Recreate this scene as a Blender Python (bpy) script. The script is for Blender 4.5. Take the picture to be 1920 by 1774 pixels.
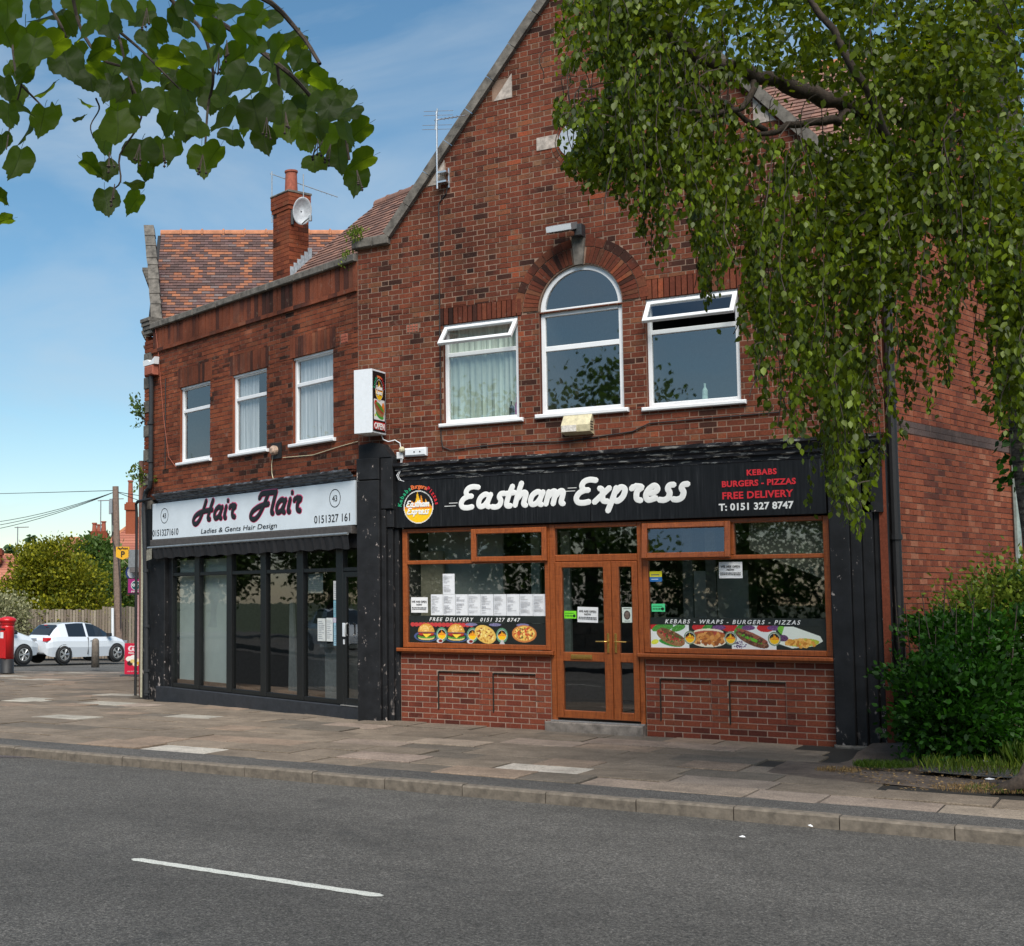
import bpy, math, random
import numpy as np
from mathutils import Vector, Matrix
random.seed(7); rng = np.random.default_rng(7)
D = bpy.data; S = bpy.context.scene; COL = S.collection
for o in list(D.objects): D.objects.remove(o)
R = math.radians

# ------------------------------------------------------------ camera, sky, sun, exposure
F, PX, PY = 2517.0, 480.0, 920.0
PITCH = math.atan(204/F); AL = math.atan2(3730, F/math.cos(PITCH))
HD = Vector((-math.cos(AL), math.sin(AL), 0)); RT = Vector((math.sin(AL), math.cos(AL), 0))
AX = HD*math.cos(PITCH) + Vector((0, 0, math.sin(PITCH))); UP = RT.cross(AX)
CAM = Vector((8.9904, -16.9598, 1.705))
cd = D.cameras.new('camera'); co = D.objects.new('camera', cd); COL.objects.link(co)
cd.sensor_width = 36; cd.lens = F/1920*36; cd.shift_x = (960-PX)/1920; cd.shift_y = (PY-887)/1920
cd.clip_start = .1; cd.clip_end = 2000
co.matrix_world = Matrix(((RT.x, UP.x, -AX.x, CAM.x), (RT.y, UP.y, -AX.y, CAM.y), (RT.z, UP.z, -AX.z, CAM.z), (0, 0, 0, 1)))
S.camera = co

SUN_EL, SUN_AZ = 50.0, 150.0      # compass azimuth, degrees from +Y clockwise
w = D.worlds.new('World'); S.world = w; w.use_nodes = True
nt = w.node_tree; nt.nodes.clear()
N = nt.nodes.new; Lk = nt.links.new
out = N('ShaderNodeOutputWorld'); bg = N('ShaderNodeBackground'); sky = N('ShaderNodeTexSky')
sky.sky_type = 'NISHITA'; sky.sun_disc = False; sky.sun_elevation = R(SUN_EL); sky.sun_rotation = R(SUN_AZ)
sky.air_density = 1.0; sky.dust_density = .25; sky.ozone_density = 1.5
tc = N('ShaderNodeTexCoord'); mp = N('ShaderNodeMapping'); mp.inputs['Scale'].default_value = (1.4, 1.4, 3.4)
no = N('ShaderNodeTexNoise'); no.inputs['Scale'].default_value = 2.1; no.inputs['Detail'].default_value = 7; no.inputs['Roughness'].default_value = .55; no.inputs['Distortion'].default_value = .5
cr = N('ShaderNodeValToRGB'); cr.color_ramp.elements[0].position = .42; cr.color_ramp.elements[1].position = .68
cr.color_ramp.elements[0].color = (0.04, 0.04, 0.04, 1); cr.color_ramp.elements[1].color = (.60, .60, .60, 1)
mx = N('ShaderNodeMixRGB'); mx.inputs[2].default_value = (4.2, 4.9, 5.5, 1)
Lk(tc.outputs['Generated'], mp.inputs[0]); Lk(mp.outputs[0], no.inputs['Vector']); Lk(no.outputs['Fac'], cr.inputs[0])
Lk(cr.outputs[0], mx.inputs[0]); hs = N('ShaderNodeHueSaturation'); hs.inputs['Saturation'].default_value = 1.22; hs.inputs['Hue'].default_value = .489; hs.inputs['Value'].default_value = .95; Lk(sky.outputs[0], hs.inputs['Color']); Lk(hs.outputs[0], mx.inputs[1]); Lk(mx.outputs[0], bg.inputs[0]); bg.inputs[1].default_value = .10
Lk(bg.outputs[0], out.inputs[0])
sl = D.lights.new('sun', 'SUN'); sl.energy = 3.9; sl.angle = R(38); sl.color = (1, .95, .87)
so = D.objects.new('sun', sl); COL.objects.link(so)
az = R(SUN_AZ); sdir = Vector((math.sin(az)*math.cos(R(SUN_EL)), math.cos(az)*math.cos(R(SUN_EL)), math.sin(R(SUN_EL))))
so.rotation_euler = (-sdir).to_track_quat('-Z', 'Y').to_euler(); so.location = (0, -20, 30)
S.view_settings.view_transform = 'Standard'; S.view_settings.look = 'None'; S.view_settings.exposure = 0.45; S.view_settings.gamma = 1
S.render.engine = 'CYCLES'

# ------------------------------------------------------------ helpers
def G(x, y):
    """ground height: level by the shops, falling gently towards the side street"""
    Z = (x-CAM.x)*HD.x + (y-CAM.y)*HD.y
    d = min(max(Z-19.5, 0), 42.0)
    return -.0205*d - (0.0 if Z < 70 else 0)
def L(lat, Z, z): return Vector((CAM.x+RT.x*lat+HD.x*Z, CAM.y+RT.y*lat+HD.y*Z, z))
def toL(p): v = p-CAM; return v.dot(RT), v.dot(HD)
def unp(x, y, Z):
    """point of the street seen at this bearing, Z metres down the view axis"""
    d = AX*F + RT*(x-PX) - UP*(y-PY); return CAM + d*(Z/d.dot(HD))

class MB:
    def __init__(s): s.v = []; s.f = []; s.r = []; s.m = []; s.cr = 0.0; s.cm = 0
    def add(s, vs, fs, M=None):
        n = len(s.v)
        if M is not None: vs = [M @ Vector(v) for v in vs]
        s.v += [tuple(v) for v in vs]
        for f in fs: s.f.append([n+i for i in f]); s.r.append(s.cr); s.m.append(s.cm)
    def box(s, u0, u1, y0, y1, z0, z1, M=None, ch=0, back=True):
        if ch <= 0:
            vs = [(u0, y0, z0), (u1, y0, z0), (u1, y0, z1), (u0, y0, z1), (u0, y1, z0), (u1, y1, z0), (u1, y1, z1), (u0, y1, z1)]
            fs = [(0, 1, 2, 3), (1, 5, 6, 2), (4, 0, 3, 7), (3, 2, 6, 7), (4, 5, 1, 0)]
            if back: fs.append((5, 4, 7, 6))
        else:
            c = ch
            vs = [(u0+c, y0, z0+c), (u1-c, y0, z0+c), (u1-c, y0, z1-c), (u0+c, y0, z1-c),
                  (u0, y0+c, z0), (u1, y0+c, z0), (u1, y0+c, z1), (u0, y0+c, z1),
                  (u0, y1, z0), (u1, y1, z0), (u1, y1, z1), (u0, y1, z1)]
            fs = [(0, 1, 2, 3)]
            for k in (0, 4):
                fs += [(k+4, k+5, k+1, k), (k+5, k+6, k+2, k+1), (k+6, k+7, k+3, k+2), (k+7, k+4, k, k+3)]
            if back: fs.append((9, 8, 11, 10))
        s.add(vs, fs, M)
    def tube(s, pts, r, n=6, M=None, cap=True):
        pts = [Vector(p) for p in pts]; rs = r if isinstance(r, (list, tuple)) else [r]*len(pts)
        if M is not None: pts = [M @ p for p in pts]
        base = len(s.v); prev = None
        for i, p in enumerate(pts):
            t = (pts[min(i+1, len(pts)-1)]-pts[max(i-1, 0)])
            if t.length < 1e-9: t = Vector((0, 0, 1))
            t.normalize()
            if prev is None:
                a = Vector((0, 0, 1)) if abs(t.z) < .9 else Vector((1, 0, 0)); prev = t.cross(a).normalized()
            prev = (prev - t*prev.dot(t)); prev = prev.normalized() if prev.length > 1e-6 else t.orthogonal().normalized()
            b = t.cross(prev)
            for k in range(n):
                an = 2*math.pi*k/n; s.v.append(tuple(p+(prev*math.cos(an)+b*math.sin(an))*rs[i]))
        def F_(f): s.f.append(f); s.r.append(s.cr); s.m.append(s.cm)
        for i in range(len(pts)-1):
            for k in range(n): F_([base+i*n+k, base+i*n+(k+1) % n, base+(i+1)*n+(k+1) % n, base+(i+1)*n+k])
        if cap: F_([base+k for k in range(n)][::-1]); F_([base+(len(pts)-1)*n+k for k in range(n)])
    def lathe(s, prof, n=20, M=None):
        vs = []; fs = []
        for (r, z) in prof:
            for k in range(n): vs.append((r*math.cos(2*math.pi*k/n), r*math.sin(2*math.pi*k/n), z))
        for i in range(len(prof)-1):
            for k in range(n): fs.append((i*n+k, i*n+(k+1) % n, (i+1)*n+(k+1) % n, (i+1)*n+k))
        fs.append(tuple(range(n))[::-1]); fs.append(tuple((len(prof)-1)*n+k for k in range(n)))
        s.add(vs, fs, M)
    def prism(s, poly, y0, y1, M=None):
        """polygon in (u,z), extruded from y0 (front) to y1 (back)"""
        n = len(poly); vs = [(u, y0, z) for u, z in poly]+[(u, y1, z) for u, z in poly]
        fs = [tuple(range(n)), tuple(range(2*n-1, n-1, -1))]+[(i, n+i, n+(i+1) % n, (i+1) % n) for i in range(n)]
        s.add(vs, fs, M)
    def sheet(s, poly, M=None): s.add(poly, [tuple(range(len(poly)))], M)
    def mesh(s, name, mats, smooth=False):
        me = D.meshes.new(name); me.from_pydata(s.v, [], s.f)
        if not isinstance(mats, (list, tuple)): mats = [mats]
        for m in mats: me.materials.append(m)
        if s.f:
            a = me.attributes.new('rnd', 'FLOAT', 'FACE'); a.data.foreach_set('value', s.r)
            me.polygons.foreach_set('material_index', s.m)
            if smooth: me.polygons.foreach_set('use_smooth', [True]*len(s.f))
        me.update(); return me
    def build(s, name, mats, parent=None, smooth=False, **kw):
        return link(D.objects.new(name, s.mesh(name, mats, smooth)), parent, **kw)
def link(o, parent=None, label=None, cat=None, group=None, kind=None):
    COL.objects.link(o)
    if parent is not None:
        o.parent = parent; o.matrix_parent_inverse = WM[parent.name].inverted()
        WM[o.name] = o.matrix_basis.copy()
    else: WM[o.name] = o.matrix_basis.copy()
    if label: o['label'] = label
    if cat: o['category'] = cat
    if group: o['group'] = group
    if kind: o['kind'] = kind
    return o
WM = {}
def empty(name, loc, label, cat, group=None):
    o = D.objects.new(name, None); o.empty_display_size = .2; o.location = loc
    o.matrix_basis = Matrix.Translation(Vector(loc)); return link(o, None, label, cat, group)
def copy_tree(o, T, label=None, group=None):
    """copy of a thing and of its parts, moved by the matrix T"""
    c = o.copy(); COL.objects.link(c); c.matrix_basis = T @ o.matrix_basis
    if label: c['label'] = label
    if group: c['group'] = group
    def rec(a, b):
        for ch in [x for x in D.objects if x.parent == a and not x.get('_new')]:
            k = ch.copy(); COL.objects.link(k); k.parent = b; rec(ch, k)
    rec(o, c); return c
def inst(name, me, M, parent, **kw):
    o = D.objects.new(name, me); o.matrix_basis = M; return link(o, parent, **kw)

def fast_mesh(name, V, Fc, nper, mats, rnd=None, smooth=False):
    """V (n,3); Fc (m,nper)"""
    me = D.meshes.new(name); me.vertices.add(len(V)); me.vertices.foreach_set('co', np.asarray(V, np.float32).ravel())
    m = len(Fc); me.loops.add(m*nper); me.loops.foreach_set('vertex_index', np.asarray(Fc, np.int32).ravel())
    me.polygons.add(m); me.polygons.foreach_set('loop_start', np.arange(m, dtype=np.int32)*nper)
    me.update(calc_edges=True)
    if rnd is not None:
        a = me.attributes.new('rnd', 'FLOAT', 'FACE'); a.data.foreach_set('value', np.asarray(rnd, np.float32))
    if not isinstance(mats, (list, tuple)): mats = [mats]
    for x in mats: me.materials.append(x)
    if smooth: me.polygons.foreach_set('use_smooth', [True]*m)
    return me

# ------------------------------------------------------------ materials
class NT:
    def __init__(s, name):
        s.m = D.materials.new(name); s.m.use_nodes = True; s.t = s.m.node_tree; s.t.nodes.clear()
        s.out = s.n('ShaderNodeOutputMaterial')
    def n(s, t, **kw):
        x = s.t.nodes.new(t)
        for k, v in kw.items(): setattr(x, k, v)
        return x
    def l(s, a, b): s.t.links.new(a, b)
    def noise(s, scale, detail=4, rough=.6, coord='pos', stretch=None, dist=0):
        if coord == 'pos': c = s.n('ShaderNodeNewGeometry').outputs['Position']
        else: c = s.n('ShaderNodeTexCoord').outputs['Object']
        if stretch:
            mp = s.n('ShaderNodeMapping'); mp.inputs['Scale'].default_value = stretch; s.l(c, mp.inputs[0]); c = mp.outputs[0]
        x = s.n('ShaderNodeTexNoise'); x.inputs['Scale'].default_value = scale; x.inputs['Detail'].default_value = detail
        x.inputs['Roughness'].default_value = rough; x.inputs['Distortion'].default_value = dist
        s.l(c, x.inputs['Vector']); return x.outputs['Fac']
    def ramp(s, fac, stops, const=False):
        r = s.n('ShaderNodeValToRGB'); e = r.color_ramp.elements
        if const: r.color_ramp.interpolation = 'CONSTANT'
        while len(e) < len(stops): e.new(.5)
        for i, (p, c) in enumerate(stops):
            e[i].position = p
            if not isinstance(c, (tuple, list)): c = (c, c, c)
            e[i].color = (*c[:3], 1)
        s.l(fac, r.inputs[0]); return r.outputs[0]
    def mix(s, fac, a, b, mode='MIX'):
        x = s.n('ShaderNodeMixRGB', blend_type=mode)
        for i, v in ((0, fac), (1, a), (2, b)):
            if hasattr(v, 'links'): s.l(v, x.inputs[i])
            elif isinstance(v, (tuple, list)): x.inputs[i].default_value = (*v[:3], 1)
            else: x.inputs[i].default_value = v if i == 0 else (v, v, v, 1)
        return x.outputs[0]
    def math(s, op, a, b=0):
        x = s.n('ShaderNodeMath', operation=op)
        for i, v in ((0, a), (1, b)):
            if hasattr(v, 'links'): s.l(v, x.inputs[i])
            else: x.inputs[i].default_value = v
        return x.outputs[0]
    def rnd(s):
        a = s.n('ShaderNodeAttribute', attribute_name='rnd').outputs['Fac']
        o = s.n('ShaderNodeObjectInfo').outputs['Random']
        return s.math('FRACT', s.math('ADD', a, o))
    def bsdf(s, col, rough=.8, metal=0, spec=.5, bump=None, bstr=.3, bdist=.01, coat=0):
        b = s.n('ShaderNodeBsdfPrincipled')
        for k, v in (('Base Color', col), ('Roughness', rough)):
            if hasattr(v, 'links'): s.l(v, b.inputs[k])
            elif isinstance(v, (tuple, list)): b.inputs[k].default_value = (*v[:3], 1)
            else: b.inputs[k].default_value = v
        b.inputs['Metallic'].default_value = metal; b.inputs['Specular IOR Level'].default_value = spec
        b.inputs['Coat Weight'].default_value = coat
        if bump is not None:
            bn = s.n('ShaderNodeBump'); bn.inputs['Strength'].default_value = bstr; bn.inputs['Distance'].default_value = bdist
            s.l(bump, bn.inputs['Height']); s.l(bn.outputs[0], b.inputs['Normal'])
        s.l(b.outputs[0], s.out.inputs[0]); return s.m

def brick_mat(name, stops, soot=.50, soot_scale=.7, bscale=160):
    t = NT(name); r = t.math('ADD', t.math('MULTIPLY', t.rnd(), .86), t.math('MULTIPLY', t.math('SUBTRACT', t.noise(.75, 3, .6), .42), .9)); c = t.ramp(r, stops)
    n1 = t.noise(45, 4); c = t.mix(1, c, t.ramp(n1, [(.3, .72), (.7, 1.22)]), 'MULTIPLY')
    n2 = t.noise(soot_scale, 5, .65); c = t.mix(1, c, t.ramp(n2, [(.35, soot), (.6, 1.05)]), 'MULTIPLY')
    n4 = t.noise(7, 5, .7); c = t.mix(t.ramp(n4, [(.60, 0.0), (.72, .42)]), c, (.24, .17, .13))
    return t.bsdf(c, .9, bump=t.noise(bscale, 5, .7), bstr=.5, bdist=.006, spec=.25)
M_BRICK = brick_mat('dark red-brown brick', [(0, (0.034, 0.013, 0.009)), (.13, (0.056, 0.019, 0.012)), (.16, (0.115, 0.029, 0.016)), (.45, (0.148, 0.039, 0.020)), (.7, (0.182, 0.048, 0.023)), (.80, (0.126, 0.044, 0.023)), (.92, (0.193, 0.073, 0.035)), (.965, (0.267, 0.058, 0.024)), (1, (0.186, 0.093, 0.052))])
M_BRICKW = brick_mat('warm red brick', [(0, (0.037, 0.015, 0.009)), (.10, (0.074, 0.022, 0.012)), (.15, (0.148, 0.036, 0.017)), (.5, (0.201, 0.051, 0.023)), (.8, (0.252, 0.067, 0.028)), (.93, (0.177, 0.058, 0.028)), (1, (0.341, 0.105, 0.052))], soot=.6)
M_BRICKP = brick_mat('smooth rustic brick', [(0, (0.077, 0.021, 0.015)), (.15, (0.099, 0.025, 0.016)), (.2, (0.160, 0.037, 0.021)), (.6, (0.198, 0.046, 0.025)), (.85, (0.229, 0.060, 0.029)), (1, (0.182, 0.051, 0.027))], soot=.85)
M_BRICKR = brick_mat('orange red side brick', [(0, (0.092, 0.027, 0.017)), (.1, (0.152, 0.039, 0.021)), (.5, (0.220, 0.055, 0.025)), (.85, (0.259, 0.072, 0.034)), (1, (0.320, 0.119, 0.065))], soot=.8)
def simple(name, col, rough=.7, metal=0, spec=.5, var=.25, scale=18, bump=0, bs=80, **kw):
    t = NT(name); c = t.mix(1, col, t.ramp(t.noise(scale, 5, .65), [(.3, 1-var), (.7, 1+var)]), 'MULTIPLY')
    return t.bsdf(c, rough, metal, spec, t.noise(bs, 4) if bump else None, bump, .004, **kw)
M_MORT = simple('pale lime mortar', (.215, .14, .10), .95, var=.45, scale=2.5, bump=.5)
M_MORTD = simple('grey brown mortar', (.14, .082, .056), .95, var=.3, scale=3)
M_MORTL = simple('light cement mortar', (.36, .25, .19), .95, var=.15, scale=6)
M_STONE = simple('weathered grey coping stone', (.125, .112, .096), .95, var=.55, scale=9, bump=.8, bs=50)
M_STONEP = simple('pale patched stone', (.36, .31, .27), .95, var=.45, scale=12, bump=.7, bs=40)
M_WHITE = simple('white plastic window frame', (.74, .75, .76), .35, var=.05, scale=3)
M_WHITEM = simple('white painted metal', (.70, .73, .76), .4, var=.05)
M_CREAM = simple('yellowed cream plastic', (.55, .49, .32), .5, var=.3, scale=14)
M_GREYM = simple('grey metal', (.30, .32, .33), .45, .6, var=.2)
M_DARKP = simple('dark iron pipe', (.022, .024, .027), .55, var=.3)
M_BLACK = simple('black', (.012, .012, .013), .6, var=.2)
M_BFRAME = simple('black gloss frame', (.006, .0065, .007), .4, var=.2)
M_CABLE = simple('black cable', (.02, .018, .018), .7)
M_TERRA = simple('terracotta', (.30, .085, .05), .85, var=.3, scale=20)
M_RIDGE = simple('orange ridge tile', (.42, .17, .085), .85, var=.3, scale=6)
M_LEAD = simple('lead flashing', (.36, .39, .42), .55, var=.3, scale=20)
M_WOODP = simple('weathered pole wood', (.19, .13, .10), .9, var=.35, scale=14)
M_BARK = simple('dark bark', (.055, .040, .030), .95, var=.5, scale=30, bump=.8, bs=60)
M_RED = simple('post office red', (.50, .012, .015), .3, var=.08)
M_BLUE = simple('blue paint', (.03, .05, .24), .4)
M_YEL = simple('yellow sign', (.85, .46, .02), .4, var=.04)
M_PURP = simple('magenta purple sign', (.36, .02, .17), .4, var=.04)
M_CRED = simple('crimson board', (.62, .008, .06), .4, var=.04)
M_BRASS = simple('polished brass', (.75, .45, .12), .25, .9, var=.1)
M_SILVER = simple('silver metal', (.6, .6, .6), .3, .8, var=.1)
M_WTXT = simple('white lettering', (.78, .78, .76), .45, var=.05)
M_KTXT = simple('black lettering', (.012, .012, .014), .5)
M_PTXT = simple('pink lettering edge', (.72, .10, .22), .45, var=.03)
M_RTXT = simple('red lettering', (.62, .02, .03), .45, var=.05)
M_GTXT = simple('green lettering', (.02, .35, .16), .5, var=.03)
M_OTXT = simple('orange lettering', (.75, .16, .04), .5, var=.03)
M_TYRE = simple('tyre rubber', (.02, .02, .02), .85)
M_REARL = simple('red lamp lens', (.55, .01, .015), .15, var=.05)
def carpaint():
    t = NT('white car paint'); return t.bsdf((.66, .70, .74), .22, coat=.6)
M_CAR = carpaint()
M_CGLASS = NT('dark car glass').bsdf((.015, .018, .02), .05, spec=1)
def wood():
    t = NT('golden oak foil'); n = t.noise(6, 6, .7, stretch=(9, 9, .8), dist=1.2)
    n2 = t.noise(6, 6, .7, stretch=(.8, 9, 9), dist=1.2)
    c = t.mix(.5, t.ramp(n, [(.36, (.12, .028, .007)), (.5, (.29, .072, .016)), (.64, (.40, .112, .027))]), t.ramp(n2, [(.38, (.16, .038, .010)), (.6, (.34, .088, .020))]))
    return t.bsdf(c, .38)
M_OAK = wood()
def blackrender():
    t = NT('chipped black masonry paint')
    base = t.mix(1, (.010, .0105, .012), t.ramp(t.noise(5, 5), [(.3, .6), (.7, 1.6)]), 'MULTIPLY')
    g = t.n('ShaderNodeNewGeometry'); sx = t.n('ShaderNodeSeparateXYZ'); t.l(g.outputs['Position'], sx.inputs[0])
    low = t.n('ShaderNodeMapRange'); low.inputs[1].default_value = 1.3; low.inputs[2].default_value = .0; low.inputs[3].default_value = 0; low.inputs[4].default_value = .085
    t.l(sx.outputs['Z'], low.inputs[0])
    n = t.math('ADD', t.noise(16, 7, .72, stretch=(1, 1, .45)), low.outputs[0])
    chips = t.ramp(n, [(.645, 0.0), (.665, 1.0)])
    area = t.ramp(t.noise(1.3, 3), [(.42, 0.0), (.55, 1.0)])
    c = t.mix(t.mix(1, chips, area, 'MULTIPLY'), base, (.42, .36, .33))
    return t.bsdf(c, .62, spec=.3, bump=t.noise(60, 5), bstr=.35, bdist=.006)
M_BREND = blackrender()
def peel(name, a, b, lo=.5, hi=.56):
    t = NT(name); n = t.noise(14, 7, .7, stretch=(.35, 1, 2.6))
    c = t.mix(t.ramp(n, [(lo, 0.0), (hi, 1.0)]), a, b)
    return t.bsdf(c, .75, bump=n, bstr=.6, bdist=.01)
M_CORNB = peel('peeling black cornice paint', (.012, .013, .018), (.32, .31, .29), .56, .60)
M_CORNG = peel('peeling grey cornice paint', (.16, .175, .20), (.06, .06, .065), .47, .55)
def signblack():
    t = NT('black fascia sheet'); n = t.noise(7, 5, .6, stretch=(5, 5, .25))
    c = t.ramp(n, [(.4, (.006, .006, .007)), (.60, (.013, .0135, .015)), (.72, (.04, .041, .044))])
    return t.bsdf(c, .4, spec=.3)
M_SIGNB = signblack()
M_SIGNW = simple('white fascia sheet', (.72, .78, .82), .4, var=.06, scale=2.5)
def slabm(name, obj=True):
    t = NT(name)
    if obj: base = t.n('ShaderNodeObjectInfo').outputs['Color']
    else: base = t.ramp(t.rnd(), [(0, (.14, .12, .10)), (.7, (.18, .15, .122)), (.85, (.20, .165, .13)), (.93, (.34, .30, .24)), (1, (.28, .22, .18))])
    c = t.mix(1, base, t.ramp(t.noise(60, 4, .9), [(.38, .62), (.62, 1.4)]), 'MULTIPLY')
    c = t.mix(1, c, t.ramp(t.noise(2.6, 6, .7), [(.35, .72), (.62, 1.1)]), 'MULTIPLY')
    c = t.mix(t.ramp(t.noise(9, 6, .8), [(.56, 0.0), (.68, .6)]), c, (.075, .066, .055))
    return t.bsdf(c, .92, bump=t.noise(220, 5, .7), bstr=.35, bdist=.004, spec=.3)
M_SLAB = slabm('concrete paving slab'); M_SLABS = slabm('far concrete paving slab', False)
def asphalt(name, lo, hi, tint=(1, 1, 1), sp=.4):
    t = NT(name); n = t.noise(95, 2, .9); n2 = t.noise(38, 3, .85)
    c = t.ramp(n, [(.36, tuple(lo*.75*k for k in tint)), (.50, tuple((lo+hi)/2*k for k in tint)), (.64, tuple(hi*1.7*k for k in tint))])
    c = t.mix(1, c, t.ramp(n2, [(.38, .62), (.5, 1.0), (.62, 1.45)]), 'MULTIPLY')
    c = t.mix(1, c, t.ramp(t.noise(.5, 8, .55, stretch=(.45, 1.3, 1)), [(.38, .84), (.62, 1.12)]), 'MULTIPLY')
    c = t.mix(1, c, t.ramp(t.noise(4.5, 8, .75), [(.38, .86), (.62, 1.12)]), 'MULTIPLY')
    v = t.n('ShaderNodeTexVoronoi'); v.inputs['Scale'].default_value = 9; g = t.n('ShaderNodeNewGeometry'); t.l(g.outputs['Position'], v.inputs['Vector'])
    c = t.mix(t.ramp(v.outputs['Distance'], [(.0, .9), (.10, .0)]), c, (.24, .23, .21))
    st = t.mix(1, t.ramp(t.noise(.9, 5, .6, dist=.8), [(.60, 0.0), (.70, .4)]), t.ramp(t.noise(6, 5, .7), [(.4, .3), (.6, 1.0)]), 'MULTIPLY'); c = t.mix(st, c, (.028, .028, .028))
    return t.bsdf(c, .9, bump=t.math('ADD', n, n2), bstr=1.0, bdist=.010, spec=sp)
M_ROAD = asphalt('worn grey asphalt', .046, .096, (1.07, 1, .90)); M_STRIP = asphalt('dark asphalt strip', .048, .098, (1, .93, .85)); M_PATCH = asphalt('purple grey asphalt patch', .065, .09, (1, .86, .86))
M_BEDSHADE = simple('dark joint dirt and shadow strip', (.018, .015, .011), .98, var=.4)
M_KERB = simple('concrete kerb', (.140, .116, .090), .9, var=.4, scale=12, bump=.4)
M_GROUND = simple('rough grass verge', (.05, .065, .025), .95, var=.4, scale=2)
def earth():
    t = NT('bare earth'); c = t.ramp(t.noise(3.2, 8, .75), [(.3, (.055, .040, .030)), (.5, (.12, .088, .068)), (.68, (.17, .13, .10))])
    c = t.mix(t.ramp(t.noise(60, 4, .8), [(.62, 0.0), (.7, .6)]), c, (.24, .20, .16))
    return t.bsdf(c, .97, bump=t.noise(30, 6, .8), bstr=.9, bdist=.03)
M_EARTH = earth()
def paint():
    t = NT('worn white road paint'); n = t.noise(120, 5, .8)
    c = t.ramp(n, [(.36, (.12, .12, .115)), (.44, (.42, .42, .38)), (.52, (.60, .60, .54)), (.7, (.70, .70, .63))])
    return t.bsdf(c, .7, bump=n, bstr=.4, bdist=.003)
M_PAINT = paint()
def tilem(name, stops):
    t = NT(name); c = t.ramp(t.rnd(), stops); c = t.mix(1, c, t.ramp(t.noise(25, 5, .7), [(.3, .7), (.7, 1.25)]), 'MULTIPLY')
    return t.bsdf(c, .8, bump=t.noise(60, 4), bstr=.3, bdist=.005)
M_TILE = tilem('mixed clay roof tile', [(0, (.07, .042, .038)), (.35, (.11, .060, .052)), (.55, (.13, .075, .07)), (.65, (.19, .08, .05)), (.78, (.28, .10, .048)), (.9, (.32, .125, .06)), (.96, (.13, .085, .078)), (1, (.15, .115, .11))])
M_TILE2 = tilem('pink brown clay roof tile', [(0, (.12, .066, .052)), (.5, (.19, .10, .075)), (1, (.27, .14, .10))])
M_TILER = tilem('red house roof tile', [(0, (.30, .10, .065)), (.6, (.37, .135, .085)), (1, (.44, .17, .11))])
def leafm(name, a, b, trans=.45, sheen=.35, tr=(.16, .30, .02)):
    t = NT(name); c = t.ramp(t.rnd(), [(0, a), (.75, b), (1, tuple(min(1, k*1.5) for k in b))])
    p = t.n('ShaderNodeBsdfPrincipled'); t.l(c, p.inputs['Base Color']); p.inputs['Roughness'].default_value = sheen; p.inputs['Specular IOR Level'].default_value = .28
    q = t.n('ShaderNodeBsdfTranslucent'); t.l(t.mix(.5, c, tr), q.inputs[0])
    m = t.n('ShaderNodeMixShader'); m.inputs[0].default_value = trans; t.l(p.outputs[0], m.inputs[1]); t.l(q.outputs[0], m.inputs[2]); t.l(m.outputs[0], t.out.inputs[0])
    return t.m
M_BIRCH = leafm('birch leaf', (.012, .028, .001), (.100, .140, .004), .40, .44, (.24, .29, .003))
M_BUSH = leafm('hedge shrub leaf', (.006, .024, .002), (.026, .092, .004), .30, .5, (.04, .18, .004))
M_BUSHY = leafm('yellow green shrub leaf', (.06, .11, .012), (.15, .20, .02), .35, .5, (.2, .25, .03))
M_CONI = leafm('golden conifer spray', (.05, .08, .006), (.24, .23, .010), .3, .6, (.25, .25, .02))
M_VARI = leafm('variegated shrub leaf', (.16, .17, .07), (.36, .35, .20), .3, .6, (.3, .3, .1))
M_TREE = leafm('mid green tree leaf', (.04, .075, .015), (.10, .16, .035), .35, .55)
M_FAR = leafm('far dark tree leaf', (.022, .045, .016), (.045, .085, .03), .2, .7)
M_GRASS = leafm('grass blade', (.03, .07, .006), (.075, .12, .012), .35, .5)
M_DRY = leafm('dry litter leaf', (.13, .075, .03), (.26, .17, .07), .1, .8, (.3, .2, .05))
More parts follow.
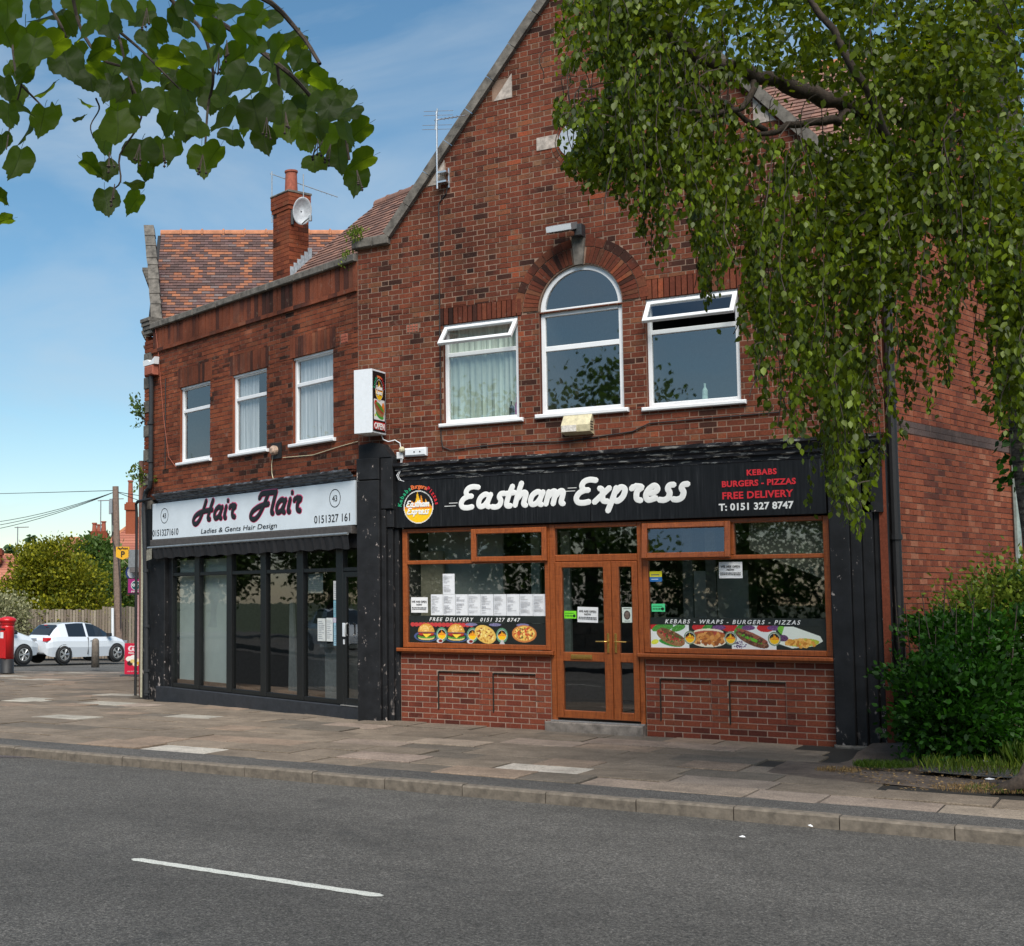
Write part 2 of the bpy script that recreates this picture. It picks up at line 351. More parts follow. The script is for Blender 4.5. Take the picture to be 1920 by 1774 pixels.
def limeleaf():
    t = NT('lime tree leaf'); r = t.rnd()
    uv = t.n('ShaderNodeTexCoord').outputs['Object']; sx = t.n('ShaderNodeSeparateXYZ'); t.l(uv, sx.inputs[0])
    # herring-bone side veins and midrib, in the leaf's own coordinates
    ab = t.math('ABSOLUTE', sx.outputs['X']); s_ = t.math('ADD', t.math('SUBTRACT', sx.outputs['Z'], t.math('MULTIPLY', ab, .85)), t.math('MULTIPLY', t.noise(3, 2, .5), .12))
    vein = t.math('ABSOLUTE', t.math('SINE', t.math('MULTIPLY', s_, 22.0)))
    vm = t.ramp(vein, [(0.0, 1.0), (.10, 0.0)]); rib = t.ramp(ab, [(0.0, 1.0), (.025, 0.0)])
    c = t.ramp(r, [(0, (.010, .024, .002)), (.6, (.020, .042, .003)), (1, (.036, .062, .004))])
    ca = t.mix(1, c, t.ramp(t.noise(60, 4), [(.3, .75), (.7, 1.25)]), 'MULTIPLY')
    tr = t.mix(1, (.27, .38, .008), t.ramp(vm, [(0, 1.0), (1, .62)]), 'MULTIPLY'); tr = t.mix(1, tr, t.ramp(rib, [(0, 1.0), (1, .5)]), 'MULTIPLY')
    tr = t.mix(1, tr, t.ramp(r, [(0, .55), (1, 1.1)]), 'MULTIPLY')
    p = t.n('ShaderNodeBsdfPrincipled'); t.l(ca, p.inputs['Base Color']); p.inputs['Roughness'].default_value = .5; p.inputs['Specular IOR Level'].default_value = .22
    b = t.n('ShaderNodeBump'); b.inputs['Strength'].default_value = .35; b.inputs['Distance'].default_value = .002
    t.l(t.math('ADD', t.math('MULTIPLY', vm, -.5), t.noise(90, 3)), b.inputs['Height']); t.l(b.outputs[0], p.inputs['Normal'])
    q = t.n('ShaderNodeBsdfTranslucent'); t.l(tr, q.inputs[0])
    m = t.n('ShaderNodeMixShader'); m.inputs[0].default_value = .55; t.l(p.outputs[0], m.inputs[1]); t.l(q.outputs[0], m.inputs[2]); t.l(m.outputs[0], t.out.inputs[0])
    return t.m
M_LIME = limeleaf()
def birchbark():
    t = NT('white birch bark'); c = t.ramp(t.noise(7, 6, .7, stretch=(1, 1, 3.5)), [(.40, (.02, .017, .014)), (.55, (.11, .095, .08)), (.75, (.26, .235, .20))])
    return t.bsdf(c, .85, bump=t.noise(20, 5), bstr=.6, bdist=.02)
M_BBARK = birchbark()
def glass(name, base=.07, tint=(.86, .90, .88), ior=1.5):
    t = NT(name); f = t.n('ShaderNodeLayerWeight'); f.inputs[0].default_value = .5
    fac = t.math('MINIMUM', t.math('ADD', t.math('MULTIPLY', t.math('POWER', f.outputs['Facing'], 4.0), .9), base), 1.0)
    a = t.n('ShaderNodeBsdfTransparent'); a.inputs[0].default_value = (*tint, 1)
    g = t.n('ShaderNodeBsdfGlossy'); g.inputs['Roughness'].default_value = .015
    bn = t.n('ShaderNodeBump'); bn.inputs['Strength'].default_value = .05; bn.inputs['Distance'].default_value = .01
    t.l(t.noise(2.2, 2), bn.inputs['Height']); t.l(bn.outputs[0], g.inputs['Normal'])
    m = t.n('ShaderNodeMixShader'); t.l(fac, m.inputs[0]); t.l(a.outputs[0], m.inputs[1]); t.l(g.outputs[0], m.inputs[2]); t.l(m.outputs[0], t.out.inputs[0])
    return t.m
M_GLASS = glass('shop window glass', .18); M_GLASSU = glass('upstairs window glass', .22, (.90, .93, .92))
M_FROST = simple('frosted grey glass', (.30, .33, .36), .3, var=.15, scale=60)
def printm():
    t = NT('flat print'); a = t.n('ShaderNodeAttribute', attribute_name='Col')
    return t.bsdf(a.outputs['Color'], .45)
M_PRINT = printm()
def curtain(name, col):
    t = NT(name); n = t.noise(5, 3, .5, stretch=(5, 5, .12)); c = t.mix(1, col, t.ramp(n, [(.3, .6), (.7, 1.15)]), 'MULTIPLY')
    return t.bsdf(c, .9, bump=n, bstr=.6, bdist=.05)
M_CURT = curtain('pale green net curtain', (.52, .61, .54)); M_CURTW = curtain('white net curtain', (.60, .62, .65))
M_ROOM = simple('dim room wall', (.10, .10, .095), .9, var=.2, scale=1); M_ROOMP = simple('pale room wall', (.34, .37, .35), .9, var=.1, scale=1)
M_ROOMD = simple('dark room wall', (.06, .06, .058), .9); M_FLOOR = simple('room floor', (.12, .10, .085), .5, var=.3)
M_FENCE = tilem('grey brown fence board', [(0, (.15, .115, .085)), (.5, (.22, .175, .13)), (1, (.30, .25, .19))])
M_SAND = simple('sandstone', (.24, .17, .12), .95, var=.4, scale=3)

# ------------------------------------------------------------ wall frames: u along, y inwards, z up
def frame(o, ux, uy):
    u = Vector((ux, uy, 0)).normalized(); i = Vector((-u.y, u.x, 0))
    return Matrix(((u.x, i.x, 0, o[0]), (u.y, i.y, 0, o[1]), (0, 0, 1, o[2]), (0, 0, 0, 1)))
MF = frame((0, 0, 0), 1, 0)
T22 = R(22); WO = Vector((-.68-6.4*math.cos(T22), 6.4*math.sin(T22), 0))
MW = frame(WO, math.cos(T22), -math.sin(T22))
T76 = R(76); MR = frame((6.40, .30, 0), math.cos(T76), math.sin(T76))

GLEAN = random.Random(3)
def unit_brick(name, mat):
    b = MB(); b.box(0, 1, 0, 1, 0, 1, ch=0, back=False); return b.mesh(name, mat)
def subtract(iv, cuts):
    out = []
    for a, b in iv:
        segs = [(a, b)]
        for c, d in cuts:
            ns = []
            for p, q in segs:
                if d <= p or c >= q: ns.append((p, q)); continue
                if c > p: ns.append((p, c))
                if d < q: ns.append((d, q))
            segs = ns
        out += segs
    return out
def brickwall(M, extent, z0, z1, rects, circs, bmat, mmat, parent, gauge=.075, stretch=.225, bond='flemish', joint=.013, proud=.004, singles=300, keep=None, reveal=.10, lag=.003, excl=()):
    """real bricks laid course by course; the largest 300 seen are objects of their own, the others one joined part.
    rects: openings (u0,u1,z0,z1) through the wall; circs: (u,z,r_open,r_ring); excl: zones laid with other bricks"""
    rr = GLEAN; bricks = []; mort = MB()
    zs = [z0+i*gauge for i in range(int((z1-z0)/gauge)+2)]; zs = [z for z in zs if z < z1-1e-4]+[z1]
    ci = 0
    for i in range(len(zs)-1):
        a, b = zs[i], zs[i+1]; cutz = sorted({a, b} | {z for r in list(rects)+list(excl) for z in r[2:4] if a+.004 < z < b-.004})
        for p, q in zip(cutz[:-1], cutz[1:]):
            zm = (p+q)/2; iv = extent(zm)
            if not iv: continue
            mc = [(r[0], r[1]) for r in rects if r[2] < zm < r[3]]; bc = mc+[(r[0], r[1]) for r in excl if r[2] < zm < r[3]]
            for (cu, cz, r1, r2, half) in circs:
                dz = zm-cz
                if half and dz < 0: continue
                if abs(dz) < (r1+r2)/2: h = math.sqrt(((r1+r2)/2)**2-dz*dz); mc.append((cu-h, cu+h))
                if abs(dz) < r2: h = math.sqrt(r2*r2-dz*dz); bc.append((cu-h, cu+h))
            for u0, u1 in subtract(iv, mc): mort.sheet([(u0, 0, p), (u1, 0, p), (u1, 0, q), (u0, 0, q)], M)
            # brick pattern of this course
            segs = subtract(iv, bc); half = stretch/2
            start = -30.0; k = 0
            if bond == 'flemish': pat = [stretch, half]; off = 0 if i % 2 == 0 else -(stretch+half)/2+0.0
            elif bond == 'garden': pat = [stretch] if i % 4 else [half]; off = 0 if i % 2 == 0 else (half if i % 4 else half/2)
            else: pat = [stretch]; off = 0 if i % 2 == 0 else half
            per = sum(pat)
            for s0, s1 in segs:
                n = math.floor((s0-off)/per)-1; x = off+n*per; k = 0
                while x < s1:
                    e = x+pat[k % len(pat)]; c0 = max(x, s0); c1 = min(e, s1)
                    if c1-c0 > .03:
                        bricks.append((c0+joint/2, c1-joint/2, p+joint/2 if abs(p-a) < 1e-5 else p, q-joint/2 if abs(q-b) < 1e-5 else q, rr.uniform(-.003, .003), rr.random()))
                    x = e; k += 1
    mort.build('mortar', mmat, parent)
    rv = MB()
    for r in rects:
        rv.box(r[0]-.012, r[0], .002, reveal, r[2], r[3], M); rv.box(r[1], r[1]+.012, .002, reveal, r[2], r[3], M)
        rv.box(r[0], r[1], .002, reveal, r[3], r[3]+.012, M)
    if rects: rv.build('reveal', bmat, parent)
    put_bricks(M, bricks, bmat, parent, proud, singles, keep)
def put_bricks(M, bricks, bmat, parent, proud=.007, singles=300, keep=None, nm='brick'):
    def dist(b):
        p = M @ Vector(((b[0]+b[1])/2, 0, (b[2]+b[3])/2)); d = (p-CAM).length
        return d if (keep is None or keep(b)) else 1e3+d
    order = sorted(range(len(bricks)), key=lambda i: dist(bricks[i])); own = set(order[:singles]); unit = unit_brick(nm, bmat)
    mb = MB()
    for i, b in enumerate(bricks):
        y0 = -proud+b[4]
        if i in own:
            T = M @ Matrix.Translation((b[0], y0, b[2])) @ Matrix.Diagonal((b[1]-b[0], .03, b[3]-b[2], 1))
            inst(nm, unit, T, parent)
        else: mb.cr = b[5]; mb.box(b[0], b[1], y0, .02, b[2], b[3], M, back=False)
    if mb.f: mb.build('brickwork', bmat, parent, kind='stuff')
def soldiers(M, u0, u1, z0, z1, bmat, parent, wdt=.075, singles=0, rows=1, y=-.007):
    bl = []; n = max(1, round((u1-u0)/wdt)); d = (u1-u0)/n
    for i in range(n): bl.append((u0+i*d+.006, u0+(i+1)*d-.006, z0+.006, z1-.006, GLEAN.uniform(-.003, .003), GLEAN.random()))
    return bl
def arch_bricks(M, cu, cz, r0, r1, a0, a1, n, bmat, parent, nm='brick', y=-.012):
    for k in range(n):
        t0 = a0+(a1-a0)*k/n; t1 = a0+(a1-a0)*(k+1)/n; g = .004
        mb = MB(); mb.cr = random.random()
        d0 = g/r0; d1 = g/r1
        P = [(cu+r0*math.cos(t0+d0), cz+r0*math.sin(t0+d0)), (cu+r1*math.cos(t0+d1), cz+r1*math.sin(t0+d1)), (cu+r1*math.cos(t1-d1), cz+r1*math.sin(t1-d1)), (cu+r0*math.cos(t1-d0), cz+r0*math.sin(t1-d0))]
        mb.prism(P, y+random.uniform(-.003, .003), .02, M); mb.build(nm, bmat, parent)

def bars(mb, M, u0, u1, z0, z1, w, y0, y1, ch=.006):
    """rectangular frame"""
    mb.box(u0, u0+w, y0, y1, z0, z1, M, ch); mb.box(u1-w, u1, y0, y1, z0, z1, M, ch)
    mb.box(u0+w, u1-w, y0, y1, z0, z0+w, M, ch); mb.box(u0+w, u1-w, y0, y1, z1-w, z1, M, ch)
def pane(M, u0, u1, z0, z1, y, mat, parent, t=.006):
    b = MB(); b.sheet([(u0, y, z0), (u1, y, z0), (u1, y, z1), (u0, y, z1)], M); return b.build('pane', mat, parent)
def slabbox(name, mat, parent, M, *a, ch=0, **kw):
    b = MB(); b.box(*a, M, ch); return b.build(name, mat, parent, **kw)

# ------------------------------------------------------------ lettering
def text(name, s, M, u, z, y, size, mat, parent, align='LEFT', shear=0, offset=0, xs=1, spacing=1, depth=.002, rot=0, label=None):
    cu = D.curves.new(name, 'FONT'); cu.body = s; cu.size = size; cu.align_x = align; cu.extrude = depth; cu.shear = shear; cu.offset = offset; cu.space_character = spacing
    cu.resolution_u = 3
    o = D.objects.new('tmp', cu); COL.objects.link(o); dg = bpy.context.evaluated_depsgraph_get(); dg.update()
    me = D.meshes.new_from_object(o.evaluated_get(dg)); D.objects.remove(o); D.curves.remove(cu)
    T = M @ Matrix.Translation((u, y, z)) @ Matrix.Rotation(rot, 4, 'Y') @ Matrix.Rotation(R(90), 4, 'X') @ Matrix.Diagonal((xs, 1, 1, 1))
    me.transform(T); me.materials.clear(); me.materials.append(mat); me.name = name
    o = D.objects.new(name, me); return link(o, parent, label)
def cr_spline(P, n=5):
    P = [np.array(p, float) for p in P]
    if len(P) < 3: return P
    Q = [P[0]*2-P[1]]+P+[P[-1]*2-P[-2]]; out = []
    for i in range(1, len(Q)-2):
        for k in range(n):
            t = k/n; a, b, c, d = Q[i-1:i+3]
            out.append(.5*((2*b)+(-a+c)*t+(2*a-5*b+4*c-d)*t*t+(-a+3*b-3*c+d)*t**3))
    out.append(P[-1]); return out
GLY = {
 'E': (.74, [[(.66, .93), (.40, .97), (.20, .90), (.14, .72), (.26, .56), (.44, .54)], [(.30, .55), (.10, .44), (.02, .24), (.12, .06), (.34, .02), (.56, .06)]]),
 'a': (.66, [[(.46, .52), (.28, .60), (.10, .46), (.06, .22), (.16, .05), (.34, .10), (.46, .30)], [(.52, .60), (.46, .30), (.46, .08), (.58, .02)]]),
 's': (.50, [[(.46, .60), (.30, .58), (.26, .44), (.36, .28), (.34, .08), (.20, .0), (.02, .02)]]),
 't': (.44, [[(.24, .92), (.16, .50), (.14, .10), (.24, .02), (.34, .04)], [(.0, .58), (.40, .62)]]),
 'h': (.64, [[(.16, 1.04), (.10, .5), (.08, .02)], [(.12, .34), (.28, .58), (.44, .56), (.44, .30), (.44, .08), (.56, .02)]]),
 'm': (.94, [[(.10, .60), (.08, .02)], [(.12, .36), (.26, .58), (.38, .52), (.38, .02)], [(.40, .36), (.56, .58), (.70, .52), (.70, .10), (.82, .02)]]),
 'x': (.62, [[(.50, .60), (.02, .02)], [(.10, .60), (.24, .50), (.34, .10), (.54, .04)]]),
 'p': (.66, [[(.14, .60), (.08, .10), (.0, -.36)], [(.14, .40), (.30, .60), (.48, .50), (.46, .22), (.30, .04), (.14, .10)]]),
 'r': (.50, [[(.06, .52), (.14, .60), (.14, .30), (.08, .02)], [(.14, .42), (.28, .60), (.44, .56), (.36, .42)]]),
 'R': (.60, [[(.18, .62), (.44, .56), (.30, .40), (.34, .10), (.52, .02)], [(.12, .60), (.06, .50)]]),
 'e': (.56, [[(.08, .30), (.34, .32), (.44, .46), (.30, .60), (.12, .46), (.06, .22), (.18, .03), (.46, .10)]]),
 'i': (.30, [[(.12, .60), (.10, .10), (.22, .02)], [(.17, .86), (.18, .88)]]),
 'l': (.32, [[(.18, 1.02), (.12, .5), (.10, .10), (.22, .02)]]),
 'H': (1.12, [[(.44, 1.0), (.32, .45), (.16, .0), (-.06, -.16), (-.26, -.02), (-.20, .22), (.04, .38), (.40, .46), (.98, .50)], [(.92, 1.0), (.80, .45), (.76, .08), (.92, .02)]]),
 'F': (1.02, [[(.22, .78), (.34, .96), (.62, .98), (1.12, .98)], [(.74, .96), (.58, .45), (.36, .0), (.10, -.18), (-.14, -.06), (-.10, .16), (.12, .32), (.40, .42), (.86, .48)]]),
}
def script(name, s, M, u, z, y, h, wd, mat, parent, shear=.22, xs=1.0, dep=.006):
    mb = MB(); x = 0
    for ch in s:
        if ch == ' ': x += .34; continue
        adv, st = GLY[ch]
        for P in st:
            Q = cr_spline(P); pts = [(u+(x+q[0]+shear*q[1])*h*xs, z+q[1]*h) for q in Q]
            base = len(mb.v); n = 8; m = len(pts)
            P2 = [Vector((a, 0, b)) for a, b in pts]
            d0 = (P2[1]-P2[0]).normalized(); d1 = (P2[-1]-P2[-2]).normalized()
            P2 = [P2[0]-d0*wd*.35]+P2+[P2[-1]+d1*wd*.35]; m = len(P2)
            for i, p in enumerate(P2):
                t = (P2[min(i+1, m-1)]-P2[max(i-1, 0)]).normalized(); nn = Vector((-t.z, 0, t.x)); ww = wd/2*(.45 if i in (0, m-1) else 1)
                for k in range(n):
                    an = 2*math.pi*k/n; mb.v.append(tuple(M @ (p+nn*math.cos(an)*ww+Vector((0, y+math.sin(an)*dep, 0)))))
            for i in range(m-1):
                for k in range(n): mb.f.append([base+i*n+k, base+i*n+(k+1) % n, base+(i+1)*n+(k+1) % n, base+(i+1)*n+k]); mb.r.append(0); mb.m.append(0)
            mb.f.append([base+k for k in range(n)]); mb.f.append([base+(m-1)*n+k for k in range(n)]); mb.r += [0, 0]; mb.m += [0, 0]
        x += adv
    return mb.build(name, mat, parent), x*h*xs
def s2l(c): c = np.asarray(c, float)/255; return np.where(c <= .04045, c/12.92, ((c+.055)/1.055)**2.4)
class Art:
    """flat print painted into the vertex colours of a fine grid"""
    def __init__(s, w, h, res=.005, bg=(20, 20, 20)):
        s.w, s.h = w, h; s.nx = int(w/res)+1; s.nz = int(h/res)+1; s.a = np.zeros((s.nz, s.nx, 3)); s.a[:] = bg
        s.X, s.Z = np.meshgrid(np.linspace(0, w, s.nx), np.linspace(0, h, s.nz))
    def put(s, m, c, noise=0):
        c = np.array(c, float); n = rng.normal(0, noise, s.a.shape[:2])[..., None] if noise else 0
        s.a = np.where(m[..., None], np.clip(c+n, 0, 255), s.a)
    def ell(s, x, z, rx, rz, c, rot=0, noise=0, half=None):
        dx, dz = s.X-x, s.Z-z; a = dx*math.cos(rot)+dz*math.sin(rot); b = -dx*math.sin(rot)+dz*math.cos(rot)
        m = (a/rx)**2+(b/rz)**2 < 1
        if half == 'top': m &= b > 0
        if half == 'bot': m &= b < 0
        s.put(m, c, noise)
    def rect(s, x0, x1, z0, z1, c, noise=0): s.put((s.X >= x0) & (s.X <= x1) & (s.Z >= z0) & (s.Z <= z1), c, noise)
    def poly(s, P, c, noise=0):
        m = np.zeros(s.X.shape, bool); n = len(P)
        for i in range(n):
            (x1, z1), (x2, z2) = P[i], P[(i+1) % n]
            if z1 == z2: continue
            t = ((s.Z > min(z1, z2)) & (s.Z <= max(z1, z2))) & (s.X < (x2-x1)*(s.Z-z1)/(z2-z1)+x1); m ^= t
        s.put(m, c, noise)
    def dots(s, x, z, rx, rz, n, r, cols, rot=0):
        for _ in range(n):
            a = random.uniform(0, 6.28); q = math.sqrt(random.random()); dx = math.cos(a)*q*rx; dz = math.sin(a)*q*rz
            s.ell(x+dx*math.cos(rot)-dz*math.sin(rot), z+dx*math.sin(rot)+dz*math.cos(rot), r*random.uniform(.6, 1.4), r*random.uniform(.5, 1.1), random.choice(cols), random.uniform(0, 3), 8)
    def logo(s, x, z, r, txt=False, k=1.0):
        s.ell(x, z, r*k, r, (225, 225, 220)); s.ell(x, z, r*.94*k, r*.94, (15, 10, 8)); s.put(((s.X-x)/(r*.94*k))**2+((s.Z-z)/(r*.94))**2 < 1, (15, 10, 8))
        for dx, hh, ww in ((-.05, 1.0, .26), (.2, .8, .16), (-.42, .45, .2), (.5, .5, .2), (-.25, .35, .2), (.35, .3, .25), (-.66, .22, .16), (.72, .25, .14)):
            s.poly([(x+(dx-ww)*r*k, z), (x+(dx-ww*.35)*r*k, z+hh*r*.5), (x+(dx-.02)*r*k, z+hh*r*.92), (x+(dx+ww*.55)*r*k, z+hh*r*.45), (x+(dx+ww)*r*k, z)], (235, 130+int(60*random.random()), 30), 14)
        m = (((s.X-x)/(r*.94*k))**2+((s.Z-z)/(r*.94))**2 < 1) & (s.Z < z+.05*r); s.put(m, (240, 190, 20), 6)
        s.put(m & (s.Z > z-.12*r), (225, 130, 40), 14)
    def build(s, name, M, u, z, y, parent):
        V = np.stack([s.X+u, np.full(s.X.shape, y), s.Z+z], -1).reshape(-1, 3); Mn = np.array(M); V = V@Mn[:3, :3].T+Mn[:3, 3]
        i = np.arange(s.nx*s.nz).reshape(s.nz, s.nx); Fq = np.stack([i[:-1, :-1], i[:-1, 1:], i[1:, 1:], i[1:, :-1]], -1).reshape(-1, 4)
        me = fast_mesh(name, V, Fq, 4, M_PRINT); c = me.color_attributes.new('Col', 'FLOAT_COLOR', 'POINT')
        rgba = np.ones((s.nx*s.nz, 4), np.float32); rgba[:, :3] = s2l(s.a.reshape(-1, 3)); c.data.foreach_set('color', rgba.ravel())
        return link(D.objects.new(name, me), parent)

# ------------------------------------------------------------ ground
def gsheet(name, pts_xy, dz, mat, step=4.0, **kw):
    b = MB(); b.sheet([(x, y, G(x, y)+dz) for x, y in pts_xy]); return b.build(name, mat, None, **kw)
def grid(name, x0, x1, y0, y1, dz, mat, nx, ny, **kw):
    xs = np.linspace(x0, x1, nx+1); ys = np.linspace(y0, y1, ny+1); V = [(x, y, G(x, y)+dz) for y in ys for x in xs]
    Fq = [(j*(nx+1)+i, j*(nx+1)+i+1, (j+1)*(nx+1)+i+1, (j+1)*(nx+1)+i) for j in range(ny) for i in range(nx)]
    return link(D.objects.new(name, fast_mesh(name, V, Fq, 4, mat)), None, **kw)
grid('ground', -900, 600, -500, 1100, -.30, M_GROUND, 150, 160, kind='structure')
grid('road', -90, 60, -15.2, 60, -.10, M_ROAD, 75, 38, kind='structure')
KY0, KY1 = -5.52, -5.38
def far_z(x, y): return (x-CAM.x)*HD.x+(y-CAM.y)*HD.y
def latof(x, y): return (x-CAM.x)*RT.x+(y-CAM.y)*RT.y
PAVEZ = 41.5
# bedding below the slabs
bed = MB()
xs = np.arange(-34, 14.01, 1.0); ys = np.arange(KY1, 34, 1.0)
for x in xs[:-1]:
    for y in ys[:-1]:
        if far_z(x+.5, y+.5) < PAVEZ-.5 and y > -6: bed.sheet([(x, y, G(x, y)-.018), (x+1, y, G(x+1, y)-.018), (x+1, y+1, G(x+1, y+1)-.018), (x, y+1, G(x, y+1)-.018)])
pav = bed.build('pavement', M_BEDSHADE, None, kind='structure')
def inside_building(x, y):
    p = Vector((x, y, 0)); a = MW.inverted() @ p; b = MF.inverted() @ p
    if -.68 < b.x < 6.4 and b.y > .05: return True
    if a.x > -.1 and a.x < 6.6 and a.y > .12: return True
    lat, Z = latof(x, y), far_z(x, y)
    return Z > 24 and lat > -.084*Z
PALE = {(-.1, -4.5): (0.414, 0.378, 0.324), (3.36, -3.83): (0.450, 0.396, 0.333), (.1, -1.17): (0.270, 0.207, 0.162), (2.0, -2.3): (0.288, 0.225, 0.171), (2.7, -1.6): (0.270, 0.207, 0.162), (4.35, -1.04): (0.261, 0.198, 0.153),
        (5.4, -2.5): (0.243, 0.194, 0.148), (4.8, -4.5): (0.261, 0.202, 0.158), (5.6, -4.45): (0.252, 0.198, 0.153), (6.35, -4.6): (0.261, 0.207, 0.166), (6.9, -4.5): (0.252, 0.198, 0.158), (7.6, -4.55): (0.243, 0.198, 0.153), (2.0, -3.9): (0.270, 0.207, 0.166), (1.2, -2.9): (0.243, 0.189, 0.148),
        (3.4, -.8): (0.225, 0.171, 0.135), (-7.7, .7): (0.414, 0.387, 0.324), (-8.6, 1.3): (0.378, 0.351, 0.297), (-5.7, 1.0): (0.297, 0.234, 0.189), (-5.8, 2.8): (0.360, 0.315, 0.252), (5.9, -3.9): (0.225, 0.180, 0.144)}
slabs = []; row = 0; y = KY1-.10+.10
ysl = -.02; SG = .602
for row in range(-60, 9):
    yt = -.02-row*SG*1.0; yb = yt-SG     # row 0 touches the shop front, rows < 0 lie behind
    if yb < -4.95: continue
    if yt > 30: continue
    x = -34+random.uniform(0, .6)
    while x < 12.5:
        wd = random.choice([.9, .9, .9, .75, .6, .9]); cx, cy = x+wd/2, (yt+yb)/2; Z = far_z(cx, cy)
        lim = 5.95 if yt > -1.9 else (6.35 if yt > -2.5 else (6.95 if yt > -3.1 else 13))
        ok = Z < PAVEZ-1.2 and latof(cx, cy) > -.205*Z-1 and cx+wd/2 < lim+.25 and not inside_building(cx, cy) and Z > 2
        if yb > -.05 and cx > -.7: ok = False
        if ok: slabs.append((x, yb, wd, SG, Z))
        x += wd
slabs.sort(key=lambda s: s[4]); unit = MB(); unit.box(0, 1, 0, 1, 0, 1, back=False)
def slab_mesh():
    # unit slab lying flat with a small chamfer on the top edges
    b = MB(); c = .008; vs = [(0, 0, 0), (1, 0, 0), (1, 1, 0), (0, 1, 0), (0, 0, .9), (1, 0, .9), (1, 1, .9), (0, 1, .9), (c, c*1.5, 1), (1-c, c*1.5, 1), (1-c, 1-c*1.5, 1), (c, 1-c*1.5, 1)]
    fs = [(8, 9, 10, 11), (4, 5, 9, 8), (5, 6, 10, 9), (6, 7, 11, 10), (7, 4, 8, 11), (0, 1, 5, 4), (1, 2, 6, 5), (2, 3, 7, 6), (3, 0, 4, 7)]
    b.add(vs, fs); return b.mesh('slab', M_SLAB)
SLM = slab_mesh(); st = MB()
for i, (x, yb, wd, hg, Z) in enumerate(slabs):
    zc = G(x+wd/2, yb+hg/2); sx = G(x+wd, yb)-G(x, yb); sy = G(x, yb+hg)-G(x, yb); T = random.uniform(-.010, .008)
    j = .0065; a = G(x, yb)
    A = Matrix(((wd-2*j, 0, 0, x+j), (0, hg-2*j, 0, yb+j), (sx+random.uniform(-.011, .011), sy+random.uniform(-.011, .011), .045, a-.045+T), (0, 0, 0, 1)))
    if i < 300:
        o = inst('slab', SLM, A, pav); g = random.uniform(.82, 1.14); base = (.190*g, .150*g, .112*g)
        if random.random() < .12: base = (.235, .172, .125)
        if random.random() < .12: base = (.135, .112, .088)
        if x < -3 and random.random() < .05: base = (.34, .31, .26)
        cx, cy = x+wd/2, yb+hg/2
        for (px_, py_), c in PALE.items():
            if abs(px_-cx) < wd/2 and abs(py_-cy) < hg/2: base = c
        o.color = (*base, 1)
    else:
        st.cr = random.random(); st.add([(0, 0, 0), (1, 0, 0), (1, 1, 0), (0, 1, 0), (0, 0, 1), (1, 0, 1), (1, 1, 1), (0, 1, 1)], [(4, 5, 6, 7), (0, 1, 5, 4), (1, 2, 6, 5), (2, 3, 7, 6), (3, 0, 4, 7)], A)
if st.f: st.build('slabs_beyond', M_SLABS, pav, kind='stuff')
# asphalt strip, kerb
b = MB()
for x in range(-40, 40, 2): b.box(x, x+2, KY1, -4.86, -.06, .004 if x < 40 else 0)
ps = MB()
for x in np.arange(-40, 40, 1.0):
    V = [(x, KY1, G(x, KY1)-.002), (x+1, KY1, G(x+1, KY1)-.002), (x+1, -4.80+.02*math.sin(x*2.1+2), G(x+1, -4.85)-.004), (x, -4.80+.02*math.sin((x-1)*2.1+2), G(x, -4.85)-.004)]
    ps.sheet(V)
ps.build('pavement_asphalt_strip', M_STRIP, None, kind='structure')
kerb = MB(); kerb.sheet([(-40, KY0+.01, -.6), (40, KY0+.01, -.6), (40, KY0+.01, -.12), (-40, KY0+.01, -.12)]); kerb = kerb.build('kerb', M_KERB, None, kind='structure')
kp = [(0, -.15), (0, -.012), (.018, .004), (.13, .004), (.135, -.15)]
kb = MB(); vs = [(0, a, z) for a, z in kp]+[(1, a, z) for a, z in kp]; kb.add(vs, [(0, 5, 6, 1), (1, 6, 7, 2), (2, 7, 8, 3), (3, 8, 9, 4), (4, 3, 2, 1, 0), (5, 6, 7, 8, 9)])
KM = kb.mesh('kerb_stone', M_KERB)
x = -24.0
while x < 14:
    ln = .81; dz = random.uniform(-.006, .006)
    A = Matrix(((ln-.009, 0, 0, x), (0, 1, 0, KY0+random.uniform(-.005, .005)), (G(x+ln, KY0)-G(x, KY0)+random.uniform(-.004, .004), 0, 1, G(x, KY0)+dz), (0, 0, 0, 1)))
    inst('kerb_stone', KM, A, kerb); x += ln
# opposite pavement, kept simple, under the photographer
b = MB(); b.box(-60, 60, -19.5, -15.2, -.12, .02); b.build('opposite_pavement', M_STRIP, None, kind='structure')
# road markings and patch
b = MB(); n = 40; x0, y0, x1, y1 = 3.27, -9.96, 5.17, -10.02; top = []; bot = []
KR = 1.0+.1/1.7; 
def roadpt(x, y): return (CAM.x+(x-CAM.x)*KR, CAM.y+(y-CAM.y)*KR)
for i in range(n+1):
    t = i/n; x = x0+(x1-x0)*t; y = y0+(y1-y0)*t; X, Y = roadpt(x, y); e = .05*min(1, min(t, 1-t)*n/1.5+.35)
    top.append((X, Y+e+random.uniform(-.006, .006), -.096)); bot.append((X, Y-e+random.uniform(-.006, .006), -.096))
for i in range(n): b.sheet([bot[i], bot[i+1], top[i+1], top[i]])
b.build('lane_marking', M_PAINT, None, kind='structure')
b = MB()
for k in range(-3, 0):
    X0 = 3.1-(-k)*6.0; b.sheet([(X0, -10.45-.05, -.096), (X0+2, -10.45-.05, -.096), (X0+2, -10.45+.05, -.096), (X0, -10.45+.05, -.096)])
b.build('lane_marking', M_PAINT, None, kind='structure')
b = MB(); P = [roadpt(*q) for q in ((-2.3, -6.55), (-.5, -5.62), (-.62, -5.5), (-.3, -5.5), (-.25, -5.60), (-2.15, -6.72))]
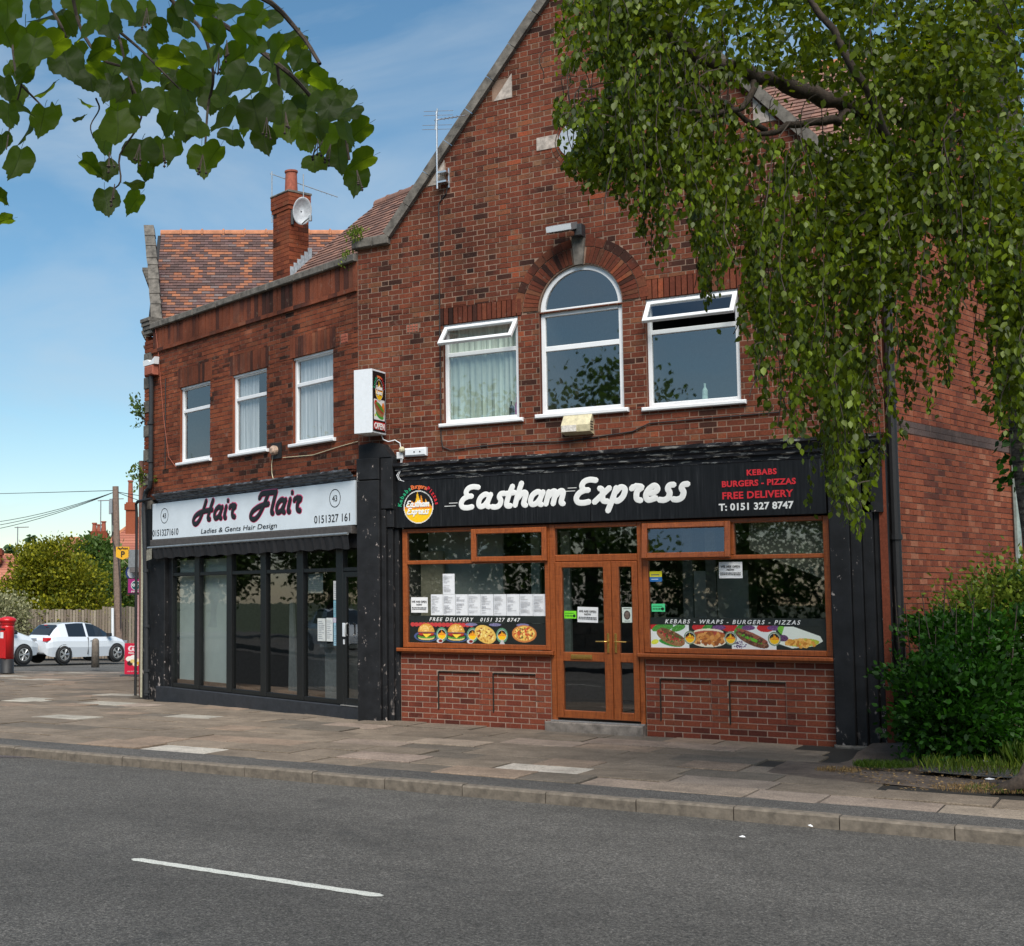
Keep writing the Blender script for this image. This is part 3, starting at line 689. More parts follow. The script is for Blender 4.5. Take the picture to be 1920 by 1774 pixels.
b.sheet([(P[0][0], P[0][1], -.096), (P[5][0], P[5][1], -.096), (P[4][0], P[4][1]-.0, -.096), (P[1][0], P[1][1], -.096)][::1]); o = b.build('road_patch', M_PATCH, None, kind='structure')
# bare earth and gravel to the right of the slabs
b = MB(); es = np.arange(5.5, 15, .3); 
V = []; n = 0
EX = np.arange(5.6, 16, .25); EY = np.arange(-3.2, 6, .25)
for yy in EY:
    for xx in EX: V.append((xx, yy, .004+.014*math.sin(xx*3.1+yy*2)+random.uniform(-.007, .007)-.02*(yy < -3.0)+(.05 if yy > -1.0 else 0)))
nx = len(EX); Fq = [(j*nx+i, j*nx+i+1, (j+1)*nx+i+1, (j+1)*nx+i) for j in range(len(EY)-1) for i in range(nx-1) if not (V[j*nx+i][0] < 5.95 and V[j*nx+i][1] > -2)]
link(D.objects.new('earth', fast_mesh('earth', V, Fq, 4, M_EARTH, smooth=True)), None, kind='structure')
b = MB(); V = []
for i in range(25):
    x = 6.6+i*.3; V.append((x, -2.35+.08*math.sin(i*1.3), .031)); 
lo = [(x, -2.35+.07*math.sin(x*4), .033) for x in np.arange(6.9, 13, .3)]; hi = [(x, -1.55+.1*math.sin(x*3+1), .034) for x in np.arange(6.9, 13, .3)]
for i in range(len(lo)-1): b.sheet([lo[i], lo[i+1], hi[i+1], hi[i]])
b.build('path', M_STRIP, None, kind='structure')

# ============================================================ TAKEAWAY BUILDING (gabled front)
TB = empty('takeaway_building', (2.8, 0, 0), 'steep gabled dark brick building over the black fronted takeaway, arched window in its middle', 'building')
GX0, GX1, GZ = -.11, 5.85, 6.95; GS = 1.185; GXM = (GX0+GX1)/2
def ext_main(z):
    if z < GZ-.02: return [(-.68, 6.35)]
    h = (z-GZ)/GS; a, b_ = GX0+.03+h-.07, GX1-.03-h+.07
    return [(a, b_)] if b_-a > .1 else []
RECT = [(.70, 1.82, 4.16, 5.56), (2.13, 3.27, 4.18, 5.55), (3.58, 4.74, 4.16, 5.56)]
EXCL = [(.64, 1.88, 5.56, 5.80), (3.52, 4.80, 5.56, 5.82), (2.60, 2.80, 6.10, 6.54), (.12, .31, 5.51, 5.64), (1.50, 1.79, 8.63, 8.93), (.46, .76, 7.60, 7.90)]
CU, CZ = 2.70, 5.58
brickwall(MF, ext_main, 3.62, 10.4, RECT, [(CU, CZ, .575, .92, True), (2.70, 7.86, .24, .36, False)], M_BRICK, M_MORT, TB, singles=262,
          keep=lambda b: (b[0]+b[1])/2 < 4.6 and b[2] < 7.4, excl=EXCL)
for args in ((.64, 1.88, 5.56, 5.80), (3.52, 4.80, 5.56, 5.82)):
    for q in [soldiers(MF, *args, M_BRICK, TB)]:
        um = unit_brick('lintel_brick', M_BRICK)
        for c in q: inst('lintel_brick', um, MF @ Matrix.Translation((c[0], -.012+c[4], c[2])) @ Matrix.Diagonal((c[1]-c[0], .03, c[3]-c[2], 1)), TB)
        b = MB(); b.sheet([(args[0], 0, args[2]), (args[1], 0, args[2]), (args[1], 0, args[3]), (args[0], 0, args[3])], MF); b.build('mortar', M_MORT, TB)
arch_bricks(MF, CU, CZ, .585, .80, .02, math.pi/2-.14, 17, M_BRICK, TB, 'arch_brick'); arch_bricks(MF, CU, CZ, .585, .80, math.pi/2+.14, math.pi-.02, 17, M_BRICK, TB, 'arch_brick')
arch_bricks(MF, CU, CZ, .812, .925, .02, math.pi/2-.11, 9, M_BRICK, TB, 'arch_brick'); arch_bricks(MF, CU, CZ, .812, .925, math.pi/2+.11, math.pi-.02, 9, M_BRICK, TB, 'arch_brick')
b = MB(); n = 24
for k in range(n):
    t0, t1 = math.pi*k/n, math.pi*(k+1)/n
    b.sheet([(CU+.57*math.cos(t0), 0.001, CZ+.57*math.sin(t0)), (CU+.93*math.cos(t0), .001, CZ+.93*math.sin(t0)), (CU+.93*math.cos(t1), .001, CZ+.93*math.sin(t1)), (CU+.57*math.cos(t1), .001, CZ+.57*math.sin(t1))], MF)
    b.sheet([(CU+.57*math.cos(t0), .001, CZ+.57*math.sin(t0)), (CU+.57*math.cos(t0), .1, CZ+.57*math.sin(t0)), (CU+.57*math.cos(t1), .1, CZ+.57*math.sin(t1)), (CU+.57*math.cos(t1), .001, CZ+.57*math.sin(t1))], MF)
b.build('mortar', M_MORT, TB)
b = MB(); b.prism([(2.655, 6.14), (2.765, 6.14), (2.80, 6.54), (2.62, 6.54)], -.05, .02, MF); b.build('keystone', M_STONE, TB)
# round gable plaque with brick ring and side stones
arch_bricks(MF, 2.70, 7.86, .245, .355, .12+math.pi, 2*math.pi-.12, 11, M_BRICK, TB, 'arch_brick'); arch_bricks(MF, 2.70, 7.86, .245, .355, .12, math.pi-.12, 11, M_BRICK, TB, 'arch_brick')
b = MB(); b.lathe([(.245, -.01), (.245, .02)], 28, MF @ Matrix.Translation((2.70, .0, 7.86)) @ Matrix.Rotation(R(90), 4, 'X')); b.build('round_plaque', simple('round pale grey plaque', (.33, .37, .42), .6, var=.25, scale=30), TB)
for s_ in (-1, 1):
    b = MB(); a = 2.70+s_*.25; c_ = 2.70+s_*.56
    b.prism([(min(a, c_), 7.80 if s_ < 0 else 7.78), (max(a, c_), 7.80), (max(a, c_), 7.98), (min(a, c_), 7.98)], -.015, .02, MF); b.build('side_stone', M_STONEP, TB)
# kneeler stones on the verge
for (u, z) in ((1.50, 8.63), (.46, 7.60)):
    b = MB(); b.prism([(u+.02, z), (u+.29, z), (u+.29, z+.34)], -.012, .02, MF); b.build('verge_stone', M_STONEP, TB)
    b = MB(); b.prism([(4.24+ (1.5-u), z) if 0 else (GX0+GX1-u-.29, z), (GX0+GX1-u-.02, z), (GX0+GX1-u-.29, z+.34)], -.012, .02, MF); b.build('verge_stone', M_STONEP, TB)
# coping: stones up both slopes and flat pieces over the shoulders
def coping(pts, n, name='coping_stone', th=.13):
    (ua, za), (ub, zb) = pts; L_ = math.hypot(ub-ua, zb-za); dx, dz = (ub-ua)/L_, (zb-za)/L_
    nx_, nz_ = (-dz, dx) if dx > 0 else (dz, -dx)
    for k in range(n):
        a = L_*k/n+.004; c = L_*(k+1)/n-.004; o = random.uniform(-.006, .006)
        P = [(ua+dx*a+nx_*o, za+dz*a+nz_*o), (ua+dx*c+nx_*o, za+dz*c+nz_*o), (ua+dx*c+nx_*(th+o), za+dz*c+nz_*(th+o)), (ua+dx*a+nx_*(th+o), za+dz*a+nz_*(th+o))]
        if dx < 0: P = P[::-1]
        b = MB(); b.prism(P, -.085+random.uniform(-.004, .004), .30, MF); b.build(name, M_STONE, TB)
coping([(GX0-.01, GZ-.01), (GXM, GZ+GS*(GXM-GX0)-.01)], 9); coping([(GX1+.01, GZ-.01), (GXM, GZ+GS*(GXM-GX0)-.01)], 9)
for (a, c) in ((-.74, -.40), (-.395, -.13), (5.87, 6.14), (6.145, 6.42)):
    b = MB(); b.box(a, c, -.085, .30, 6.85, 6.99, MF, .012); b.build('coping_stone', M_STONE, TB)
# air brick
b = MB()
b.box(.12, .31, .004, .02, 5.515, 5.635, MF)
for i in range(4):
    for j in range(3): b.box(.13+i*.045, .163+i*.045, -.006, .004, 5.522+j*.038, 5.55+j*.038, MF)
b.build('air_brick', M_TERRA, TB)
# side returns and body so that the building is solid from other sides
b = MB(); b.box(6.25, 6.33, .03, .6, 0, 6.85, MF); b.build('return_wall', M_BRICKR, TB); b = MB(); b.box(-.66, -.60, .03, 6.0, 3.3, 6.85, MF); b.build('return_wall', M_BRICKR, TB)
b = MB(); b.sheet([(6.3, 6.0, 0), (-.62, 6.0, 0), (-.62, 6.0, 6.8), (6.3, 6.0, 6.8)], MF); b.build('rear_wall', M_BRICKR, TB)
b = MB(); ap = GZ+GS*(GXM-GX0)-.12
b.box(GX0+.1, GXM, .28, .30, 6.6, 6.62, MF)
b.add([(GX0, .25, GZ-.1), (GXM, .25, ap), (GXM, 5.5, ap), (GX0, 5.5, GZ-.1)], [(0, 1, 2, 3)]); b.add([(GX1, .25, GZ-.1), (GXM, .25, ap), (GXM, 5.5, ap), (GX1, 5.5, GZ-.1)], [(3, 2, 1, 0)])
b.add([(GX0, 5.5, GZ-.1), (GXM, 5.5, ap), (GX1, 5.5, GZ-.1)], [(0, 1, 2)]); b.add([(GX0, .24, GZ-.1), (GXM, .24, ap), (GX1, .24, GZ-.1)], [(2, 1, 0)])
groof = b.build('gable_roof', M_TILE2, TB)
# tiled roof
def tiles(M, P0, pitch, ulim, slope_len, mat, parent, tw=.165, gauge=.10, singles=0, nm='roof_tile', keep=None, stuff='roof_tiles'):
    """courses of plain tiles climbing away from the viewer; ulim(s) gives the left and right ends at slope distance s"""
    u0_, y0_, z0_ = P0; c, s_ = math.cos(pitch), math.sin(pitch); n = int(slope_len/gauge); mb = MB(); um = None; cnt = 0
    T0 = M @ Matrix.Translation((0, y0_, z0_)) @ Matrix.Rotation(pitch, 4, 'X')
    bb = MB(); bb.add([(0, 0, -.006), (1, 0, -.006), (1, 1, -.006), (0, 1, -.006), (0, 0, .012), (1, 0, .012), (1, 1, 0), (0, 1, 0)], [(4, 5, 6, 7), (0, 1, 5, 4), (1, 2, 6, 5), (3, 0, 4, 7)]); um = bb.mesh(nm, mat)
    for i in range(n):
        a, b_ = ulim(i*gauge); x = a-(tw/2 if i % 2 else 0)
        while x < b_:
            l, r = max(x, a), min(x+tw, b_)
            if r-l > .02:
                A = T0 @ Matrix(((r-l-.004, 0, 0, l+.002), (0, gauge+.02, 0, i*gauge), (0, 0, 1, random.uniform(0, .005)), (0, 0, 0, 1)))
                if cnt < singles: inst(nm, um, A, parent); cnt += 1
                else: mb.cr = random.random(); mb.add([(0, 0, -.012), (1, 0, -.012), (1, 1, -.006), (0, 1, -.006), (0, 0, .020), (1, 0, .020), (1, 1, .002), (0, 1, .002)], [(4, 5, 6, 7), (0, 1, 5, 4), (1, 2, 6, 5), (3, 0, 4, 7)], A)
            x += tw
    if mb.f: mb.build(stuff, mat, parent, kind='stuff')

# white upstairs windows
def upwin(M, u0, u1, z0, z1, tr, parent, curt=None, sash=False, sillz=None, tint=M_GLASSU, label=None):
    b = MB(); w_ = .055; y0, y1 = .045, .10
    bars(b, M, u0, u1, z0, z1, w_, y0, y1); b.box(u0+w_, u1-w_, y0, y1, tr-.03, tr+.03, M, .006)
    b.box(u0, u1, .02, .045, z1-.03, z1, M)
    win = b.build('window', M_WHITE, parent, label=label)
    b = MB(); b.box(u0-.07, u1+.07, -.06, .045, z0-.055, z0-.002, M, .012); b.build('sill', M_WHITE, win)
    pane(M, u0+w_, u1-w_, z0+w_, tr-.03, .075, tint, win)
    if sash:
        h = (z1-w_)-(tr+.03); A = M @ Matrix.Translation((u0+.01, .03, z1-.035)) @ Matrix.Rotation(R(sash), 4, 'X')
        W_ = u1-u0-.02; s = MB(); bars(s, A, 0, W_, -h-.02, 0, .055, -.02, .025); so_ = s.build('opening_sash', M_WHITE, win)
        pane(A, .055, W_-.055, -h+.035, -.055, .0, tint, so_)
    else:
        pane(M, u0+w_, u1-w_, tr+.03, z1-w_, .075, tint, win)
    # room behind
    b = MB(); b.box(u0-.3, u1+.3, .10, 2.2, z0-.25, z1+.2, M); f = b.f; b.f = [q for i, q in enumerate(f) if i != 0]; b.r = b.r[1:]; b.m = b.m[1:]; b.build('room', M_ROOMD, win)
    if curt:
        b = MB(); n = 40; V = []
        for k in range(n+1):
            t = k/n; u = u0+.04+(u1-u0-.08)*t*curt[1]; y = .125+.014*math.sin(k*1.9)+.008*math.sin(k*.7)
            V += [(u, y, z0+.03), (u, y, z1-.03)]
        for k in range(n): b.add([V[2*k], V[2*k+2], V[2*k+3], V[2*k+1]], [(0, 1, 2, 3)], M)
        b.build('curtain', curt[0], win)
    return win
upwin(MF, .70, 1.82, 4.16, 5.56, 5.13, TB, (M_CURT, 1.0), sash=-42, label='window with pale green curtain and its top light propped open')
upwin(MF, 3.58, 4.74, 4.16, 5.56, 5.13, TB, None, sash=-38, label='uncurtained window with its frosted top light propped open')
# arched window
b = MB(); w_ = .06; y0, y1 = .045, .10; u0, u1 = 2.135, 3.265; ru = (u1-u0)/2; cu = (u0+u1)/2
b.box(u0, u0+w_, y0, y1, 4.18, CZ, MF, .006); b.box(u1-w_, u1, y0, y1, 4.18, CZ, MF, .006); b.box(u0+w_, u1-w_, y0, y1, 4.18, 4.24, MF, .006)
b.box(u0+w_, u1-w_, y0, y1, 5.03, 5.10, MF, .006); b.box(u0+w_, u1-w_, y0-.006, y1, 5.50, 5.60, MF, .006)
n = 28
for k in range(n):
    t0, t1 = math.pi*k/n, math.pi*(k+1)/n; P = [(cu+(ru-w_)*math.cos(t0), CZ+(ru-w_)*math.sin(t0)), (cu+ru*math.cos(t0), CZ+ru*math.sin(t0)), (cu+ru*math.cos(t1), CZ+ru*math.sin(t1)), (cu+(ru-w_)*math.cos(t1), CZ+(ru-w_)*math.sin(t1))]
    vs = [(u, y0, z) for u, z in P]+[(u, y1, z) for u, z in P]; b.add(vs, [(0, 1, 2, 3), (3, 7, 4, 0), (1, 5, 6, 2)], MF)
aw = b.build('window', M_WHITE, TB, label='tall arched white window of three lights')
b = MB(); b.box(2.06, 3.34, -.06, .045, 4.12, 4.178, MF, .012); b.build('sill', M_WHITE, aw)
pane(MF, u0+w_, u1-w_, 4.24, 5.03, .075, M_GLASSU, aw); pane(MF, u0+w_, u1-w_, 5.10, 5.50, .075, M_GLASSU, aw)
b = MB(); b.sheet([(cu+(ru-w_)*math.cos(math.pi*k/20), .075, max(5.60, CZ+(ru-w_)*math.sin(math.pi*k/20))) for k in range(21)], MF); b.build('pane', M_GLASSU, aw)
b = MB(); b.box(1.9, 3.5, .105, 2.4, 3.95, 6.4, MF); b.f = b.f[1:]; b.r = b.r[1:]; b.m = b.m[1:]; b.build('room', M_ROOMD, aw)

# ---- ground floor front
SF = TB
b = MB()
# stepped black pier between the shops, and the right pier
def pier(u0, u1, steps, mirror=1):
    b = MB(); b.box(u0, u1, -.30, .35, -.06, 3.50, MF); x = u1 if mirror > 0 else u0
    return b, x
b = MB(); b.box(-.60, -.235, -.22, .30, -.08, 3.40, MF, .01); P1 = b.build('pier', M_BREND, TB)
b = MB(); b.box(-.235, -.165, -.16, .28, -.08, 2.98, MF, .008); b.build('pier_step', M_BREND, P1)
b = MB(); b.box(-.165, -.085, -.10, .28, -.08, 2.72, MF, .008); b.build('pier_step', M_BREND, P1)
b = MB(); b.box(-.085, -.022, -.04, .28, -.08, 2.70, MF, .006); b.build('pier_step', M_BREND, P1)
b = MB(); b.box(-.235, -.04, -.17, .28, 2.985, 3.72, MF, .01); b.box(-.60, -.235, -.22, .28, 3.41, 3.72, MF, .01); b.build('pier_head', M_BREND, P1)
b = MB(); b.box(-.235, -.046, -.13, .28, 2.725, 2.982, MF, .006); b.build('pier_step', M_BREND, P1)
b = MB(); b.prism([(-.58, 3.725), (-.05, 3.725), (-.10, 3.80), (-.20, 3.92), (-.36, 3.95), (-.58, 3.92)], -.18, .02, MF); b.build('pier_cap', M_BREND, P1)
b = MB(); b.box(5.72, 5.94, -.10, .30, -.08, 3.64, MF, .01); P2 = b.build('pier', M_BREND, TB)
b = MB(); b.box(5.94, 6.06, -.05, .30, -.08, 3.64, MF, .01); b.build('pier_step', M_BREND, P2)
b = MB(); b.box(6.06, 6.18, .0, .30, -.08, 3.64, MF, .01); b.build('pier_step', M_BREND, P2)
b = MB(); b.box(6.18, 6.34, .06, .30, -.08, 3.64, MF, .01); b.build('pier_step', M_BREND, P2)
b = MB(); b.box(5.70, 6.30, -.12, .30, -.08, .02, MF, .02); b.build('pier_base', M_STONE, P2)
# moulded cornice with peeling paint
def cornice(M, u0, u1, z0, z1, y, mat, parent, n=60):
    prof = [(0, 0), (-.05, 0), (-.055, .22), (-.10, .30), (-.10, .45), (-.13, .55), (-.135, .72), (-.19, .80), (-.20, .97), (-.02, 1.0)]
    b = MB(); rows_ = []
    for k in range(n+1):
        u = u0+(u1-u0)*k/n; rows_.append([(u, y+p*(1+random.uniform(-.05, .05)), z0+(z1-z0)*q+random.uniform(-.003, .003)) for p, q in prof])
    m = len(prof)
    for k in range(n):
        b.add(rows_[k]+rows_[k+1], [(i, m+i, m+i+1, i+1) for i in range(m-1)], M)
    return b.build('cornice', mat, parent)
cornice(MF, -.02, 6.34, 3.385, 3.635, .0, M_CORNB, TB, 90)
b = MB(); b.box(-.06, 6.3, .0, .28, 2.72, 3.62, MF); b.build('fascia_backing', M_BREND, TB)
# brick stall risers with recessed panels
def riser(u0, u1, z1, panels, nm):
    bl = []; g = .075; zt = z1; i = 0; z = zt-g; mort = MB()
    mort.box(u0, u1, .02, .12, -.06, z1, MF)
    deep = [(p[0], p[1], p[2], p[3]) for p in panels]
    while z > -.09:
        off = 0 if i % 2 == 0 else .1125; x = u0-.225+off
        while x < u1:
            l, r = max(x, u0), min(x+.225, u1)
            if r-l > .02:
                zc = z+g/2; uc = (l+r)/2; dep = 0
                for p in deep:
                    if p[2] < zc < p[3]:
                        if l < p[0] < r or l < p[1] < r:
                            # split at panel edge
                            c = p[0] if l < p[0] < r else p[1]
                            for a, b_ in ((l, c), (c, r)):
                                if b_-a > .02: bl.append((a+.005, b_-.005, z+.005, z+g-.005, .018 if p[0] < (a+b_)/2 < p[1] else -.004, random.random()))
                            dep = None; break
                        if p[0] < uc < p[1]: dep = .018
                if dep is not None: bl.append((l+.005, r-.005, z+.005, z+g-.005, dep+random.uniform(-.0015, .0015), random.random()))
            x += .225
        z -= g; i += 1
    r_ = empty_part(nm)
    m2 = MB()
    ps_ = sorted(deep); 
    # mortar face: proud zone and recessed panels
    cuts = [(p[0], p[1]) for p in ps_]
    for a, b_ in subtract([(u0, u1)], cuts): m2.sheet([(a, .003, -.06), (b_, .003, -.06), (b_, .003, z1), (a, .003, z1)], MF)
    for p in ps_:
        m2.sheet([(p[0], .003, p[3]), (p[1], .003, p[3]), (p[1], .003, z1), (p[0], .003, z1)], MF); m2.sheet([(p[0], .003, -.06), (p[1], .003, -.06), (p[1], .003, p[2]), (p[0], .003, p[2])], MF)
        m2.sheet([(p[0], .021, p[2]), (p[1], .021, p[2]), (p[1], .021, p[3]), (p[0], .021, p[3])], MF)
    return bl, m2
def empty_part(n): return None
def do_riser(u0, u1, z1, panels, nm, single):
    bl, m2 = riser(u0, u1, z1, panels, nm)
    o = m2.build(nm, M_MORTL, TB)
    g_ = MB()
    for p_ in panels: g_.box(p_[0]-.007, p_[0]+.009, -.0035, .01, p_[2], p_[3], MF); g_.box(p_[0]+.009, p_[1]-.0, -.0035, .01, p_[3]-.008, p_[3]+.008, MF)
    g_.build('panel_shadow_strip', M_BEDSHADE, o, kind='stuff')  # dark strips added as the shadow lines along each panel's top and left edge
    um = unit_brick('brick', M_BRICKP)
    mb = MB()
    for b_ in bl:
        A = MF @ Matrix.Translation((b_[0]+.001, -.001+b_[4], b_[2]+.0015)) @ Matrix.Diagonal((b_[1]-b_[0]-.002, .028, b_[3]-b_[2]-.003, 1)); inst('brick', um, A, o)
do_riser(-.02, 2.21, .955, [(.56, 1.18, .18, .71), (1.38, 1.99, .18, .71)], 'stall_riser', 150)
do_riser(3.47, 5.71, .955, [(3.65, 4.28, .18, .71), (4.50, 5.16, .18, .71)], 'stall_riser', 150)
# golden oak windows and doors
def oakwin(u0, u1, vent, split, tr=2.22, z0=1.03, z1=2.70):
    b = MB(); y0, y1 = -.01, .06; w_ = .075
    b.box(u0, u0+w_, y0, y1, z0, z1, MF, .008); b.box(u1-w_, u1, y0, y1, z0, z1, MF, .008); b.box(u0+w_, u1-w_, y0, y1, z0, z0+.07, MF, .008); b.box(u0+w_, u1-w_, y0, y1, z1-.06, z1, MF, .008)
    b.box(u0+w_, u1-w_, y0, y1, tr-.025, tr+.03, MF, .008); b.box(split-.03, split+.03, y0, y1, tr+.03, z1-.06, MF, .008)
    win = b.build('shop_window', M_OAK, TB)
    b = MB(); b.box(u0-.07, u1+.05, -.09, -.012, z0-.055, z0-.005, MF, .01); b.box(u0, u1, -.05, .02, z0-.075, z0-.056, MF); b.build('sill', M_OAK, win)
    pane(MF, u0+w_, u1-w_, z0+.07, tr-.025, .03, M_GLASS, win)
    a, c = (split+.0, u1-.02) if vent == 'r' else (u0+.02, split-.0)
    A = MF @ Matrix.Translation((0, -.02, z1-.03)) @ Matrix.Rotation(R(-6 if vent == 'l' else -1), 4, 'X') @ Matrix.Translation((0, 0, -(z1-.03)))
    s = MB(); bars(s, A, a, c, tr-.005, z1-.035, .07, -.045, .01, .008); v = s.build('vent_light', M_OAK, win); pane(A, a+.07, c-.07, tr+.065, z1-.105, -.01, M_GLASS, v)
    a, c = (u0+w_, split-.03) if vent == 'r' else (split+.03, u1-w_)
    pane(MF, a, c, tr+.03, z1-.06, .03, M_GLASS, win); return win
oakwin(.02, 2.22, 'r', 1.11); oakwin(3.46, 5.71, 'l', 4.58)
b = MB(); y0, y1 = -.02, .07
b.box(2.22, 2.30, y0, y1, .13, 2.70, MF, .008); b.box(3.40, 3.46, y0, y1, .13, 2.70, MF, .008); b.box(2.30, 3.40, y0, y1, 2.64, 2.70, MF, .008); b.box(2.30, 3.40, y0, y1, 2.20, 2.29, MF, .008)
DF = b.build('door_frame', M_OAK, TB); pane(MF, 2.30, 3.40, 2.29, 2.64, .03, M_GLASS, DF)
def leaf(u0, u1, su, mid):
    b = MB(); y0, y1 = -.035, .03
    b.box(u0, u0+su[0], y0, y1, .165, 2.195, MF, .008); b.box(u1-su[1], u1, y0, y1, .165, 2.195, MF, .008)
    for z0, z1 in ((.165, .265), (.90, 1.02), (2.12, 2.195)): b.box(u0+su[0], u1-su[1], y0, y1, z0, z1, MF, .008)
    d = b.build('door', M_OAK, TB); pane(MF, u0+su[0], u1-su[1], .265, .90, .0, M_GLASS, d); pane(MF, u0+su[0], u1-su[1], 1.02, 2.12, .0, M_GLASS, d); return d
d1 = leaf(2.302, 3.055, (.09, .105), 0); d2 = leaf(3.06, 3.398, (.095, .075), 0)
d1['label'] = 'wide door leaf with the letter flap'; d2['label'] = 'narrow door leaf'
b = MB(); b.box(2.50, 2.79, -.052, -.036, .93, .99, MF, .006); b.build('letter_flap', M_BRASS, d1)
b = MB(); b.box(2.52, 2.77, -.058, -.053, .945, .975, MF, .004); b.build('letter_flap_inner', M_BRASS, d1)
for d, u, s_ in ((d1, 3.005, -1), (d2, 3.105, 1)):
    b = MB(); b.box(u-.016, u+.016, -.048, -.036, 1.02, 1.27, MF, .004); b.tube([(u, -.05, 1.165), (u, -.085, 1.165), (u+s_*.03, -.09, 1.165), (u+s_*.15, -.08, 1.16+.004)], .009, 8, MF); b.build('door_handle', M_BRASS, d)
b = MB(); b.box(2.16, 3.46, -.14, .06, -.06, .115, MF, .012); b.build('door_step', simple('grey door step', (.20, .17, .145), .9, var=.5, scale=9, bump=.5), TB)
b = MB(); b.box(2.22, 3.46, -.06, .06, .117, .135, MF); b.build('threshold', M_SILVER, TB)
# takeaway interior
def openbox(name, M, u0, u1, y0, y1, z0, z1, mat, parent):
    b = MB(); b.box(u0, u1, y0, y1, z0, z1, M); b.f = b.f[1:]; b.r = b.r[1:]; b.m = b.m[1:]; return b.build(name, mat, parent)
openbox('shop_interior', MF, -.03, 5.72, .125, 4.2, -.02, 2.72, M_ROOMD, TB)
b = MB(); b.box(.05, 1.22, .75, .80, .95, 2.7, MF); b.build('inner_wall', M_ROOMP, TB)
b = MB(); b.box(.0, .36, .60, .66, 1.2, 2.40, MF); b.build('inner_panel', simple('cream inner panel', (.33, .30, .22), .7), TB)
for i, (u, c) in enumerate(((1.58, (.30, .36, .32)), (1.80, (.24, .17, .10)), (2.02, (.30, .36, .33)), (3.7, (.12, .13, .13)), (4.0, (.16, .15, .14)))):
    b = MB(); b.box(u, u+.13, .9, .96, .9, 2.65, MF); b.build('inner_post', simple('inner post %d' % i, c, .7), TB)
b = MB(); b.box(3.3, 5.7, 2.0, 2.6, 0, 1.25, MF); b.box(.1, 1.6, 1.3, 1.85, 0, 1.12, MF); b.build('counter', M_GREYM, TB)
b = MB(); b.box(3.45, 4.25, 2.05, 2.5, 1.26, 2.1, MF); b.build('kitchen_unit', M_SILVER, TB)
def perf():
    t = NT('perforated pale panel'); v = t.n('ShaderNodeTexVoronoi'); v.inputs['Scale'].default_value = 26; g = t.n('ShaderNodeNewGeometry'); t.l(g.outputs['Position'], v.inputs['Vector'])
    return t.bsdf(t.ramp(v.outputs['Distance'], [(.25, (.50, .50, .40)), (.42, (.10, .10, .08))]), .7)
b = MB(); b.prism([(4.75, 2.66), (5.70, 2.66), (5.70, 1.90), (4.75, 2.32)], .16, .22, MF); b.build('sloping_panel', perf(), TB)

# printed strips, notices (things hung in the windows)
def strip_left():
    w_, h = 2.04, .285; A = Art(w_, h, .0045, (22, 24, 22)); A.put(rng.random(A.X.shape) < .5, (30, 33, 29), 6)
    for x in np.arange(.05, 1.0, .06): A.ell(x, .255, .035, .03, (190, 60, 60), 0, 10)
    for x in (.95, 1.3, 1.7): A.ell(x, .262, .09, .02, (120, 115, 150), 0, 12)
    for x in (.26, .72):
        A.ell(x, .09, .19, .075, (70, 85, 130), 0, 6); A.ell(x, .085, .16, .06, (28, 60, 50))
        A.ell(x, .072, .125, .035, (215, 190, 120), 0, 10); A.ell(x, .09, .135, .03, (70, 140, 40), 0, 22); A.ell(x, .11, .13, .026, (90, 40, 25), 0, 10)
        A.ell(x-.08, .128, .04, .02, (180, 50, 40), 0, 8); A.ell(x+.07, .128, .045, .02, (190, 55, 40), 0, 8); A.poly([(x-.06, .125), (x+.08, .125), (x, .07)], (245, 205, 60), 6)
        A.rect(x-.125, x+.125, .132, .148, (120, 60, 40), 14); A.ell(x, .15, .128, .118, (208, 150, 62), 0, 9, 'top'); A.ell(x-.02, .2, .07, .045, (228, 178, 92), 0, 9)
        A.dots(x, .2, .1, .05, 26, .006, [(240, 215, 150)])
    for x in (.50, .965, 1.40): A.ell(x, .12, .085, .10, (90, 140, 110), 0, 20); A.logo(x, .12, .072, k=.9)
    for x in (.47, .93): A.ell(x, .03, .05, .03, (200, 200, 205)); A.ell(x+.01, .03, .03, .02, (120, 30, 20))
    A.ell(1.155, .13, .165, .115, (220, 180, 90), -.45, 10); A.dots(1.15, .13, .13, .085, 60, .013, [(235, 205, 110), (190, 130, 50), (150, 60, 30), (240, 220, 140)], -.45)
    A.ell(1.72, .145, .175, .115, (196, 120, 60), 0, 8); A.ell(1.72, .15, .15, .096, (225, 185, 90), 0, 14); A.dots(1.72, .15, .135, .085, 110, .014, [(200, 70, 40), (240, 210, 120), (190, 90, 50), (110, 100, 40), (235, 190, 90)])
    A.poly([(1.36, .0), (1.44, .0), (1.41, .06), (1.39, .06)], (190, 190, 190)); return A
o = strip_left().build('window_food_strip', MF, .11, 1.10, .026, None)
o['label'] = 'printed strip of two burgers, calzone and pizza along the foot of the left takeaway window'; o['category'] = 'window sticker'
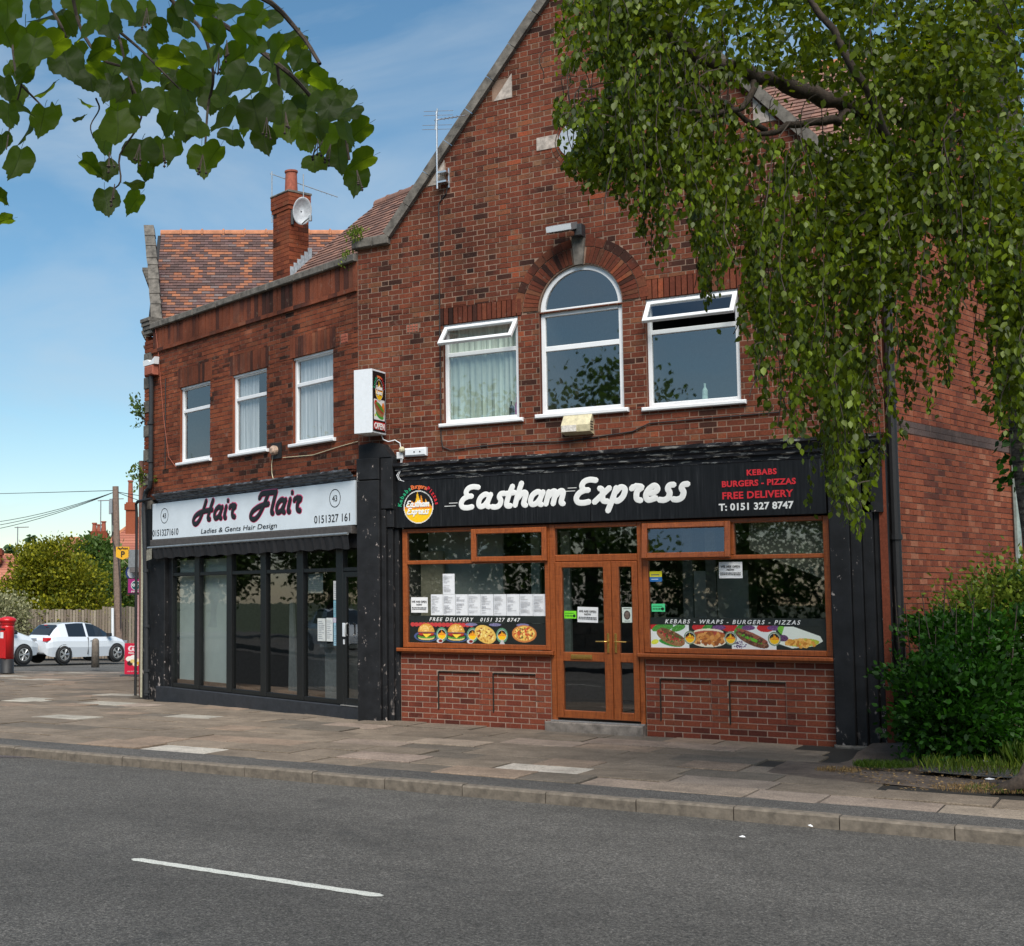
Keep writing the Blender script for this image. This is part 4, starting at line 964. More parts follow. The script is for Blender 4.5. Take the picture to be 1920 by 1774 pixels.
def strip_right():
    w_, h = 2.10, .29; A = Art(w_, h, .0045, (225, 228, 225))
    A.rect(.48, 1.0, 0, .29, (35, 38, 32), 6); A.rect(1.52, 2.1, 0, .29, (32, 36, 30), 6)
    for x in (.08, .62, .98, 1.4): A.ell(x, .26, .1, .05, (190, 40, 40), 0, 12)
    for x in (.2, .35, .7, .1, 1.1): A.ell(x, .25, .09, .04, (70, 140, 50), random.random(), 25)
    for x in (.85, 1.2, 1.5): A.ell(x, .26, .08, .03, (110, 70, 120), 0, 20)
    A.ell(.25, .06, .15, .04, (50, 140, 50), -.2, 20); A.ell(.25, .13, .19, .085, (150, 105, 65), -.42, 14); A.ell(.24, .14, .17, .03, (165, 60, 50), -.42, 12); A.ell(.27, .18, .16, .03, (110, 75, 45), -.42, 14); A.dots(.25, .14, .15, .07, 40, .013, [(90, 60, 35), (170, 125, 80), (60, 110, 40)], -.42)
    A.ell(.05, .07, .05, .03, (215, 220, 70), .3, 6)
    A.ell(.72, .10, .22, .085, (235, 225, 200)); A.ell(.72, .20, .18, .045, (235, 220, 190)); A.ell(.72, .17, .2, .05, (170, 70, 50), 0, 15); A.dots(.72, .12, .19, .07, 90, .026, [(200, 130, 60), (175, 100, 45), (215, 150, 80), (150, 85, 40)])
    A.ell(1.24, .12, .21, .07, (105, 65, 45), -.42, 14); A.ell(1.24, .165, .2, .035, (150, 80, 60), -.42, 12); A.ell(1.22, .13, .16, .02, (90, 170, 40), -.42, 12); A.dots(1.25, .12, .19, .06, 50, .014, [(80, 50, 35), (140, 95, 65)], -.42)
    A.dots(1.1, .05, .08, .04, 40, .008, [(100, 60, 120), (60, 30, 80)]); A.ell(1.62, .22, .09, .05, (110, 180, 50), -.6, 20)
    A.poly([(1.62, .28), (1.72, .28), (2.02, .17), (2.05, .11), (1.95, .05), (1.7, .02), (1.55, .07)], (226, 232, 220), 3); A.ell(1.82, .09, .19, .05, (180, 190, 60), .05, 16); A.dots(1.8, .085, .17, .042, 60, .024, [(215, 150, 60), (235, 180, 90), (190, 120, 40)])
    A.ell(1.6, .14, .06, .04, (90, 50, 90), 0, 20)
    for x in (.49, .985, 1.5): A.ell(x, .13, .075, .085, (120, 140, 110), 0, 20); A.logo(x, .13, .068, k=.9)
    return A
o = strip_right().build('window_food_strip', MF, 3.54, 1.10, .026, None)
o['label'] = 'printed strip of kebabs, chicken and a wrap along the foot of the right takeaway window'; o['category'] = 'window sticker'
def band(u0, u1, words, lab):
    e = empty('window_lettering_strip', (u0, 0, 1.39), lab, 'window sticker')
    b = MB(); b.box(u0, u1, .024, .028, 1.39, 1.478, MF); b.build('dark_band', simple('dark translucent band', (.02, .024, .022), .3), e)
    for s_, u, sp in words: text('lettering', s_, MF, u, 1.405, .022, .072, M_WTXT, e, shear=.3, offset=.001, spacing=sp)
band(.105, 2.148, [('FREE DELIVERY', .42, 1.42), ('0151 327 8747', 1.19, 1.32)], 'dark strip reading FREE DELIVERY 0151 327 8747 above the burger pictures')
band(3.535, 5.638, [('KEBABS - WRAPS - BURGERS - PIZZAS', 3.72, 1.36)], 'dark strip reading KEBABS WRAPS BURGERS PIZZAS above the kebab pictures')
M_PAPER = simple('white paper', (.74, .74, .74), .8, var=.05)
def paper(u0, u1, z0, z1, lab, lines=None, hours=False, y=.02, rot=0, mat=None, cat='notice', grp=None, fill=True):
    e = empty('paper_notice', (u0, y, z0), lab, cat, grp)
    A = MF @ Matrix.Translation((u0, y, z0)) @ Matrix.Rotation(rot, 4, 'Y'); w_, h = u1-u0, z1-z0
    n = 6; b = MB()
    for i in range(n):
        a, c = w_*i/n, w_*(i+1)/n; f = lambda t: -.003*math.sin(t/w_*5)
        b.sheet([(a, f(a), 0), (c, f(c), 0), (c, f(c), h), (a, f(a), h)], A)
    b.build('sheet', mat or M_PAPER, e)
    if lines:
        for s_, zz, sz in lines: text('lettering', s_, A, w_/2, zz*h, -.006, sz, M_KTXT, e, align='CENTER', offset=.0008, depth=.0005)
    if hours:
        b = MB()
        for k, zz in enumerate((.30, .20)):
            x = .06*w_
            while x < w_*.92:
                q = random.uniform(.008, .022); b.box(x, min(x+q, w_*.94), -.0065, -.0055, zz*h, zz*h+.011, A); x += q+.006
        b.build('small_print', M_KTXT, e)
    return e
OPN = [('WE ARE OPEN', .66, .036), ('NOW', .47, .034)]
paper(.14, .40, 1.52, 1.735, 'we are open now notice at the left edge of the left takeaway window', OPN, True)
paper(2.59, 2.865, 1.41, 1.61, 'we are open now notice on the wide door leaf', OPN, True, y=-.012, rot=R(1.5))
paper(4.41, 4.69, 1.965, 2.165, 'we are open now notice high in the right takeaway window', OPN, True)
def menu(u, z0, z1, lab, grp='menu sheets in a row in the left takeaway window', w_=.178):
    e = paper(u, u+w_, z0, z1, lab, grp=grp, cat='menu', y=.021+random.uniform(0, .004), mat=simple('menu paper', (.70, .71, .73), .7, var=.06, scale=20))
    A = MF @ Matrix.Translation((u, .012, z0)); b = MB(); z = z1-z0-.03
    while z > .03:
        if random.random() < .85: b.box(.015, random.uniform(.05, w_-.03), 0, .001, z, z+.004, A)
        z -= random.choice([.013, .013, .02])
    b.build('small_print', simple('grey print', (.30, .30, .32), .8), e)
ordn = ['leftmost', 'second', 'third', 'fourth', 'fifth', 'sixth', 'seventh', 'eighth', 'rightmost']
for i in range(9): menu(.45+i*.1893, 1.485, 1.775, '%s white menu sheet of the row taped above the FREE DELIVERY lettering' % ordn[i], w_=.184)
menu(.635, 1.778, 2.06, 'single menu sheet standing above the row, second from the left', w_=.18)
def sticker(u0, u1, z0, z1, bg, lab, y=.02, fn=None, name='window_sticker'):
    A = Art(u1-u0, z1-z0, .004, bg)
    if fn: fn(A)
    o = A.build(name, MF, u0, z0, y, None); o['label'] = lab; o['category'] = 'sticker'; return o
def hyg(A):
    for x in np.arange(.02, A.w-.03, .02): A.ell(x, A.h*.35, .007, .012, (20, 60, 30))
    A.ell(A.w-.03, A.h*.35, .018, .02, (15, 40, 20)); A.rect(.01, A.w*.8, A.h*.66, A.h*.74, (20, 90, 40))
sticker(2.41, 2.575, 1.455, 1.555, (120, 215, 40), 'lime green hygiene rating sticker on the wide door leaf', -.008, hyg)
sticker(3.56, 3.73, 1.55, 1.65, (80, 210, 140), 'mint green hygiene rating sticker in the corner of the right takeaway window', .02, hyg)
def faceb(A): A.ell(A.w/2, A.h*.48, .042, .058, (60, 50, 48)); A.ell(A.w/2, A.h*.48, .028, .045, (110, 95, 85), 0, 25); A.rect(.02, A.w-.02, A.h*.88, A.h*.92, (60, 60, 60)); A.rect(.03, A.w-.03, A.h*.08, A.h*.11, (90, 90, 90))
sticker(3.185, 3.315, 1.41, 1.605, (205, 215, 205), 'pale notice with a dark oval picture on the narrow door leaf', -.008, faceb)
def ylb(A): A.rect(0, A.w, 0, A.h*.45, (40, 110, 180), 6); A.rect(0, A.w, A.h*.45, A.h, (225, 215, 40), 6); A.rect(.02, A.w*.8, A.h*.62, A.h*.7, (30, 60, 110)); A.rect(.02, A.w*.7, A.h*.2, A.h*.26, (220, 230, 240))
sticker(3.545, 3.70, 1.93, 2.06, (40, 110, 180), 'small yellow and blue sticker at the top left of the right takeaway window', .02, ylb)

# ---- fascia sign
FS = empty('takeaway_fascia_sign', (2.8, -.08, 3.03), 'long black fascia sign with white slanted Eastham Express lettering', 'shop sign')
b = MB(); b.box(-.045, 2.82, -.085, -.001, 2.715, 3.375, MF, .004); b.build('sign_panel', M_SIGNB, FS); b = MB(); b.box(2.824, 5.70, -.085, -.001, 2.715, 3.375, MF, .004); b.build('sign_panel', M_SIGNB, FS)
script('lettering', 'Eastham', MF, .96, 2.955, -.088, .30, .074, M_WTXT, FS, xs=1.12, dep=.0025); script('lettering', 'ExpRess', MF, 2.61, 2.955, -.088, .315, .076, M_WTXT, FS, xs=1.10, dep=.0025)
b = MB()
for (a, c, z) in ((.80, .93, 3.03), (.73, .90, 2.99), (2.52, 2.64, 3.16), (2.44, 2.62, 3.12)): b.box(a, c, -.089, -.085, z, z+.008, MF)
b.build('speed_line', M_WTXT, FS)
for s_, u, z, sz, m, sp in (('KEBABS', 4.80, 3.215, .095, M_RTXT, 1.12), ('BURGERS - PIZZAS', 4.50, 3.085, .10, M_RTXT, 1.06), ('FREE DELIVERY', 4.50, 2.935, .118, M_RTXT, 1.06), ('T: 0151 327 8747', 4.46, 2.795, .118, M_WTXT, 1.03)):
    text('lettering', s_, MF, u, z, -.089, sz, m, FS, offset=.0035, spacing=sp)
def logo_disc(M, u, z, r, y, parent, k=1.0):
    A = Art(2.2*r*k, 2.2*r, r/26, (0, 0, 0)); A.logo(1.1*r*k, 1.1*r, r, k=k)
    # cut to the round outline
    V = np.stack([A.X+u-1.1*r*k, np.full(A.X.shape, y), A.Z+z-1.1*r], -1).reshape(-1, 3); Mn = np.array(M); V = V@Mn[:3, :3].T+Mn[:3, 3]
    i = np.arange(A.nx*A.nz).reshape(A.nz, A.nx); Fq = np.stack([i[:-1, :-1], i[:-1, 1:], i[1:, 1:], i[1:, :-1]], -1).reshape(-1, 4)
    ins = (((A.X-1.1*r*k)/(r*1.01*k))**2+((A.Z-1.1*r)/(r*1.01))**2 < 1).ravel(); Fq = Fq[ins[Fq].all(1)]
    me = fast_mesh('logo', V, Fq, 4, M_PRINT); c = me.color_attributes.new('Col', 'FLOAT_COLOR', 'POINT'); rgba = np.ones((len(V), 4), np.float32); rgba[:, :3] = s2l(A.a.reshape(-1, 3)); c.data.foreach_set('color', rgba.ravel())
    o = link(D.objects.new('logo', me), parent)
    script('logo_lettering', 'Eastham', M, u-r*.80*k, z+r*.02, y-.004, r*.36, r*.085, M_WTXT, parent, xs=.93*k, dep=.002); script('logo_lettering', 'ExpRess', M, u-r*.76*k, z-r*.42, y-.004, r*.36, r*.085, M_WTXT, parent, xs=.95*k, dep=.002)
    rr_ = r*1.13
    for s_, a0, a1, m in (('Kebabs', 172, 118, M_GTXT), ('Burgers', 108, 66, M_OTXT), ('Pizzas', 58, 8, M_RTXT)):
        for i_, ch in enumerate(s_):
            a = R(a0+(a1-a0)*i_/(len(s_)-1)); text('logo_lettering', ch, M, u+rr_*k*math.cos(a), z+rr_*math.sin(a), y-.002, r*.36, m, parent, align='CENTER', offset=.002, rot=math.pi/2-a, depth=.001, xs=k)
    for a in (113, 62): 
        b = MB(); b.box(u+rr_*k*math.cos(R(a))-.008*k, u+rr_*k*math.cos(R(a))+.008*k, y-.003, y-.001, z+rr_*math.sin(R(a))+.01, z+rr_*math.sin(R(a))+.018, M); b.build('logo_lettering', M_WTXT, parent)
logo_disc(MF, .325, 3.0, .235, -.088, FS)

# ---- projecting box sign
PS = empty('projecting_sign', (-.36, -.24, 4.05), 'white box sign reading OPEN sticking out from the brick above the black pier', 'hanging sign')
MPS = frame((-.195, -.47, 0), 0, 1)      # its printed face looks right (+x): u runs inwards to the wall
b = MB(); b.box(0, .41, .0, .29, 4.055, 4.965, MPS, .006); b.build('sign_box', M_WHITEM, PS)
A = Art(.37, .86, .005, (14, 13, 14))
A.rect(.03, .34, .17, .46, (225, 225, 225)); A.rect(.04, .33, .18, .45, (232, 232, 228)); A.ell(.09, .40, .05, .05, (200, 50, 40), 0, 12); A.ell(.30, .34, .04, .09, (225, 120, 40), 0, 10); A.ell(.20, .24, .12, .05, (60, 150, 50), -.3, 16)
A.ell(.19, .32, .15, .08, (150, 110, 65), -.5, 14); A.ell(.19, .33, .14, .03, (150, 60, 45), -.5, 12); A.ell(.21, .36, .13, .03, (80, 130, 40), -.5, 14); A.ell(.07, .23, .025, .02, (200, 210, 70))
A.rect(.02, .355, .03, .14, (185, 20, 28))
A.build('sign_face', MPS, .02, 4.08, -.004, PS)
text('lettering', 'OPEN', MPS, .205, 4.118, -.007, .125, M_WTXT, PS, align='CENTER', offset=.003, xs=.92)
logo_disc(MPS, .20, 4.68, .155, -.008, PS, k=.74)
b = MB(); b.box(.41, .47, .10, .13, 4.80, 4.90, MPS); b.box(.41, .47, .10, .13, 4.15, 4.25, MPS); b.build('bracket', M_GREYM, PS)
b = MB(); b.tube([(.36, .05, 4.055), (.38, .03, 3.99), (.42, -.03, 3.96), (.45, -.12, 3.98), (.455, -.20, 3.93), (.45, -.22, 3.80)], .008, 6, MPS); b.build('cable', M_WHITEM, PS)

# ---- small fittings on the front
e = empty('bulkhead_light', (.28, -.03, 3.72), 'white slim light unit on the brick above the black cornice', 'light')
b = MB(); b.box(.10, .44, -.075, -.008, 3.725, 3.845, MF, .02); b.build('housing', M_WHITEM, e)
b = MB()
for u in (.26, .35): b.lathe([(.011, -.002), (.011, .002)], 8, MF @ Matrix.Translation((u, -.078, 3.785)) @ Matrix.Rotation(R(90), 4, 'X'))
b.build('screw_cover', M_BLACK, e)
e = empty('junction_box', (0, -.02, 3.68), 'small white cable box between pier cap and slim light', 'cable box')
b = MB(); b.box(-.04, .06, -.05, -.008, 3.70, 3.80, MF, .01); b.build('housing', M_WHITE, e); b = MB(); b.lathe([(.0, 0), (.035, .01), (.045, .04), (.03, .07), (0, .08)], 12, MF @ Matrix.Translation((.06, -.03, 3.83)) @ Matrix.Rotation(R(90), 4, 'X')); b.build('round_cap', M_CREAM, e)
b = MB(); b.tube([(.03, -.04, 3.70), (.035, -.06, 3.55), (.05, -.21, 3.45), (.09, -.22, 3.385), (.17, -.215, 3.36)], .004, 5, MF); b.tube([(.05, -.04, 3.70), (.06, -.09, 3.55), (.075, -.215, 3.44), (.13, -.22, 3.37)], .0035, 5, MF); b.build('cable', M_WHITE, e)
e = empty('alarm_box', (2.66, -.1, 3.87), 'yellowed cream alarm box under the arched window', 'alarm')
b = MB(); P = [(0, 0), (-.15, .03), (-.16, .12), (-.05, .27), (0, .27)]
vs = [(2.47, a, 3.865+z) for a, z in P]+[(2.86, a, 3.865+z) for a, z in P]; b.add(vs, [(0, 5, 6, 1), (1, 6, 7, 2), (2, 7, 8, 3), (3, 8, 9, 4), (4, 3, 2, 1, 0), (5, 6, 7, 8, 9)], MF); b.build('housing', M_CREAM, e)
b = MB(); b.box(2.48, 2.68, -.167, -.155, 3.90, 3.985, MF); b.build('faded_panel', simple('faded white panel', (.62, .58, .52), .6, var=.3, scale=40), e)
b = MB()
for k in range(4): b.box(2.86, 2.863, -.13+k*.0, -.03, 3.91+k*.035, 3.925+k*.035, MF)
b.build('louvre', M_BLACK, e)
e = empty('floodlight', (2.6, -.25, 6.5), 'grey floodlight on a bracket above the keystone of the arched window', 'floodlight')
A = MF @ Matrix.Translation((2.58, -.22, 6.62)) @ Matrix.Rotation(R(18), 4, 'X')
b = MB(); b.box(-.18, .16, -.16, .10, -.04, .045, A, .015); b.build('housing', M_GREYM, e); b = MB(); b.box(-.15, .13, -.13, .07, -.048, -.041, A); b.build('lens', M_CGLASS, e); b = MB(); b.box(-.18, .16, -.166, -.158, -.03, .04, A); b.build('front_edge', M_WHITEM, e)
b = MB(); b.box(2.70, 2.80, -.16, -.0, 6.50, 6.66, MF, .01); b.tube([(2.62, -.10, 6.62), (2.72, -.08, 6.58), (2.74, -.0, 6.56)], .018, 6, MF); b.build('bracket', M_DARKP, e)
e = empty('television_aerial', (.70, -.05, 7.5), 'silver aerial pole with yagi clamped to the left slope of the gable', 'aerial')
b = MB(); b.tube([(.69, -.12, 7.50), (.69, -.12, 8.62)], .014, 8, MF); b.build('mast', M_SILVER, e)
b = MB()
for z in (7.58, 7.72): b.box(.69, .83, -.13, -.01, z, z+.025, MF)
b.box(.815, .835, -.03, -.008, 7.52, 7.80, MF); b.build('bracket', M_SILVER, e)
b = MB(); A = MF @ Matrix.Translation((.70, -.12, 8.50)) @ Matrix.Rotation(R(-12), 4, 'Z') @ Matrix.Rotation(R(8), 4, 'Y'); b.tube([(-.05, 0, 0), (.52, 0, 0)], .008, 6, A)
for k in range(7): b.tube([(.10+k*.07, -.05, 0), (.10+k*.07, .05, 0)], .004, 4, A); 
for z in (-.13, -.07, .07, .13): b.tube([(-.02, -.22, z), (-.02, .22, z)], .004, 4, A @ Matrix.Rotation(R(-70), 4, 'Z'))
b.tube([(-.02, 0, -.14), (-.02, 0, .16)], .012, 6, A); b.build('yagi', M_SILVER, e)
b = MB(); b.tube([(.80, -.02, 7.55), (.78, -.02, 7.45), (.66, -.02, 7.32), (.655, -.02, 6.0), (.655, -.02, 5.0), (.655, -.02, 3.98), (.68, -.02, 3.83), (.80, -.02, 3.78), (1.6, -.02, 3.82), (2.5, -.02, 3.79), (3.38, -.02, 3.86), (3.6, -.02, 3.95), (5.2, -.02, 3.97)], .009, 5, MF)
o = b.build('aerial_cable', M_CABLE, None); o['label'] = 'thin black cable running down the brick from the aerial and along above the cornice'; o['category'] = 'cable'

# windowsill bottles
def bottle(u, z, h, r, mat, lab):
    b = MB(); b.lathe([(r, 0), (r, h*.55), (r*.4, h*.75), (r*.4, h*.95), (r*.5, h)], 10, MF @ Matrix.Translation((u, .125, z))); o = b.build('bottle', mat, None); o['label'] = lab; o['category'] = 'bottle'
bottle(1.66, 4.225, .19, .035, M_DARKP, 'small dark bottle on the sill inside the green curtained window'); bottle(1.74, 4.225, .24, .032, M_PURP, 'magenta bottle on the sill inside the green curtained window')
bottle(4.27, 4.225, .20, .035, simple('pale green bottle', (.35, .5, .45), .3), 'pale pump bottle on the sill of the uncurtained window')

# ============================================================ SALON BUILDING (left wing)
SB = empty('salon_building', tuple(MW @ Vector((3.2, 0, 0))), 'lower brick building with three white upstairs windows above the white Hair Flair sign', 'building')
WR = [(1.29, 2.30, 4.12, 5.46), (3.01, 4.02, 4.12, 5.44), (4.75, 5.79, 4.12, 5.47)]
WX = [(1.22, 2.36, 5.46, 5.80), (2.94, 4.08, 5.44, 5.78), (4.68, 5.86, 5.47, 5.80), (.30, 6.40, 6.30, 6.68), (.30, 6.4, 6.225, 6.30), (5.98, 6.16, 5.50, 5.66)]
brickwall(MW, lambda z: [(.30, 6.40)] if z > 3.5 else [], 3.52, 6.66, WR, [], M_BRICKW, M_MORTD, SB, singles=240, keep=lambda b: True, excl=WX, proud=.005, joint=.012)
M_SOLD = brick_mat('upright brick', [(0, (.05, .022, .016)), (.22, (.09, .03, .02)), (.3, (.17, .048, .024)), (.7, (.22, .062, .03)), (.9, (.14, .05, .03)), (1, (.26, .09, .045))], soot=.5)
um = unit_brick('soldier_brick', M_SOLD); b = MB()
for (a, c, z0, z1) in [x for x in WX[:4]]:
    b.sheet([(a, .0, z0), (c, .0, z0), (c, .0, z1), (a, .0, z1)], MW)
    dw = .075 if z1-z0 < .35 else .115
    for q in soldiers(MW, a, c, z0, z1, M_BRICKW, SB, wdt=dw*random.uniform(.95, 1.05)):
        inst('soldier_brick', um, MW @ Matrix.Translation((q[0], -.012+q[4]*2, q[2])) @ Matrix.Diagonal((q[1]-q[0], .03, q[3]-q[2], 1)), SB)
b.build('mortar', M_MORTD, SB)
for k in range(27):
    a = .30+k*.2260; inst('string_brick', um, MW @ Matrix.Translation((a+.004, -.045+random.uniform(-.006, .006), 6.232)) @ Matrix.Diagonal((.216, .06, .062, 1)), SB)
b = MB(); b.box(.30, 6.40, -.015, .02, 6.225, 6.30, MW)
b.build('string_course', M_BRICKW, SB)
for k in range(8):
    a = .28+k*.765; o = random.uniform(-.006, .006); b = MB(); b.box(a+.003, min(a+.762, 6.40), -.075+o, .26, 6.68+o, 6.79+o, MW, .012); b.build('coping_stone', M_STONE, SB)
b = MB(); b.box(5.99, 6.15, -.004, .02, 5.51, 5.65, MW)
for i in range(4):
    for j in range(3): b.box(6.0+i*.037, 6.027+i*.037, -.010, -.004, 5.522+j*.042, 5.552+j*.042, MW)
b.build('air_brick', M_TERRA, SB)
upwin(MW, 1.29, 2.30, 4.12, 5.46, 5.03, SB, None, label='leftmost wing window')
upwin(MW, 3.01, 4.02, 4.12, 5.44, 5.03, SB, (M_CURTW, .6), label='middle wing window with half drawn curtain')
upwin(MW, 4.75, 5.79, 4.12, 5.47, 5.04, SB, (M_CURTW, 1.0), label='wing window nearest the box sign with white curtain')
b = MB(); b.box(.0, .05, .02, 5.5, -.1, 6.6, MW); b.build('rear_wall', M_BRICKW, SB)
cornice(MW, .62, 6.38, 3.45, 3.60, .0, M_CORNG, SB, 80)
# stone and brick end pier with its coping running up the side gable
for k in range(16):
    z = 3.35+k*.225
    if z > 6.4: break
    st_ = k % 2 == 0
    if st_: b = MB(); b.box(.0, .30, -.03, .3, z, z+.215+.0, MW, .008); b.build('quoin_stone', M_STONE, SB)
    else:
        for j in range(3): b = MB(); b.cr = random.random(); b.box(.01, .29, -.015, .3, z+j*.075+.003, z+(j+1)*.075-.006, MW); b.build('quoin_brick', M_BRICKW, SB)
for j in range(4): b = MB(); b.box(.0-.01*j, .31, -.04-.02*j, .3, 6.62+j*.075, 6.69+j*.075, MW, .006); b.build('corbel_stone', M_STONE, SB)
zz = [6.93, 7.25, 7.48, 7.80, 8.12, 8.28, 8.56, 8.80, 9.05]
for k in range(8):
    s0, s1 = (zz[k]-6.93)*.55, (zz[k+1]-6.93)*.55; d0, d1 = .1+s0*1.0, .1+s1*1.0
    P = unp(285-3.0*k*1.15, 600, 24.6)
    b = MB(); A = MW
    # each stone lies further back up the slope of the side gable, which is seen edge on
    g0 = L(-1.94-.031*k, 24.7+s0, zz[k]); g1 = L(-1.94-.031*(k+1), 24.7+s1, zz[k+1]-.012); hw = RT*.205
    vs = [g0-RT*.02, g0+hw*.9, g0+hw*.9+HD*.3, g0-RT*.02+HD*.3, g1-RT*.02, g1+hw*.85, g1+hw*.85+HD*.3, g1-RT*.02+HD*.3]
    b.add(vs, [(0, 1, 5, 4), (1, 2, 6, 5), (2, 3, 7, 6), (3, 0, 4, 7), (4, 5, 6, 7), (3, 2, 1, 0)]); b.build('gable_coping_stone', M_STONE, SB)
# mouldings of the side front seen edge on
def lump(lat, Z, z0, z1, w_, name, mat):
    b = MB(); n = 5
    for k in range(n):
        f = k/(n-1); ww = w_*(.45+.55*f); a = z0+(z1-z0)*k/n; c = z0+(z1-z0)*(k+1)/n; p = L(lat, Z, 0)
        vs = []
        for zq in (a, c-.004):
            for (dx, dy) in ((0, 0), (-ww, 0), (-ww, .5), (0, .5)): vs.append(p+RT*dx+HD*dy+Vector((0, 0, zq)))
        b.add(vs, [(0, 1, 5, 4)[::-1], (1, 2, 6, 5)[::-1], (2, 3, 7, 6)[::-1], (4, 5, 6, 7)[::-1], (0, 1, 2, 3)])
    return b.build(name, mat, SB)
lump(-2.02, 25.3, 7.75, 8.05, .16, 'side_moulding', M_STONE); lump(-2.02, 25.2, 6.60, 6.80, .16, 'side_moulding', M_STONE); lump(-2.0, 25.2, 6.35, 6.52, .14, 'side_moulding', M_STONE)
lump(-2.02, 25.6, 5.20, 5.95, .09, 'side_column', M_STONE); lump(-2.02, 25.6, 4.0, 4.45, .06, 'side_column', M_STONE)
# side wall of the corner, receding from the camera
b = MB()
def vq(p0, p1, z0, z1): b.add([p0+Vector((0, 0, z0)), p1+Vector((0, 0, z0)), p1+Vector((0, 0, z1)), p0+Vector((0, 0, z1))], [(3, 2, 1, 0)])
vq(L(-.083*24.75, 24.75, 0), L(-.083*36.5, 36.5, 0), -.6, 6.6); vq(L(-.083*24.75, 24.75, 0), L(-.083*24.75+.4, 24.9, 0), -.3, 6.6)
b.build('side_wall', M_BRICKW, SB)
# roofs
tiles(MW, (0, .33, 6.60), R(45), lambda s: (3.30+.25*min(s, 1.3)+max(0, s-1.3)*.45, 7.1), 2.66, M_TILE2, SB, singles=0)
b = MB(); k45 = .7071
b.add([(3.3, .33, 6.58), (7.1, .33, 6.58), (7.1, 2.24, 8.46), (4.2, 2.24, 8.46)], [(0, 1, 2, 3)], MW); b.add([(4.2, 2.24, 8.46), (7.1, 2.24, 8.46), (7.1, 5, 5.6), (4.2, 5, 5.6)], [(0, 1, 2, 3)], MW); b.add([(3.3, .33, 6.58), (4.2, 2.24, 8.46), (4.2, 5.0, 5.6), (2.2, 3, 5.6)], [(0, 1, 2, 3)], MW); b.build('roof_underlay', M_BLACK, SB)
for k in range(7):
    b = MB(); a = 4.15+k*.33; A = MW @ Matrix.Translation((a, 2.22, 8.44)) @ Matrix.Rotation(R(90), 4, 'Y'); b.lathe([(.10, 0), (.10, .31), (.115, .315), (.115, .33)], 12, A); b.build('ridge_tile', M_TILE2, SB)
MC = frame(L(-2.15, 24.72+.3, 0), RT.x, RT.y)      # roof of the side front: its ridge runs across the view
tiles(MC, (0, 0, 6.86), R(45), lambda s: (.18, 4.1), 3.52, M_TILE, SB, singles=40)
b = MB(); b.add([(0.1, 0, 6.82), (4.2, 0, 6.82), (4.2, 2.5, 9.28), (.1, 2.5, 9.28)], [(0, 1, 2, 3)], MC); b.add([(0.1, 5, 6.82), (4.2, 5, 6.82), (4.2, 2.5, 9.28), (.1, 2.5, 9.28)], [(3, 2, 1, 0)], MC); b.build('roof_underlay', M_BLACK, SB)
for k in range(9):
    b = MB(); A = MC @ Matrix.Translation((.16+k*.445, 2.50, 9.30)) @ Matrix.Rotation(R(90), 4, 'Y'); b.lathe([(.10, 0), (.10, .40), (.125, .405), (.125, .44)], 12, A); b.build('ridge_tile', M_RIDGE, SB)
# chimney
CH = MW @ Matrix.Translation((2.87, .92, 0))
chm = MB(); chm.box(.008, .472, .008, .412, 6.55, 8.64, CH); chm = chm.build('chimney_stack', M_MORTD, SB)
ub = unit_brick('chimney_brick', M_BRICKW)
for i in range(28):
    z = 6.62+i*.073; big = .03 if i >= 25 else (.015 if i == 24 else 0); h = .066
    b = MB()
    n1 = 2 if i % 2 else 3; L1 = .48+2*big
    if i < 26 or True:
        e1 = [0, .225, .48] if i % 2 == 0 else [0, .112, .337, .48]
        for a, c in zip(e1[:-1], e1[1:]):
            a2 = a-(big if a == 0 else 0); c2 = c+(big if c == .48 else 0)
            inst('chimney_brick', ub, CH @ Matrix.Translation((a2+.003, -big, z)) @ Matrix.Diagonal((c2-a2-.006, .09, h, 1)), chm)
        e2 = [0, .2, .42] if i % 2 else [0, .105, .31, .42]
        B2 = CH @ Matrix.Translation((.48, 0, 0)) @ Matrix.Rotation(R(90), 4, 'Z')
        for a, c in zip(e2[:-1], e2[1:]):
            a2 = a-(big if a == 0 else 0)+(.004 if a == 0 else 0); c2 = c+(big if c == .42 else 0)
            inst('chimney_brick', ub, B2 @ Matrix.Translation((a2+.003, -big, z)) @ Matrix.Diagonal((c2-a2-.006, .09, h, 1)), chm)
b = MB(); b.box(-.04, .52, -.04, .46, 8.665, 8.70, CH, .01); b.build('chimney_cap', M_STONE, chm)
b = MB(); b.lathe([(.115, 8.70), (.10, 9.08), (.115, 9.09), (.115, 9.12), (.085, 9.12), (.08, 8.9)], 20, CH @ Matrix.Translation((.27, .2, 0))); b.build('chimney_pot', M_TERRA, SB)
b = MB()
for k in range(6):
    u = .484; d = .02+k*.075; b.box(u, u+.006, d, d+.085, 7.16+k*.075, 7.37+k*.075, CH)
for k in range(3): b.box(.06+k*.14, .22+k*.14, -.012, -.004, 6.80+k*.05, 6.98+k*.05, CH)
b.build('flashing', M_LEAD, SB)
b = MB(); b.tube([CH @ Vector((.62, .5, 7.3)), CH @ Vector((.75, .55, 7.62))], .11, 12); b.build('terracotta_vent', M_TERRA, SB)
